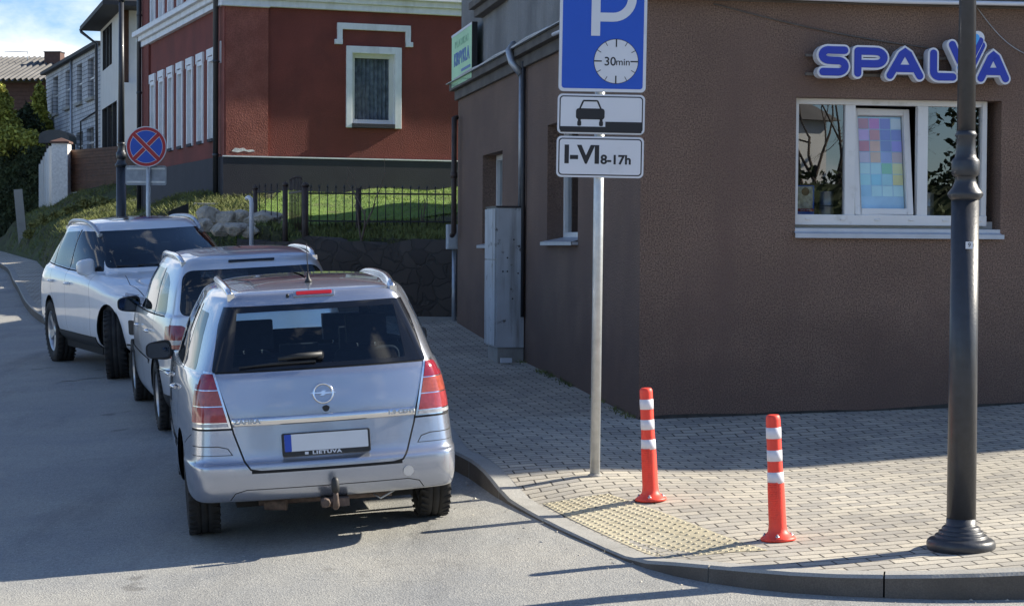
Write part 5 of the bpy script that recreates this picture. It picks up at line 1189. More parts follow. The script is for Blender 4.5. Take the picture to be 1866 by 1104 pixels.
mb = MB(); mb.box((-gl-.15, min(sgn_*.25, -sgn_*6.2), ztop), (.2, max(sgn_*.25, -sgn_*6.2), ztop+.14), 'darkroof'); mb.build('roof', grey)
for px0, px1, pyt, mt, dep in ((133, 155, 57, 'brownsiding', 2.5),):
    a = guv(px1, 100)[0]; b_ = guv(px0, 100)[0]; a, b_ = -b_, -a
    zt_ = at(144, pyt, 84).z
    mb = MB(); mb.box((a, -sgn_*2.2, ztop), (b_, -sgn_*1.2, zt_), mt)
    for k in range(7): x = a+(b_-a)*(k+.5)/7; mb.box((x-.04, -sgn_*1.2 if sgn_ < 0 else -1.2, ztop), (x+.04, -sgn_*1.2+.04*sgn_, zt_-.01), mt)
    ch = mb.build('chimney', grey)
    mb = MB(); mb.lathe([(.12, zt_), (.12, zt_+.55)], 'alu', 14, Matrix.Translation(((a+b_)/2, -sgn_*1.7, 0))); mb.build('flue', ch)
mb = MB(); xg = -guv(132, 200)[0]; mb.tube([(xg, sgn_*.06, 2.5), (xg, sgn_*.06, ztop)], .05, 'zinc', 8); mb.build('downpipe', grey)
mb = MB(); xg = -guv(167, 240)[0]; mb.tube([(xg+1.2, sgn_*.05, guv(172, 206)[1]), (xg-2.5, sgn_*.05, guv(135, 222)[1]-.1), (xg-2.5, sgn_*.05, 3)], .03, 'blackmetal', 6); mb.build('cable', grey)

# ================================================================== far house with corrugated roof
fo = at(60, 300, 100); far_h = empty('far_house', (fo.x, fo.y, 0), R(-6), 'brown sided house with a pale corrugated roof beyond the yellow green trees', 'house')
zr, zev, = at(60, 104, 104).z, at(60, 146, 99).z
mb = MB(); nw = 90; vs = []
for k in range(nw*2+1):
    x = -9+13.5*k/(nw*2); dz = .05*math.sin(k*math.pi/1.0*.5*2*.5) ; dz = .07*(1 if k % 4 in (1, 2) else -1)
    vs += [(x, -1.2, zev+dz), (x, 4.2, zr+dz)]
mb.add(vs, [(2*k, 2*k+2, 2*k+3, 2*k+1) for k in range(nw*2)], 'signgrey'); mb.add([(-9, 4.2, zr), (4.5, 4.2, zr), (4.5, 10, zev), (-9, 10, zev)], [(0, 1, 2, 3)], 'signgrey')
MT['slate'] = M('corrugated_sheet', (.12, .115, .11), .8, var=.2, scale=.8); mb.mats = [MT['slate']]; mb.build('roof', far_h, recalc=False)
mb = MB(); mb.box((-8.5, 0, 1), (4, 8, zev-.05), 'brownsiding'); 
for k in range(24): z = zev-.3-k*.2; mb.box((-8.5, -.03, z), (4, -.0, z+.17), 'brownsiding')
mb.build('sided_wall', far_h)
mb = MB(); ca, cb_ = at(67, 100, 102).x-fo.x, at(97, 100, 102).x-fo.x; zt_ = at(80, 94, 102).z
mb.box((ca, 2.5, zr-1), (cb_, 3.2, zt_), 'brownsiding'); mb.box((ca-.03, 2.45, zt_), (cb_+.03, 3.25, zt_+.05), 'darkroof'); mb.build('chimney', far_h)
mb = MB(); mb.tube([(at(29, 100, 102).x-fo.x, 3, zr-.5), (at(29, 100, 102).x-fo.x, 3, at(29, 90, 102).z)], .03, 'zinc', 6); mb.tube([(at(-15, 100, 102).x-fo.x, 3, at(0, 91, 102).z), (at(29, 100, 102).x-fo.x, 3, at(29, 90, 102).z)], .02, 'zinc', 6); mb.build('aerial', far_h)

# ================================================================== garden walls and gate by the far pavement
pl = at(112, 366, 66); zt_ = at(112, 262, 66).z
pil = empty('gate_pillar', (pl.x, pl.y, pl.z-.3), 0, 'rough white rendered gate pillar with a small pyramid cap', 'pillar'); h = zt_-pl.z+.3
mb = MB(); mb.box((-.27, -.27, -1.2), (.27, .27, h), 'wallspec'); mb.build('pillar_shaft', pil, bevel=.01)
mb = MB(); mb.add([(-.32, -.32, h), (.32, -.32, h), (.32, .32, h), (-.32, .32, h), (-.32, -.32, h+.06), (.32, -.32, h+.06), (.32, .32, h+.06), (-.32, .32, h+.06), (0, 0, h+.2)], [(0, 3, 2, 1), (0, 1, 5, 4), (1, 2, 6, 5), (2, 3, 7, 6), (3, 0, 4, 7), (4, 5, 8), (5, 6, 8), (6, 7, 8), (7, 4, 8)], 'brownsiding'); mb.build('pillar_cap', pil)
a, b_ = at(129, 300, 66.3), at(330, 300, 60); l = math.hypot(b_.x-a.x, b_.y-a.y); z0, z1, z2 = at(180, 372, 65).z, at(180, 349, 65).z, at(180, 271, 65).z
bf = empty('boarded_fence', (a.x, a.y, z0-.3), math.atan2(b_.y-a.y, b_.x-a.x), 'dark brown horizontal board fence on a low white base wall, right of the white pillar', 'fence')
mb = MB(); mb.box((0, -.1, -1.6), (l, .1, z1-z0+.3), 'whitewall'); mb.build('base_wall', bf)
mb = MB(); nb_ = 14
for k in range(nb_): zz0 = z1-z0+.3+(z2-z1)*k/nb_; mb.box((0, -.03-.012*(k % 2), zz0+.006), (l, .03, zz0+(z2-z1)/nb_), 'wood')
mb.build('board_panel', bf)
for k in range(6):
    px = 96-3.7*k; yb = 364-2*k; yt = 268+7.0*k-(3 if k else 0); q = at(px, yb, 67+1.4*k); zt_ = at(px, yt, 67+1.4*k).z
    mb = MB(); mb.box((-.13, -.5, -1.5), (.13, .5, zt_-q.z), 'lightwall'); mb.box((-.14, -.52, zt_-q.z), (.14, .52, zt_-q.z+.03), 'darkroof')
    o = mb.build('corrugated_fence'); o.location = q; o.rotation_euler = (0, 0, R(14)); tag(o, 'upright pale corrugated fence panel stepping down, %s from the white pillar' % ('first', 'second', 'third', 'fourth', 'fifth', 'sixth')[k], 'fence panel', 'stepped pale fence panels')
p = at(104, 262, 70); cn = empty('gate_canopy', (p.x, p.y, p.z-2.3), 0, 'small dark curved gate canopy behind the white pillar', 'canopy')
mb = MB(); cw_, ht = .54, .46; vs = []
for k in range(13):
    a_ = math.pi*k/12; x = -cw_*math.cos(a_)**1 if True else 0; z = 2.3+ht*(math.sin(a_)**.45); vs += [(x, -.5, z), (x, .7, z)]
mb.add(vs, [(2*k, 2*k+2, 2*k+3, 2*k+1) for k in range(12)]+[tuple(range(0, 26, 2))], 'lamp', False); mb.build('hood', cn, recalc=False)
for sx in (-.48, .48): mb = MB(); mb.box((sx-.04, .5, -1), (sx+.04, .58, 2.35), 'blackmetal'); mb.build('post', cn)

# ================================================================== trees and hedge
def cone_tree(px, pyb, pyt, Y, wd, label, mat='foliage', n=9000, size=.10):
    b_ = at(px, pyb, Y); tz = at(px, pyt, Y).z; h = tz-b_.z
    t = empty('conifer_tree', b_, 0, label, 'tree')
    mb = MB(); mb.tube([(0, 0, -.3), (0, 0, h*.5), (.02, 0, h*.85)], [.10, .07, .03], 'bark', 8); mb.build('trunk', t)
    cs, rs = [], []
    for k in range(26):
        f = k/25; r = wd*(1-f)**.75*(.9+.25*RNG.random())+.05; z = h*(.06+.9*f); a_ = RNG.random()*6.28
        cs.append((math.cos(a_)*r*.25, math.sin(a_)*r*.25, z)); rs.append((r, r, h*.07+.12))
    for k in range(50):
        f = RNG.random()**1.2; r = wd*(1-f)**.75; a_ = RNG.random()*6.28; cs.append((math.cos(a_)*r, math.sin(a_)*r, h*(.06+.9*f))); rs.append((.16+.1*RNG.random(), .16+.1*RNG.random(), .32))
    leaves('crown', cs, rs, n, size, mat, t, shell=.7); return t
cone_tree(4, 300, 160, 86, .95, 'tall yellow green conifer at the left edge of the picture', n=9000)
cone_tree(72, 300, 158, 90, .8, 'slim yellow green conifer just left of the grey brick house', n=8000)
cone_tree(46, 300, 196, 88, 1.3, 'dark green conifer between the two yellow green ones', 'foliage_dark', 9000)
def blob(px, py, Y, r, label, mat, n, size, name='shrub', group=None, hs=.8, k=9, stretch=None):
    c_ = at(px, py, Y) if Y else Gb(px, py)
    t = empty(name, c_, 0, label, name, group); cs, rs = [], []
    st = stretch or (r, r*.8, r*hs)
    for _ in range(k): cs.append((RNG.uniform(-1, 1)*st[0]*.7, RNG.uniform(-1, 1)*st[1]*.7, RNG.uniform(0, 1)*st[2])); q = r*(.35+.35*RNG.random()); rs.append((q, q, q*.85))
    mb = MB(); mb.tube([(0, 0, -.3), (0, 0, st[2]*.5)], [.05, .03], 'bark', 6)
    for a_ in range(5): mb.tube([(0, 0, 0), (math.cos(a_*1.3)*st[0]*.5, math.sin(a_*1.3)*st[1]*.4, st[2]*.7)], [.03, .01], 'bark', 5)
    mb.build('stem', t); leaves('foliage', cs, rs, n, size, mat, t, shell=.5); return t
blob(30, 268, 80.5, 1.0, 'yellow green bush on top of the dark hedge at far left', 'foliage', 8000, .09, hs=.6, stretch=(1.0, .5, .35), k=12)
# clipped dark hedge
a, b_ = at(-60, 400, 81), at(80, 400, 79.5); zt_ = at(30, 276, 80).z; z0 = 1.9
hd = empty('hedge', ((a.x+b_.x)/2, 80.3, z0), math.atan2(b_.y-a.y, b_.x-a.x), 'tall dark clipped hedge in shade left of the gate', 'hedge'); l = b_.x-a.x; hh_ = zt_-z0
mb = MB(); mb.box((-l/2, -.25, 0), (l/2, .5, hh_-.15), 'foliage_dark'); mb.build('branches', hd)
cs = [(x, y, z) for x in np.arange(-l/2, l/2, .35) for z in np.arange(.1, hh_, .35) for y in (-.15, .3)]; leaves('foliage', cs, [(.3, .26, .3)]*len(cs), 26000, .09, 'foliage_dark', hd, shell=.6)
# low ground shrubs down the bank edge
SB = [(200, 372, 45.5, .5), (165, 372, 47, .55), (135, 384, 47, .5), (110, 392, 47, .45), (92, 402, 48, .5), (68, 412, 49, .45), (58, 428, 50, .35), (232, 366, 45, .4)]
names_ = ['topmost low shrub on the bank crest, right of the pillar', 'low shrub on the bank just right of the white pillar', 'low shrub at the foot of the white pillar', 'low shrub halfway down the bank below the pillar', 'low sunlit shrub on the bank left of the pillar foot', 'low shrub right of the leaning concrete post', 'small shrub lowest on the bank by the concrete post', 'small shrub against the white base wall near the lamp post']
for (px, py, Y, r0_), lab in zip(SB, names_):
    r = r0_*.55
    blob(px, py, None, r, lab, 'shrub', 1500, .06, 'shrub', 'low shrubs along the bank', hs=.45, stretch=(r*1.3, r, r*.3))

nb = empty('lawn_shade_block', (7.8, 33.2, 1.0), 0, 'plain grey block added out of sight behind the corner shop to shade the lawn', 'house')  # unseen building, added only to throw shade over the lawn
mb = MB(); mb.box((-4, -3, 0), (6, 2.6, 8.2), 'greyplaster'); mb.build('wall', nb); mb = MB(); mb.add([(-4.4, -3.4, 8.2), (6.4, -3.4, 8.2), (6.4, 3, 8.2), (-4.4, 3, 8.2), (-2, -.2, 9.6), (4, -.2, 9.6)], [(0, 1, 5, 4), (1, 2, 5), (2, 3, 4, 5), (3, 0, 4), (0, 3, 2, 1)], 'darkroof'); mb.build('roof', nb)
# ================================================================== the street behind the camera (seen only in reflections)
def bare_tree(x, y, h, label, dep=6):
    t = empty('bare_tree', (x, y, Hr(x, y)-.3), 0, label, 'tree'); mb = MB(); mb.tube([(0, 0, 0), (.05, 0, h*.3)], [.24, .18], 'bark', 10); mb.build('trunk', t)
    mb = MB()
    for k in range(5): branches(mb, Vector((.05, 0, h*.28)), Vector((math.cos(k*1.3)*.6, math.sin(k*1.3)*.6, 1)).normalized(), h*.24, .085, dep, 'bark', .38, 2, .15)
    mb.build('crown', t, recalc=False)
bare_tree(6, -21, 8.5, 'bare leafless tree across the road, nearer the shop side'); bare_tree(25, -23.5, 10, 'bare leafless tree across the road, opposite the lamp post')
def plain_house(x, y, rz, w_, d, h, mat, label):
    z = Hr(x, y)-.4; t = empty('street_house', (x, y, z), rz, label, 'house'); mb = MB(); ops = [(-w_/2+1+k*2.6, -w_/2+2.1+k*2.6, 1.2+s*3, 2.7+s*3) for k in range(int((w_-2)/2.6)) for s in range(int(h/3))]
    wall_mb(mb, (0, 0, 0), -XU if False else XU, YV, -w_/2, w_/2, 0, h, ops, .15, mat); mb.box((-w_/2, -d, 0), (w_/2, -.4, h-.01), mat); mb.build('wall', t, recalc=False)
    for q in ops: mb = MB(); mb.box((q[0], -.2, q[2]), (q[1], -.12, q[3]), 'houseglass'); frame_mb(mb, q[0], q[1], q[2], q[3], .08, -.12, -.05, 'upvc'); mb.build('window', t)
    mb = MB(); mb.add([(-w_/2-.4, .4, h), (w_/2+.4, .4, h), (w_/2+.4, -d-.4, h), (-w_/2-.4, -d-.4, h), (-w_/2+1, -d/2, h+2.6), (w_/2-1, -d/2, h+2.6)], [(0, 1, 5, 4), (1, 2, 5), (2, 3, 4, 5), (3, 0, 4), (0, 3, 2, 1)], 'slate'); mb.build('roof', t)
plain_house(-14, -26, 0, 14, 9, 6, 'whitewall', 'white two storey house across the road'); plain_house(26, -33, R(-12), 11, 9, 7.2, 'lightwall', 'low pale house across the road, to the right')
plain_house(-26, 14, R(-80), 16, 9, 3.4, 'wallspec', 'cream low house on the far side of the parking street')
for k, (x, y) in enumerate(((-24, -40), (-12, -46), (0, -44), (14, -48), (37, -29), (-32, -2), (-30, 30))):
    cs = [(RNG.uniform(-3, 3), RNG.uniform(-2, 2), RNG.uniform(3, 9)) for _ in range(9)]; t = empty('leafy_tree', (x, y, Hr(x, max(y, -40))-.5), 0, 'dark tree across the road, %s of the row' % ('first', 'second', 'third', 'fourth', 'fifth', 'sixth', 'seventh')[k], 'tree', 'dark trees behind the camera')
    mb = MB(); mb.tube([(0, 0, 0), (0, 0, 6)], [.3, .15], 'bark', 8); mb.build('trunk', t); leaves('crown', cs, [(2.2, 2.2, 2)]*9, 9000, .17, 'foliage_dark', t, shell=.4)

hd2 = empty('hedge', (25, -19, Hr(25, -19)-.3), 0, 'tall dark hedge across the road in front of the pale house', 'hedge')
mb = MB(); mb.box((-7, -.4, 0), (8, .4, 4.0), 'foliage_dark'); mb.build('branches', hd2); leaves('foliage', [(x, 0, z) for x in np.arange(-7, 8.2, .7) for z in np.arange(.4, 4.3, .7)], [(.6, .6, .6)]*len([(x, z) for x in np.arange(-7, 8.2, .7) for z in np.arange(.4, 4.3, .7)]), 9000, .14, 'foliage_dark', hd2, shell=.6)
# ================================================================== CARS
def roundpoly(pts, r, n=4):
    out = []; m = len(pts); rs = r if isinstance(r, (list, tuple)) else [r]*m
    for i in range(m):
        p = Vector(pts[i]); a = (Vector(pts[i-1])-p); b = (Vector(pts[(i+1) % m])-p); q = min(rs[i], a.length*.45, b.length*.45)
        if q < 1e-4: out.append((p.x, p.y)); continue
        A = p+a.normalized()*q; B = p+b.normalized()*q
        for k in range(n+1):
            t = k/n; c = A*(1-t)**2+p*2*t*(1-t)+B*t*t; out.append((c.x, c.y))
    return out
def inpoly(p, poly):
    x, y = p; c = False; j = len(poly)-1
    for i in range(len(poly)):
        xi, yi = poly[i]; xj, yj = poly[j]
        if (yi > y) != (yj > y) and x < (xj-xi)*(y-yi)/(yj-yi)+xi: c = not c
        j = i
    return c
AX = {'rear': (0, 2), 'front': (0, 2), 'L': (1, 2), 'R': (1, 2), 'top': (0, 1)}
def fil(v, ctr, nrm):
    if v == 'rear': return nrm.y < -.28 and ctr.y < 1.3
    if v == 'front': return nrm.y > .25 and ctr.y > 2.0
    if v == 'L': return nrm.x < -.35
    if v == 'R': return nrm.x > .35
    return nrm.z > .5
def carve(bm, view, poly, pid, lay, extra=None):
    ax, ay = AX[view]; xs_ = [p[0] for p in poly]; ys_ = [p[1] for p in poly]
    bb = (min(xs_)-.03, max(xs_)+.03, min(ys_)-.03, max(ys_)+.03)
    bm.normal_update()
    def inbb(f):
        c_ = f.calc_center_median(); return bb[0]-.08 < c_[ax] < bb[1]+.08 and bb[2]-.08 < c_[ay] < bb[3]+.08 and fil(view, c_, f.normal) and (extra is None or extra(c_))
    cand = {f for f in bm.faces if inbb(f)}
    m = len(poly)
    for i in range(m):
        a, b = poly[i], poly[(i+1) % m]; d = (b[0]-a[0], b[1]-a[1]); l = math.hypot(*d)
        if l < 1e-5: continue
        x0, x1, y0, y1 = min(a[0], b[0])-.002, max(a[0], b[0])+.002, min(a[1], b[1])-.002, max(a[1], b[1])+.002
        fs = []
        for f in cand:
            if not f.is_valid: continue
            u = [v.co[ax] for v in f.verts]; w_ = [v.co[ay] for v in f.verts]
            if max(u) < x0 or min(u) > x1 or max(w_) < y0 or min(w_) > y1: continue
            fs.append(f)
        if not fs: continue
        co = [0, 0, 0]; no = [0, 0, 0]; co[ax], co[ay] = a; no[ax], no[ay] = -d[1]/l, d[0]/l
        geom = set(fs)
        for f in fs: geom.update(f.edges); geom.update(f.verts)
        res = bmesh.ops.bisect_plane(bm, geom=list(geom), dist=2e-5, plane_co=co, plane_no=no)
        cand.update(g for g in res['geom'] if isinstance(g, bmesh.types.BMFace))
        for g in res['geom_cut']:
            if isinstance(g, bmesh.types.BMEdge): cand.update(f for f in g.link_faces)
    bm.normal_update(); got = []
    for f in cand:
        if not f.is_valid: continue
        c_ = f.calc_center_median()
        if fil(view, c_, f.normal) and (extra is None or extra(c_)) and inpoly((c_[ax], c_[ay]), poly): f[lay] = pid; got.append(f)
    return got
def seam(bm, view, path, pid, lay, hw=.004, extra=None):
    for a, b in zip(path[:-1], path[1:]):
        dx, dy = b[0]-a[0], b[1]-a[1]; l = math.hypot(dx, dy)
        if l < 1e-4: continue
        nx, ny = -dy/l*hw, dx/l*hw; ex, ey = dx/l*hw*.6, dy/l*hw*.6
        carve(bm, view, [(a[0]+nx-ex, a[1]+ny-ey), (b[0]+nx+ex, b[1]+ny+ey), (b[0]-nx+ex, b[1]-ny+ey), (a[0]-nx-ex, a[1]-ny-ey)], pid, lay, extra)
def body_grid(rows, kr=5, ks=6):
    LV = []
    for zl, yr, yf, W, Wr, Wf, rc, bow, fc, bf in rows:
        Lh = yf-yr
        p = [(0, yr), (.5*Wr, yr+.18*bow), (Wr-rc, yr+.75*bow), (Wr-.01, yr+bow+.01), (Wr+(W-Wr)*.5, yr+bow+max(rc*1.9, .30)), (W, yr+.30*Lh), (W, yr+.5*Lh), (W, yr+.68*Lh), (Wf+(W-Wf)*.6, yf-bf-1.9*fc), (Wf-.01, yf-bf-.01), (Wf-fc, yf-.75*bf), (.5*Wf, yf-.18*bf), (0, yf)]
        full = p+[(-x, y) for x, y in p[-2:0:-1]]
        LV.append([(x, y, np.interp(y, [q[0] for q in zl], [q[1] for q in zl]) if isinstance(zl, list) else zl) for x, y in full])
    A_ = np.array(LV); n = A_.shape[1]
    B0 = []
    for i in range(n):
        a, b, c, d = A_[:, i-1], A_[:, i], A_[:, (i+1) % n], A_[:, (i+2) % n]
        for k in range(ks):
            t = k/ks; B0.append((a*(1-t)**3+b*(3*t**3-6*t*t+4)+c*(-3*t**3+3*t*t+3*t+1)+d*t**3)/6)
    A_ = np.stack(B0, 1); out = []
    for i in range(len(A_)-1):
        a, b, c, d = A_[max(i-1, 0)], A_[i], A_[i+1], A_[min(i+2, len(A_)-1)]
        for k in range(kr):
            t = k/kr; cr_ = .5*((2*b)+(c-a)*t+(2*a-5*b+4*c-d)*t*t+(3*b-a-3*c+d)*t**3); ln = b*(1-t)+c*t; out.append(.72*cr_+.28*ln)
    out.append(A_[-1]); return np.array(out)
def make_wheel(car, x, y, r, wd, side, steer=0, spokes=5, rimmat='alu', camz=0):
    t = empty('wheel', (x, y, r)); t.parent = car; t.rotation_euler = (0, 0, steer)
    T = Matrix.Rotation(math.pi/2*side, 4, 'Y')
    ri = r*.66; h = wd/2
    mb = MB(); mb.lathe([(ri, -h*.8), (ri+.01, -h*.95), (r*.82, -h), (r*.94, -h*.93), (r*.985, -h*.75), (r, -h*.5), (r, -h*.26), (r-.008, -h*.24), (r-.008, -h*.2), (r, -h*.18), (r, h*.18), (r-.008, h*.2), (r-.008, h*.24), (r, h*.26), (r, h*.5), (r*.985, h*.75), (r*.94, h*.93), (r*.82, h), (ri+.01, h*.95), (ri, h*.8)], 'tyre', 48, T, cap=False)
    nb_ = 36
    for k in range(nb_):
        for s_ in (-1, 1):
            a = 2*math.pi*k/nb_; Tk = T @ Matrix.Rotation(a, 4, 'Z') @ Matrix.Translation((r, 0, s_*h*.72)) @ Matrix.Rotation(.35*s_, 4, 'X'); mb.box((-.012, -.009, -h*.28), (.004, .009, h*.22), 'tyre', Tk)
    mb.build('tyre', t)
    mb = MB(); mb.lathe([(ri, -h*.8), (ri*.93, -h*.6), (ri*.9, 0), (ri*.93, h*.6), (ri, h*.82), (ri*.96, h*.84), (ri*.9, h*.6), (ri*.86, h*.35)], rimmat, 40, T, cap=False)
    for k in range(spokes):
        a0 = 2*math.pi*k/spokes
        Tk = T @ Matrix.Rotation(a0, 4, 'Z')
        mb.add([Tk @ Vector(q) for q in ((.02, -.035, h*.55), (.02, .035, h*.55), (ri*.93, .045, h*.7), (ri*.93, -.045, h*.7), (.02, -.03, h*.3), (.02, .03, h*.3), (ri*.93, .04, h*.4), (ri*.93, -.04, h*.4))], [(0, 1, 2, 3), (0, 4, 5, 1), (1, 5, 6, 2), (2, 6, 7, 3), (3, 7, 4, 0)], rimmat)
    mb.lathe([(.001, h*.62), (.05, h*.62), (.065, h*.5), (.065, h*.2)], rimmat, 20, T, cap=False); mb.build('rim', t)
    mb = MB(); mb.lathe([(.001, h*.1), (ri*.75, h*.1), (ri*.75, -h*.1), (.001, -h*.1)], 'rust', 24, T, cap=False); mb.lathe([(.001, -h*.5), (ri*.9, -h*.5)], 'darkgap', 24, T, cap=False); mb.build('brake_disc', t)
def build_car(name, label, rows, spec, ral, heading, k_=1.0):
    """ral: rear axle centre on the road (x,y); heading: unit vector of travel"""
    f = Vector((heading[0], heading[1], 0)).normalized(); rgt = Vector((f.y, -f.x, 0)); hw, wb, oh, r = spec['track']/2, spec['wb'], spec['oh'], spec['r']
    P0 = Vector((ral[0], ral[1], 0)); z = lambda p: Hr(p.x, p.y)
    rl, rr = P0-rgt*hw, P0+rgt*hw; fl, fr = rl+f*wb, rr+f*wb
    zrl, zrr, zfl, zfr = map(z, (rl, rr, fl, fr))
    F = (f*wb+Vector((0, 0, (zfl+zfr-zrl-zrr)/2))).normalized(); Rr = (rgt*2*hw+Vector((0, 0, (zrr+zfr-zrl-zfl)/2))); Rr = (Rr-F*Rr.dot(F)).normalized(); U_ = Rr.cross(F)
    org = Vector((P0.x, P0.y, (zrl+zrr)/2))-F*oh*k_
    car = bpy.data.objects.new(name, None); C.objects.link(car); car.matrix_world = Matrix(((Rr.x, F.x, U_.x, org.x), (Rr.y, F.y, U_.y, org.y), (Rr.z, F.z, U_.z, org.z), (0, 0, 0, 1))) @ Matrix.Scale(k_, 4); tag(car, label, 'car')
    car['group'] = 'cars parked along the kerb'
    Gd = body_grid(rows); nr, nc = Gd.shape[:2]; bm = bmesh.new(); V = [[bm.verts.new(Gd[i, j]) for j in range(nc)] for i in range(nr)]
    for i in range(nr-1):
        for j in range(nc): 
            q = [V[i][j], V[i][(j+1) % nc], V[i+1][(j+1) % nc], V[i+1][j]]
            try: bm.faces.new(q)
            except ValueError: pass
    bmesh.ops.remove_doubles(bm, verts=bm.verts, dist=1e-5); bmesh.ops.recalc_face_normals(bm, faces=bm.faces)
    bm.normal_update()
    top = max(bm.faces, key=lambda f_: f_.calc_center_median().z)
    if top.normal.z < 0: bmesh.ops.reverse_faces(bm, faces=bm.faces)
    bm.normal_update(); lay = bm.faces.layers.int.new('part'); tree = BVHTree.FromBMesh(bm)
    # wheel arches
    for y in (oh, oh+wb):
        for v in 'LR':
            R_ = spec.get('ar', r+.045); circ = [(y+R_*math.cos(2*math.pi*k/28), r+.015+R_*math.sin(2*math.pi*k/28)) for k in range(28)]
            seam(bm, v, circ+[circ[0]], 0, lay, .02) if False else None
            got = carve(bm, v, circ, 999, lay); bmesh.ops.delete(bm, geom=[g for g in bm.faces if g[lay] == 999], context='FACES')
            # everything below the arch inside the circle is open; liner
            mb = MB(); s = -1 if v == 'L' else 1; xo = rows[1][3]-.035; n = 24; vs = []
            for k in range(n+1):
                a = -.02+(math.pi+.04)*k/n
                for x in (xo, xo-.32): vs.append((s*x, y+(R_+.012)*math.cos(a), r+.015+(R_+.012)*math.sin(a)))
            mb.add(vs, [(2*k, 2*k+2, 2*k+3, 2*k+1) for k in range(n)]+[tuple(range(1, 2*n+2, 2))], 'darkgap'); mb.build('arch_liner', car, recalc=False)
            make_wheel(car, s*hw, y, r, spec['tw'], s, spec.get('steer', 0) if y > oh+.5 else 0, spec.get('spokes', 5))
    bm.normal_update()
    names = {0: ('body', spec['paint'], 0)}; pid = 1
    for reg in spec['regions']:
        nm, views, poly, mat, off = reg[:5]; ex = reg[5] if len(reg) > 5 else None
        names[pid] = (nm, mat, off)
        for v in views.split(','):
            if nm == 'seam': seam(bm, v, poly, pid, lay, off if off else .004, ex)
            else: carve(bm, v, poly, pid, lay, ex)
        pid += 1
    bm.normal_update(); bm.verts.index_update()
    groups = {}
    for f_ in bm.faces: groups.setdefault(f_[lay], []).append(f_)
    body = None; objs = {}
    def emit(faces, nm, mats, matfn, off, parent, inner=None):
        idx = {}; vs = []; ns = []; fs = []; ms = []
        for f_ in faces:
            fi = []
            for v in f_.verts:
                if v.index not in idx: idx[v.index] = len(vs); vs.append(v.co+v.normal*off); ns.append(v.normal.copy())
                fi.append(idx[v.index])
            fs.append(fi); ms.append(matfn(f_))
        if inner is not None:
            k = len(vs); vs += [a-b*.02 for a, b in zip(vs, ns)]; ns += [-b for b in ns]
            for q in [f_ for f_ in fs]: fs.append([k+i for i in reversed(q)]); ms.append(inner)
        me = bpy.data.meshes.new(nm); me.from_pydata(vs, [], fs)
        for m_ in mats: me.materials.append(MT[m_])
        me.polygons.foreach_set('material_index', ms); me.polygons.foreach_set('use_smooth', [True]*len(fs)); me.update(); me.validate()
        if len(me.vertices) == len(ns): me.normals_split_custom_set_from_vertices([tuple(q) for q in ns])
        o = bpy.data.objects.new(nm, me); link(o, car if parent is None else parent); return o
    seams = {p for p, q in names.items() if q[0] == 'seam'}
    bf = [f_ for p in groups for f_ in groups[p] if p == 0 or p in seams]
    body = emit(bf, 'body', [spec['paint'], 'darkgap', 'carin'], lambda f_: 1 if f_[lay] in seams else 0, 0, None, 2)
    byname = {}
    for p, fs in groups.items():
        if p == 0 or p in seams: continue
        nm, mat, off = names[p]; fs2 = fs
        # separate connected islands left/right so each is its own part
        for sgn in ((-1, 1) if nm in spec.get('split', ()) else (0,)):
            q = fs2 if sgn == 0 else [f_ for f_ in fs2 if f_.calc_center_median().x*sgn > 0]
            if q: emit(q, nm, [mat], lambda f_: 0, off, None)
    bm.free()
    def S_(kind, a, b):
        if kind == 'top': o, d = Vector((a, b, 3)), Vector((0, 0, -1))
        elif kind == 'rear': o, d = Vector((a, -1.5, b)), Vector((0, 1, 0))
        elif kind == 'front': o, d = Vector((a, 6.5, b)), Vector((0, -1, 0))
        elif kind == 'L': o, d = Vector((-2, a, b)), Vector((1, 0, 0))
        else: o, d = Vector((2, a, b)), Vector((-1, 0, 0))
        p, n_, _, _ = tree.ray_cast(o, d)
        if p is None: return Vector((a, b, 1)), Vector((0, 0, 1))
        return p, (n_ if n_.dot(d) < 0 else -n_)
    # underbody and cabin floor
    W = rows[3][3]; Lc = rows[3][2]
    mb = MB(); mb.box((-W+.34, .30, spec.get('uz', .24)), (W-.34, Lc-.3, .50), 'darkgap'); mb.box((-W+.10, oh+r+.12, .22), (W-.10, oh+wb-r-.12, .5), 'darkgap'); mb.build('underbody', car)
    mb = MB(); mb.box((-W+.09, .25, .62), (W-.09, Lc-.9, spec.get('floor', .86)), 'carin'); mb.build('cabin_floor', car, bevel=.03)
    for (x, y, zs_, wd) in spec['seats']:
        mb = MB(); mb.box((-wd/2, -.06, .6), (wd/2, .07, zs_), 'seat', Matrix.Translation((x, y, 0))); st = mb.build('seat', car, bevel=.06, seg=5)
        mb = MB(); mb.box((-.135, -.05, zs_+.03), (.135, .06, zs_+.22), 'seat', Matrix.Translation((x, y, 0))); mb.tube([(x-.06, y, zs_-.05), (x-.06, y, zs_+.06)], .007, 'chrome', 6); mb.tube([(x+.06, y, zs_-.05), (x+.06, y, zs_+.06)], .007, 'chrome', 6); mb.build('headrest', st, bevel=.085, seg=6)
    # roof rails
    for s in (-1, 1):
        x = spec['rail'][0]; y0, y1 = spec['rail'][1:3]; pts = []; nR = 14
        for k in range(nR+1):
            t = k/nR; y = y0+(y1-y0)*t; xx_ = s*(x+.03*math.sin(math.pi*t)); p, _ = S_('top', xx_, y); h = spec['rail'][3]*min(1, math.sin(math.pi*min(t, 1-t)*2.6) if min(t, 1-t) < .19 else 1)
            pts.append(p+Vector((0, 0, h+.004)))
        mb = MB(); mb.tube(pts, [.018]+[.023]*(nR-1)+[.018], spec.get('railmat', 'chrome'), 8)
        for t in (0, 1): p = pts[0 if t == 0 else -1]; mb.box((-.022, -.05, -.03), (.022, .05, .012), spec.get('railmat', 'chrome'), Matrix.Translation(p))
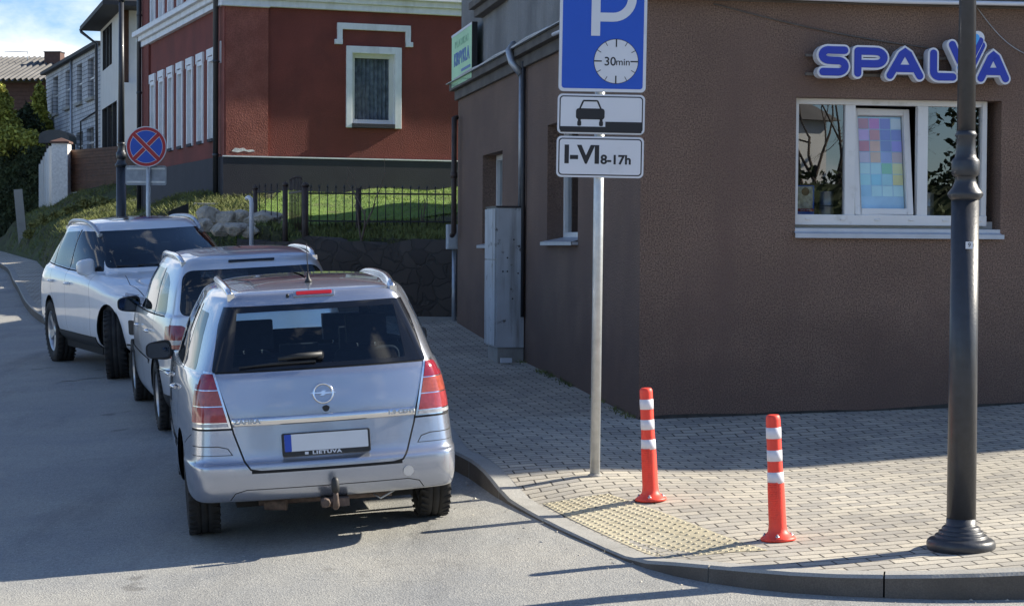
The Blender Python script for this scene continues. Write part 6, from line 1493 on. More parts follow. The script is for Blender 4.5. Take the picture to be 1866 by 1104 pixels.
        mb.build('roof_rail', car)
    # mirrors
    for s in (-1, 1):
        my, mz, mw, mh, mat = spec['mirror']; p, _ = S_('L' if s < 0 else 'R', my, mz)
        T = Matrix.Translation((p.x+s*(mw*.5+.015), p.y-.02, mz+.01)); bmm = bmesh.new(); bmesh.ops.create_icosphere(bmm, subdivisions=4, radius=1)
        for v in bmm.verts:
            c_ = v.co; e_ = .55; c_ = Vector([math.copysign(abs(q)**e_, q) for q in c_]); v.co = Vector((c_.x*mw/2, max(c_.y, -.25)*.085, c_.z*mh/2*(1-.18*(c_.x*s))))
        me = bpy.data.meshes.new('wing_mirror'); bmm.to_mesh(me); bmm.free(); me.materials.append(MT[mat]); me.polygons.foreach_set('use_smooth', [True]*len(me.polygons)); o = bpy.data.objects.new('wing_mirror', me); link(o, car); o.matrix_local = T
        mb = MB(); mb.tube([(s*(-mw*.5-.03), .02, -mh*.25), (s*(-mw*.35), .02, -mh*.15)], .028, 'blackplastic', 8); mb.build('mirror_arm', o)
        mb = MB(); mb.prism(rrect(mw*.86, mh*.80, .035, cx=0, cz=0), -.026, -.0245, 'mirror', Matrix()); mb.build('mirror_glass', o)
    return car, S_
def place_part(mb_fn, name, car, p, n, mat=None):
    pass
zaf_rows = [
 (.285, .20, 4.24, .83, .76, .62, .10, .08, .14, .12), (.31, .07, 4.38, .875, .805, .66, .12, .08, .16, .16), (.38, .015, 4.45, .89, .815, .68, .13, .085, .18, .2),
 (.47, .0, 4.467, .895, .82, .68, .13, .09, .2, .22), (.535, .005, 4.467, .897, .82, .68, .13, .09, .2, .22), (.565, .035, 4.46, .897, .812, .68, .13, .09, .2, .24), (.70, .055, 4.45, .897, .80, .68, .13, .09, .2, .26), (.86, .075, 4.42, .89, .785, .67, .12, .09, .2, .28),
 ([(0, .98), (3.2, .98), (4.4, .74)], .10, 4.36, .875, .765, .66, .11, .09, .2, .3), ([(0, 1.055), (3.0, 1.05), (4.3, .80)], .115, 4.22, .855, .74, .64, .10, .09, .2, .3),
 ([(0, 1.085), (3.4, 1.05)], .13, 3.52, .84, .725, .62, .09, .085, .15, .25), ([(0, 1.115), (3.4, 1.07)], .145, 3.44, .825, .71, .62, .08, .085, .15, .25),
 (1.31, .25, 2.98, .755, .64, .60, .07, .08, .12, .2), (1.475, .345, 2.56, .68, .575, .56, .06, .075, .12, .16), ([(.3, 1.53), (2.5, 1.55)], .37, 2.44, .64, .545, .54, .06, .07, .12, .15),
 ([(.3, 1.56), (1.2, 1.58), (2.4, 1.57)], .40, 2.34, .575, .50, .48, .07, .07, .12, .14), ([(.3, 1.58), (1.2, 1.605), (2.4, 1.59)], .56, 2.2, .47, .41, .40, .08, .06, .1, .1), ([(.3, 1.595), (1.2, 1.62), (2.4, 1.60)], .8, 2.0, .28, .25, .25, .06, .04, .06, .06), ([(.3, 1.60), (1.2, 1.625), (2.4, 1.605)], .95, 1.9, .012, .012, .012, .003, .0, .003, 0)]
gl_z = roundpoly([(-.655, 1.105), (.655, 1.105), (.575, 1.485), (-.575, 1.485)], [.02, .02, .05, .05])
lightL = [(-.84, .765), (-.572, .765), (-.650, 1.098), (-.71, 1.108), (-.76, 1.065), (-.84, .90)]
mir = lambda P: [(-x, y) for x, y in P][::-1]
def slab(P, z0, z1):   # clip band of light
    from itertools import chain
    out = []
    def clip(pts, inside, inter):
        o = []
        for i in range(len(pts)):
            a, b = pts[i-1], pts[i]
            if inside(b):
                if not inside(a): o.append(inter(a, b))
                o.append(b)
            elif inside(a): o.append(inter(a, b))
        return o
    it = lambda zz: (lambda a, b: (a[0]+(b[0]-a[0])*(zz-a[1])/(b[1]-a[1]), zz))
    return clip(clip(P, lambda p: p[1] >= z0, it(z0)), lambda p: p[1] <= z1, it(z1))
def inset(P, d):
    c = Vector((sum(p[0] for p in P)/len(P), sum(p[1] for p in P)/len(P))); out = []
    for p in P:
        v = Vector(p)-c; out.append(tuple(c+v*(1-d/max(v.length, .01))))
    return out
zreg = []
tail = roundpoly([(-.66, 1.085), (.66, 1.085), (.50, .50), (-.50, .50)], [.01, .01, .09, .09], 6)
hatch = [(-.66, 1.10), (-.575, .80), (-.56, .73), (-.505, .56), (-.47, .51), (-.40, .495), (.40, .495), (.47, .51), (.505, .56), (.56, .73), (.575, .80), (.66, 1.10)]
side_win = lambda pts, r=.03: roundpoly(pts, r)
zreg += [('seam', 'rear', hatch, 'darkgap', .0055), ('seam', 'rear', [(-.66, 1.098), (.66, 1.098)], 'darkgap', .005), ('seam', 'rear', [(-.46, .494), (.46, .494)], 'darkgap', .009)]
zreg += [('seam', 'rear', [(-.84, .757), (-.568, .757)], 'darkgap', .006), ('seam', 'rear', [(.568, .757), (.84, .757)], 'darkgap', .006)]
zreg += [('seam', 'rear', [(-.86, .655), (-.66, .655), (-.60, .64), (-.575, .60)], 'darkgap', .0028), ('seam', 'rear', [(.86, .655), (.66, .655), (.60, .64), (.575, .60)], 'darkgap', .0028), ('seam', 'rear', [(-.86, .60), (-.58, .60)], 'darkgap', .002), ('seam', 'rear', [(.86, .60), (.58, .60)], 'darkgap', .002)]
zreg += [('seam', 'rear', [(-.60, .32), (-.57, .365), (-.50, .385), (.50, .385), (.57, .365), (.60, .32)], 'darkgap', .0028)]
zreg += [('light_housing', 'rear,L', lightL, 'chrome', .003, lambda c: c.x < 0 and c.y < .36), ('light_housing', 'rear,R', mir(lightL), 'chrome', .003, lambda c: c.x > 0 and c.y < .36)]
inner_seam_L = [(-.556, .735), (-.640, 1.078)]
for s, P in ((-1, lightL), (1, mir(lightL))):
    ex = (lambda s_: (lambda c: c.x*s_ > 0 and c.y < .33))(s)
    Q = [(x-(.014 if x > -.7 else -.0)*1 if s < 0 else x+(.014 if x < .7 else 0), z) for x, z in P]
    for (a, b, mt) in ((.800, .895, 'lenspink'), (.901, .993, 'lensamber'), (.999, 1.092, 'lensred')): zreg.append(('lamp_lens', 'rear,'+('L' if s < 0 else 'R'), slab(Q, a, b), mt, .007, ex))
    zreg.append(('lamp_lens', 'rear,'+('L' if s < 0 else 'R'), slab(Q, .772, .794), 'lensclear', .007, ex))
zreg += [('rear_window', 'rear', gl_z, 'carglass', .001)]
# black ceramic border of the rear window
zreg += [('window_border', 'rear', roundpoly([(-.668, 1.103), (-.54, 1.103), (-.485, 1.46), (-.58, 1.49)], .015), 'blackgloss', .002), ('window_border', 'rear', roundpoly([(.54, 1.103), (.668, 1.103), (.58, 1.49), (.50, 1.46)], .015), 'blackgloss', .002), ('window_border', 'rear', [(-.60, 1.45), (.60, 1.45), (.575, 1.488), (-.575, 1.488)], 'blackgloss', .002), ('window_border', 'rear', [(-.57, 1.103), (.57, 1.103), (.57, 1.13), (-.57, 1.13)], 'blackgloss', .002)]
for v, s in (('L', -1), ('R', 1)):
    zreg += [('side_window', v, side_win([(.50, 1.10), (1.02, 1.09), (1.02, 1.45), (.72, 1.44)]), 'carglass_dark', .001), ('side_window', v, side_win([(1.08, 1.09), (1.90, 1.08), (1.90, 1.47), (1.10, 1.46)]), 'carglass_mid', .001), ('side_window', v, side_win([(1.96, 1.08), (2.95, 1.07), (2.62, 1.40), (2.42, 1.47), (1.96, 1.475)]), 'carglass_mid', .001)]
    zreg += [('seam', v, [(1.03, 1.06), (1.05, .8), (1.25, .55), (1.27, .3)], 'darkgap', .003), ('seam', v, [(1.93, 1.07), (1.93, .3)], 'darkgap', .003), ('seam', v, [(3.02, 1.03), (3.05, .6), (2.95, .32)], 'darkgap', .003), ('seam', v, [(1.02, 1.085), (1.02, 1.475)], 'darkgap', .02), ('seam', v, [(1.93, 1.08), (1.93, 1.47)], 'darkgap', .02), ('seam', v, [(.30, .72), (.55, .64), (.56, .52)], 'darkgap', .003)]
    zreg += [('side_moulding', v, [(1.28, .52), (2.98, .52), (2.98, .58), (1.28, .58)], 'silverblue', .008)]
zreg += [('windscreen', 'front', roundpoly([(-.60, 1.11), (.60, 1.11), (.52, 1.46), (-.52, 1.46)], .04), 'carglass', .001)]
zreg += [('headlight', 'front,L', roundpoly([(-.72, .62), (-.42, .64), (-.42, .74), (-.72, .80)], .02), 'lensclear', .002, lambda c: c.x < 0 and c.y > 3.9), ('headlight', 'front,R', roundpoly([(.42, .64), (.72, .62), (.72, .80), (.42, .74)], .02), 'lensclear', .002, lambda c: c.x > 0 and c.y > 3.9), ('grille', 'front', [(-.4, .6), (.4, .6), (.4, .7), (-.4, .7)], 'blackplastic', .002)]
spec_z = dict(track=1.50, wb=2.703, oh=.86, r=.318, tw=.205, paint='silverblue', regions=zreg, floor=.80, ar=.365,
    seats=[(-.36, 1.05, 1.13, .44), (.40, 1.10, 1.13, .44), (-.42, 1.75, 1.0, .44), (.0, 1.75, .90, .3), (.42, 1.75, 1.0, .44), (-.37, 2.45, 1.03, .46), (.37, 2.45, 1.05, .46)],
    rail=(.515, .50, 2.35, .014), mirror=(2.78, 1.04, .19, .135, 'blackplastic'), spokes=7)
# rear wheel contacts read from the photo
zl, zr_ = G(375, 967), G(786, 940); zmid = (zl+zr_)/2; dz_ = (zr_-zl); dz_.z = 0; zhead = Vector((-dz_.y, dz_.x, 0)).normalized()
print('zafira track', dz_.length, 'mid', zmid)
zhead = Vector((-math.sin(R(11.0)), math.cos(R(11.0)), 0))
zaf, Sz = build_car('parked_car', 'blue silver people carrier seen from behind, nearest the camera, with a tow hitch', zaf_rows, spec_z, (zmid.x, zmid.y), zhead)
def on(S_, kind, a, b, lift=0):
    p, n = S_(kind, a, b); return p+n*lift, n
def frame_on(S_, kind, a, b, lift=0, upright=True):
    p, n = on(S_, kind, a, b, lift); z = Vector((0, 0, 1)); y = -n; x = y.cross(z); x.normalize(); z = x.cross(y) ; z.normalize()
    return Matrix(((x.x, y.x, z.x, p.x), (x.y, y.y, z.y, p.y), (x.z, y.z, z.z, p.z), (0, 0, 0, 1)))
# number plate
T = frame_on(Sz, 'rear', .0, .645, .012)
mb = MB(); mb.prism(rrect(.545, .142, .012), -.012, .02, 'blackplastic', T); npz = mb.build('number_plate', zaf, bevel=.003)
mb = MB(); mb.prism(rrect(.515, .105, .006, cz=.010), -.0135, -.012, 'plate', T); mb.prism(rrect(.042, .105, .005, cx=-.236, cz=.010), -.0148, -.0135, 'plateblue', T); mb.build('plate_face', npz)
text_mesh('LIETUVA', .028, 'signwhite', T @ Matrix.Translation((.0, -.0135, -.057)) @ TXT, 'lettering', npz, .0004, .0012, 1.5, space=1.15)
mb = MB(); mb.prism(rrect(.022, .016, .001, cx=-.125, cz=-.057), -.0135, -.012, 'signwhite', T); mb.build('plate_mark', npz)
mb = MB(); vs = []; nx_ = 40; sec = [(-.027, .0), (-.026, .006), (-.016, .012), (.0, .0145), (.014, .0125), (.024, .006), (.026, .0)]
for i in range(nx_+1):
    x = -.566+1.132*i/nx_; p, n = Sz('rear', x, .797); n = Vector((n.x, n.y, 0)).normalized()
    for dz, dn in sec: vs.append(Vector((p.x, p.y, .797+dz))+n*(dn+.003))
m_ = len(sec); mb.add(vs, [(i*m_+k, (i+1)*m_+k, (i+1)*m_+k+1, i*m_+k+1) for i in range(nx_) for k in range(m_-1)]+[tuple(range(m_)), tuple(range(nx_*m_, nx_*m_+m_))], 'chrome', True); mb.build('trim_strip', zaf, recalc=False)
# emblem ring with a horizontal flash
T = frame_on(Sz, 'rear', -.0, .945, .008)
mb = MB(); mb.tube([(.059*math.cos(a), -.003, .059*math.sin(a)) for a in np.linspace(0, 2*math.pi, 33)], .0068, 'chrome', 8, cap=False); mb.v = [tuple(T @ Vector(q)) for q in mb.v]
mb.prism([(-.078, .004), (-.015, .006), (-.002, .016), (.020, .016), (.008, .005), (.080, .001), (.078, -.003), (.015, -.006), (.002, -.016), (-.022, -.016), (-.008, -.004), (-.078, -.001)], -.008, .0, 'chrome', T); mb.build('emblem', zaf)
T = frame_on(Sz, 'rear', .012, .853, .002)
mb = MB(); mb.prism([(.022*math.cos(a)*(1+.12*math.sin(3*a)), .020*math.sin(a)) for a in np.linspace(0, 6.0, 14)], -.004, .002, 'blackplastic', T); mb.build('lock_cover', zaf)
for txt, x, sz in (('ZAFIRA', -.475, .040), ('1.9 CDTI', .475, .036)):
    T = frame_on(Sz, 'rear', x, .797, .0185); text_mesh(txt, sz, 'alu' if False else 'signgrey', T @ TXT, 'badge_lettering', zaf, .002, .0012, 1.25)
# high brake light, washer jet, aerial, wiper
T = frame_on(Sz, 'rear', .0, 1.545, .006)
mb = MB(); mb.prism(rrect(.265, .040, .012), -.012, .01, 'silverblue', T); hb_ = mb.build('brake_light_housing', zaf, bevel=.004); mb = MB(); mb.prism(rrect(.225, .026, .009), -.0165, -.012, 'brakered', T); mb.build('high_brake_light', hb_, bevel=.002)
T = frame_on(Sz, 'rear', -.165, 1.54, .004); mb = MB(); mb.lathe([(.011, 0), (.010, .012), (.004, .016)], 'blackplastic', 12, T @ Matrix.Rotation(math.pi/2, 4, 'X')); mb.build('washer_jet', zaf)
p, _ = Sz('top', 0, .72); mb = MB(); mb.lathe([(.026, -.005), (.022, .012), (.010, .028), (.006, .06)], 'blackplastic', 14, Matrix.Translation(p)); mb.tube([p+Vector((0, 0, .05)), p+Vector((0, -.012, .25))], [.004, .0022], 'blackplastic', 6); mb.build('aerial', zaf)
p0, n0 = on(Sz, 'rear', -.0, 1.165, .035); p1, _ = on(Sz, 'rear', -.26, 1.150, .040); p2, _ = on(Sz, 'rear', -.50, 1.118, .022)
mb = MB(); mb.tube([p0+Vector((.01, 0, .0)), p0.lerp(p1, .5)+Vector((0, -.004, .006)), p1], [.020, .017, .011], 'blackplastic', 8); mb.tube([p0-n0*.03, p0+n0*.012], .024, 'blackplastic', 12)
q0, _ = on(Sz, 'rear', -.03, 1.135, .018); mb.tube([q0, q0.lerp(p2, .5)+Vector((0, -.004, .004)), p2], [.010, .009, .005], 'blackplastic', 6); mb.build('wiper', zaf)
# tow hitch
mb = MB(); mb.tube([(.03, .10, .28), (.03, -.03, .255), (.03, -.07, .268), (.03, -.08, .32), (.03, -.08, .375)], [.02, .021, .021, .017, .013], 'rust', 12); th = mb.build('tow_hitch', zaf)
mb = MB(); mb.lathe([(.023, .355), (.025, .39), (.023, .425), (.015, .442), (.004, .447)], 'blackplastic', 16, Matrix.Translation((.03, -.08, 0))); mb.build('ball_cap', th)
mb = MB(); mb.lathe([(.029, -.03), (.030, .03), (.022, .04)], 'rust', 8, Matrix.Translation((-.03, -.02, .285)) @ Matrix.Rotation(math.pi/2, 4, 'X')); mb.box((-.05, -.0, .25), (.12, .12, .30), 'rust'); mb.build('socket', th)
mb = MB(); mb.tube([(-.42, .3, .27), (.42, .3, .27)], .028, 'rust', 10); mb.tube([(.30, .25, .27), (.34, .22, .245), (.44, .24, .29)], .006, 'zinc', 6); mb.tube([(-.38, .28, .255), (-.25, .24, .25)], .04, 'rust', 12); mb.box((-.55, .7, .28), (.55, 1.0, .40), 'darkgap'); mb.build('tow_bar', zaf)
T = frame_on(Sz, 'rear', .50, .435, .003); mb = MB(); mb.prism(disc(.033, 24), -.004, .0, 'silver', T); mb.build('tow_eye_cover', zaf)
T = Matrix.Translation((.53, .62, 1.235)); mb = MB(); mb.prism(disc(.028, 20), -.004, .0, 'greenboard' if False else 'rust', Matrix.Translation((.47, .24, 1.30))); 
for s in (-1, 1):
    for y in (1.25, 2.15):
        p, n = Sz('L' if s < 0 else 'R', y, .93); mb = MB(); mb.tube([p+n*.012+Vector((0, -.08, 0)), p+n*.035, p+n*.012+Vector((0, .08, 0))], .012, 'chrome', 8); mb.build('door_handle', zaf)

# ------------------------------------------------------------------ silver compact people carrier (second car)
tou_rows = [
 (.22, .26, 4.15, .80, .68, .62, .10, .07, .14, .12), (.26, .10, 4.30, .855, .77, .66, .11, .07, .16, .16), (.36, .02, 4.37, .885, .81, .68, .12, .075, .18, .2),
 (.50, .0, 4.39, .895, .82, .68, .12, .08, .2, .22), (.585, .005, 4.39, .896, .82, .68, .12, .08, .2, .22), (.62, .045, 4.38, .896, .81, .68, .11, .08, .2, .24), (.75, .05, 4.37, .896, .805, .68, .11, .08, .2, .26), (.90, .06, 4.34, .89, .79, .67, .10, .08, .2, .28),
 ([(0, 1.00), (3.1, 1.00), (4.3, .78)], .075, 4.28, .878, .775, .66, .10, .08, .2, .3), ([(0, 1.07), (3.0, 1.065), (4.2, .84)], .085, 4.14, .86, .76, .64, .09, .08, .2, .3),
 ([(0, 1.095), (3.4, 1.06)], .095, 3.50, .845, .75, .62, .09, .08, .15, .25), ([(0, 1.13), (3.4, 1.09)], .105, 3.42, .832, .74, .62, .08, .08, .15, .25),
 (1.32, .165, 2.98, .775, .70, .60, .08, .07, .12, .2), (1.47, .23, 2.58, .71, .65, .57, .08, .07, .12, .16), ([(.2, 1.53), (2.5, 1.54)], .26, 2.44, .675, .62, .55, .08, .07, .12, .15),
 ([(.2, 1.575), (1.2, 1.60), (2.4, 1.58)], .31, 2.34, .60, .55, .5, .09, .07, .12, .14), ([(.2, 1.60), (1.2, 1.63), (2.4, 1.60)], .46, 2.2, .48, .42, .42, .08, .06, .1, .1), ([(.2, 1.615), (1.2, 1.645), (2.4, 1.615)], .7, 2.0, .28, .25, .25, .06, .04, .06, .06), ([(.2, 1.62), (1.2, 1.65), (2.4, 1.62)], .9, 1.9, .012, .012, .012, .003, .0, .003, 0)]
treg = [('rear_window', 'rear', roundpoly([(-.69, 1.08), (.69, 1.08), (.62, 1.48), (-.62, 1.48)], [.09, .09, .1, .1], 6), 'carglass_dark', .001)]
treg += [('seam', 'rear', [(-.62, 1.0), (-.60, .72), (-.56, .63), (.56, .63), (.60, .72), (.62, 1.0)], 'darkgap', .004), ('seam', 'rear,L,R', [(-.9, .60), (.9, .60)], 'darkgap', .003)]
for s, v in ((-1, 'L'), (1, 'R')):
    P = roundpoly([(-.86, .71), (-.60, .71), (-.60, .93), (-.66, 1.0), (-.86, 1.01)], .025) if s < 0 else roundpoly([(.60, .71), (.86, .71), (.86, 1.01), (.66, 1.0), (.60, .93)], .025)
    ex = (lambda s_: (lambda c: c.x*s_ > 0 and c.y < .30))(s)
    treg += [('tail_light', 'rear', P, 'lensred', .003, ex), ('tail_light', v, roundpoly([(0, .71), (.30, .71), (.34, .99), (0, 1.01)], .02), 'lensred', .003, (lambda s_: (lambda c: c.x*s_ > 0 and c.y < .4))(s)), ('lamp_window', 'rear', roundpoly([(s*.80, .83), (s*.62, .83), (s*.62, .87), (s*.80, .87)][::s], .01), 'lensclear', .006, ex)]
    treg += [('side_window', v, side_win([(.42, 1.08), (.93, 1.075), (.93, 1.46), (.72, 1.44), (.52, 1.36)], .05), 'carglass_mid', .001), ('side_window', v, side_win([(1.00, 1.07), (1.86, 1.065), (1.86, 1.49), (1.00, 1.48)], .03), 'carglass_mid', .001), ('side_window', v, side_win([(1.93, 1.065), (2.98, 1.05), (2.66, 1.37), (2.45, 1.47), (1.93, 1.49)], .03), 'carglass_mid', .001)]
    treg += [('seam', v, [(.965, 1.07), (.965, 1.48)], 'darkgap', .022), ('seam', v, [(1.895, 1.06), (1.895, 1.49)], 'darkgap', .022), ('seam', v, [(.95, 1.06), (.97, .85), (1.22, .60), (1.25, .28)], 'darkgap', .003), ('seam', v, [(1.89, 1.06), (1.89, .28)], 'darkgap', .003), ('seam', v, [(3.0, 1.04), (3.05, .6), (2.9, .30)], 'darkgap', .003), ('seam', v, [(.42, 1.072), (3.0, 1.055)], 'darkgap', .006), ('seam', v, [(.20, .60), (.50, .58)], 'darkgap', .003)]
    treg += [('side_moulding', v, [(1.27, .58), (2.95, .60), (2.95, .645), (1.27, .625)], 'silver', .010)]
treg += [('lower_bumper', 'rear,L,R', [(-.95, .2), (.95, .2), (.95, .375), (-.95, .375)], 'blackplastic', .004, lambda c: c.y < .52)]
treg += [('windscreen', 'front', roundpoly([(-.62, 1.13), (.62, 1.13), (.54, 1.48), (-.54, 1.48)], .04), 'carglass', .001), ('headlight', 'front,L', roundpoly([(-.72, .64), (-.42, .66), (-.42, .78), (-.72, .84)], .02), 'lensclear', .002, lambda c: c.x < 0 and c.y > 3.8), ('headlight', 'front,R', roundpoly([(.42, .66), (.72, .64), (.72, .84), (.42, .78)], .02), 'lensclear', .002, lambda c: c.x > 0 and c.y > 3.8)]
spec_t = dict(track=1.55, wb=2.678, oh=.80, r=.325, tw=.205, paint='silver', regions=treg, floor=.84, ar=.375, seats=[(-.40, 1.35, 1.14, .5), (0, 1.35, 1.1, .3), (.40, 1.35, 1.14, .5), (-.38, 2.3, 1.16, .5), (.38, 2.3, 1.16, .5)], rail=(.60, .42, 2.3, .03), mirror=(2.72, 1.06, .23, .155, 'blackplastic'), spokes=10)
tl, tf = G(303, 782), G(257, 727); th_ = (tf-tl); th_.z = 0; print('touran wb', th_.length, tl, tf); th_.normalize()
rg = Vector((th_.y, -th_.x, 0)); tmid = tl+rg*.80
tou, St = build_car('parked_car', 'silver people carrier with dark tinted rear window, second in the row', tou_rows, spec_t, (tmid.x, tmid.y), th_)
T = frame_on(St, 'rear', 0, 1.545, .004); mb = MB(); mb.prism(rrect(.42, .022, .009), -.006, .004, 'blackgloss', T); mb.build('high_brake_light', tou)
T = frame_on(St, 'rear', 0, .80, .010); mb = MB(); mb.prism(rrect(.54, .13, .01), -.01, .02, 'plate', T); mb.build('number_plate', tou)
for s in (-1, 1):
    for y in (1.18, 2.10):
        p, n = St('L' if s < 0 else 'R', y, .90); mb = MB(); mb.tube([p+n*.010+Vector((0, -.085, 0)), p+n*.036+Vector((0, -.04, 0)), p+n*.036+Vector((0, .04, 0)), p+n*.010+Vector((0, .085, 0))], .014, 'chrome', 8); mb.build('door_handle', tou)
p0, n0 = on(St, 'rear', 0, 1.13, .03); p1, _ = on(St, 'rear', -.42, 1.12, .02); mb = MB(); mb.tube([p0, p1], [.016, .008], 'blackplastic', 6); mb.build('wiper', tou)

# ------------------------------------------------------------------ white crossover facing the camera (third car)
rx_rows = [
 (.30, .30, 4.50, .84, .70, .68, .12, .08, .14, .14), (.36, .12, 4.66, .90, .80, .74, .14, .1, .16, .2), (.48, .04, 4.74, .935, .85, .76, .16, .12, .18, .26),
 (.62, .0, 4.77, .945, .86, .77, .16, .12, .2, .3), (.76, .02, 4.77, .945, .86, .77, .16, .12, .2, .32), (.90, .05, 4.74, .942, .855, .76, .16, .12, .2, .34),
 ([(0, 1.02), (3.2, 1.00), (4.7, .86)], .08, 4.68, .935, .84, .75, .15, .12, .2, .36), ([(0, 1.10), (3.2, 1.06), (4.5, .96)], .12, 4.50, .915, .82, .72, .14, .12, .2, .36),
 ([(0, 1.15), (3.3, 1.10), (4.2, 1.03)], .16, 3.95, .89, .80, .70, .13, .12, .2, .3), ([(0, 1.175), (3.4, 1.12)], .20, 3.50, .865, .78, .69, .12, .12, .15, .26), ([(0, 1.20), (3.4, 1.15)], .24, 3.42, .85, .765, .68, .11, .12, .15, .25),
 ([(0, 1.36), (3.4, 1.36)], .42, 2.98, .79, .70, .64, .10, .11, .12, .2), ([(0, 1.50), (3.4, 1.53)], .62, 2.58, .725, .64, .60, .09, .1, .12, .16), ([(.4, 1.555), (1.2, 1.59), (2.5, 1.585)], .62, 2.44, .69, .60, .57, .09, .1, .12, .15),
 ([(.4, 1.59), (1.4, 1.635), (2.4, 1.625)], .66, 2.34, .62, .54, .52, .09, .1, .12, .14), ([(.4, 1.61), (1.4, 1.66), (2.4, 1.64)], .80, 2.2, .50, .43, .43, .08, .06, .1, .1), ([(.4, 1.62), (1.4, 1.675), (2.4, 1.655)], 1.0, 2.0, .28, .25, .25, .06, .04, .06, .06), ([(.4, 1.63), (1.4, 1.68), (2.4, 1.66)], 1.1, 1.95, .012, .012, .012, .003, .0, .003, 0)]
def st_(z): return 1.15+(z-1.15)*1.06 if z > 1.15 else z
rx_rows = [(([(y, st_(z)) for y, z in r[0]] if isinstance(r[0], list) else st_(r[0])),)+r[1:] for r in rx_rows]
rreg = []
for s, v in ((-1, 'L'), (1, 'R')):
    rreg += [('side_window', v, side_win([(.62, 1.203), (1.02, 1.182), (1.02, 1.479), (.88, 1.415)], .03), 'carglass_mid', .001), ('side_window', v, side_win([(1.06, 1.182), (1.92, 1.150), (1.92, 1.574), (1.30, 1.558), (1.06, 1.494)], .03), 'carglass_mid', .001), ('side_window', v, side_win([(1.98, 1.150), (3.06, 1.130), (2.72, 1.404), (2.44, 1.563), (1.98, 1.574)], .03), 'carglass_mid', .001)]
    rreg += [('seam', v, [(.60, 1.187), (1.95, 1.138), (3.08, 1.118)], 'darkgap', .007), ('seam', v, [(1.04, 1.182), (1.04, 1.489)], 'darkgap', .02), ('seam', v, [(1.95, 1.140), (1.95, 1.574)], 'darkgap', .022), ('seam', v, [(1.06, 1.161), (1.12, .9), (1.42, .62), (1.46, .42)], 'darkgap', .003), ('seam', v, [(1.95, 1.130), (1.95, .42)], 'darkgap', .003), ('seam', v, [(3.10, 1.100), (3.16, .7), (3.05, .42)], 'darkgap', .003)]
    rreg += [('sill_trim', v, [(1.42, .28), (3.25, .28), (3.25, .42), (1.42, .42)], 'blackplastic', .010)]
    rreg += [('headlight', 'front,'+v, roundpoly([(s*.76, .74), (s*.42, .70), (s*.44, .78), (s*.78, .90)][::-s], .02), 'lensclear', .003, (lambda s_: (lambda c: c.x*s_ > 0 and c.y > 4.0))(s)), ('headlight', v, roundpoly([(4.30, .80), (4.7, .74), (4.7, .86), (4.12, .94)], .015), 'lensclear', .003, (lambda s_: (lambda c: c.x*s_ > 0))(s))]
    rreg += [('fog_light', 'front,'+v, roundpoly([(s*.80, .50), (s*.58, .50), (s*.60, .62), (s*.80, .66)][::-s], .02), 'blackplastic', .003, (lambda s_: (lambda c: c.x*s_ > 0 and c.y > 4.2))(s))]
    rreg += [('tail_light', 'rear,'+v, roundpoly([(s*.90, .98), (s*.60, .98), (s*.62, 1.10), (s*.90, 1.14)][::s], .02), 'lensred', .003, (lambda s_: (lambda c: c.x*s_ > 0 and c.y < .4))(s))]
rreg += [('windscreen', 'front', roundpoly([(-.70, 1.166), (.70, 1.166), (.60, 1.569), (-.60, 1.569)], .05, 6), 'carglass_mid', .001), ('grille', 'front', roundpoly([(-.36, .62), (.36, .62), (.42, .84), (-.42, .84)], .03), 'blackplastic', .002), ('lower_bumper', 'front,L,R', [(-.95, .25), (.95, .25), (.95, .40), (-.95, .40)], 'blackplastic', .004, lambda c: c.y > 4.2), ('rear_window', 'rear', roundpoly([(-.66, 1.224), (.66, 1.224), (.58, 1.500), (-.58, 1.500)], .05), 'carglass_dark', .001)]
rreg += [('seam', 'top', [(-.60, 3.50), (-.68, 4.0), (-.60, 4.50)], 'darkgap', .004), ('seam', 'top', [(.60, 3.50), (.68, 4.0), (.60, 4.50)], 'darkgap', .004), ('sunroof', 'top', roundpoly([(-.36, 1.35), (.36, 1.35), (.36, 2.10), (-.36, 2.10)], .04), 'blackgloss', .003, lambda c: c.z > 1.5)]
spec_r = dict(track=1.63, wb=2.74, oh=1.03, r=.37, tw=.235, paint='whitepaint', regions=rreg, floor=.92, ar=.425, uz=.3, seats=[(-.40, 1.5, 1.16, .5), (.40, 1.5, 1.16, .5), (-.40, 2.3, 1.2, .52), (.40, 2.3, 1.2, .52)], rail=(.60, .85, 2.40, .03), railmat='alu', mirror=(2.85, 1.17, .20, .19, 'whitepaint'), steer=R(-16), spokes=5)
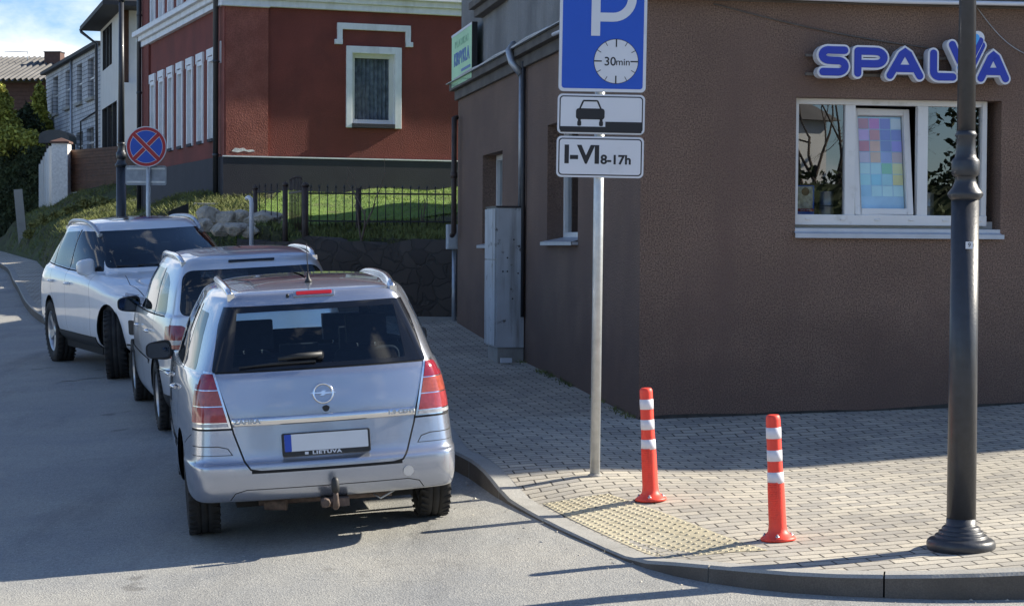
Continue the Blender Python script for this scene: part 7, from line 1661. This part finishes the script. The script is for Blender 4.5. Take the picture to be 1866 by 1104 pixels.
# it faces us: the wheels on the picture's left are its right-hand ones
rr_, rf_ = G(101, 655), G(209, 689); hv = rf_-rr_; hv.z = 0; print('rx wb', hv.length, rr_, rf_); hv.normalize()
rg = Vector((hv.y, -hv.x, 0)); rmid = (rf_-hv*2.74*1.09)-rg*.85*1.09
rx, Sx = build_car('parked_car', 'white crossover with roof rails facing the camera, farthest of the three', rx_rows, spec_r, (rmid.x, rmid.y), hv, 1.09)
for s in (-1, 1):
    for y in (1.22, 2.16):
        p, n = Sx('L' if s < 0 else 'R', y, .985); mb = MB(); mb.tube([p+n*.010+Vector((0, -.09, 0)), p+n*.038+Vector((0, -.04, 0)), p+n*.038+Vector((0, .04, 0)), p+n*.010+Vector((0, .09, 0))], .016, 'whitepaint', 8); mb.build('door_handle', rx)
p, _ = Sx('top', 0, 1.2); mb = MB(); mb.prism([(-.06, 0), (.05, 0), (.02, .055), (.0, .06)], -.012, .012, 'whitepaint', Matrix.Translation(p) @ Matrix.Rotation(math.pi/2, 4, 'Z')); mb.build('aerial_fin', rx)
mb = MB()
for s in (-1, 1): p0, _ = on(Sx, 'front', s*.1, 1.17, .015); p1, _ = on(Sx, 'front', s*.1+.5, 1.18, .012); mb.tube([p0, p1], .008, 'blackplastic', 6)
mb.build('wiper', rx)
# ================================================================== small litter, grit and leaves along the kerb
pts = []
for _ in range(900):
    i = RNG.integers(60, len(KP)-1); q = KP[i]; off = -abs(RNG.normal())*.12-.02
    t = (KP[i]-KP[i-1]).normalized(); x, y = q.x-t.y*off+RNG.normal()*.05, q.y+t.x*off+RNG.normal()*.05; pts.append((x, y, Hr(x, y)))
p = np.array(pts); n = len(p); s = .006+.012*RNG.random(n)**3; V = []; F = []
for k in range(n):
    a = RNG.random()*6.28; c_ = len(V); h = s[k]*.7
    V += [(p[k][0]+s[k]*math.cos(a+j*2.1), p[k][1]+s[k]*math.sin(a+j*2.1), p[k][2]+.001) for j in range(3)]+[(p[k][0], p[k][1], p[k][2]+h)]; F += [(c_, c_+1, c_+3), (c_+1, c_+2, c_+3), (c_+2, c_, c_+3)]
me = bpy.data.meshes.new('kerb_grit'); me.from_pydata(V, [], F); me.materials.append(MT['rock']); o = bpy.data.objects.new('kerb_grit', me); C.objects.link(o); o['kind'] = 'stuff'
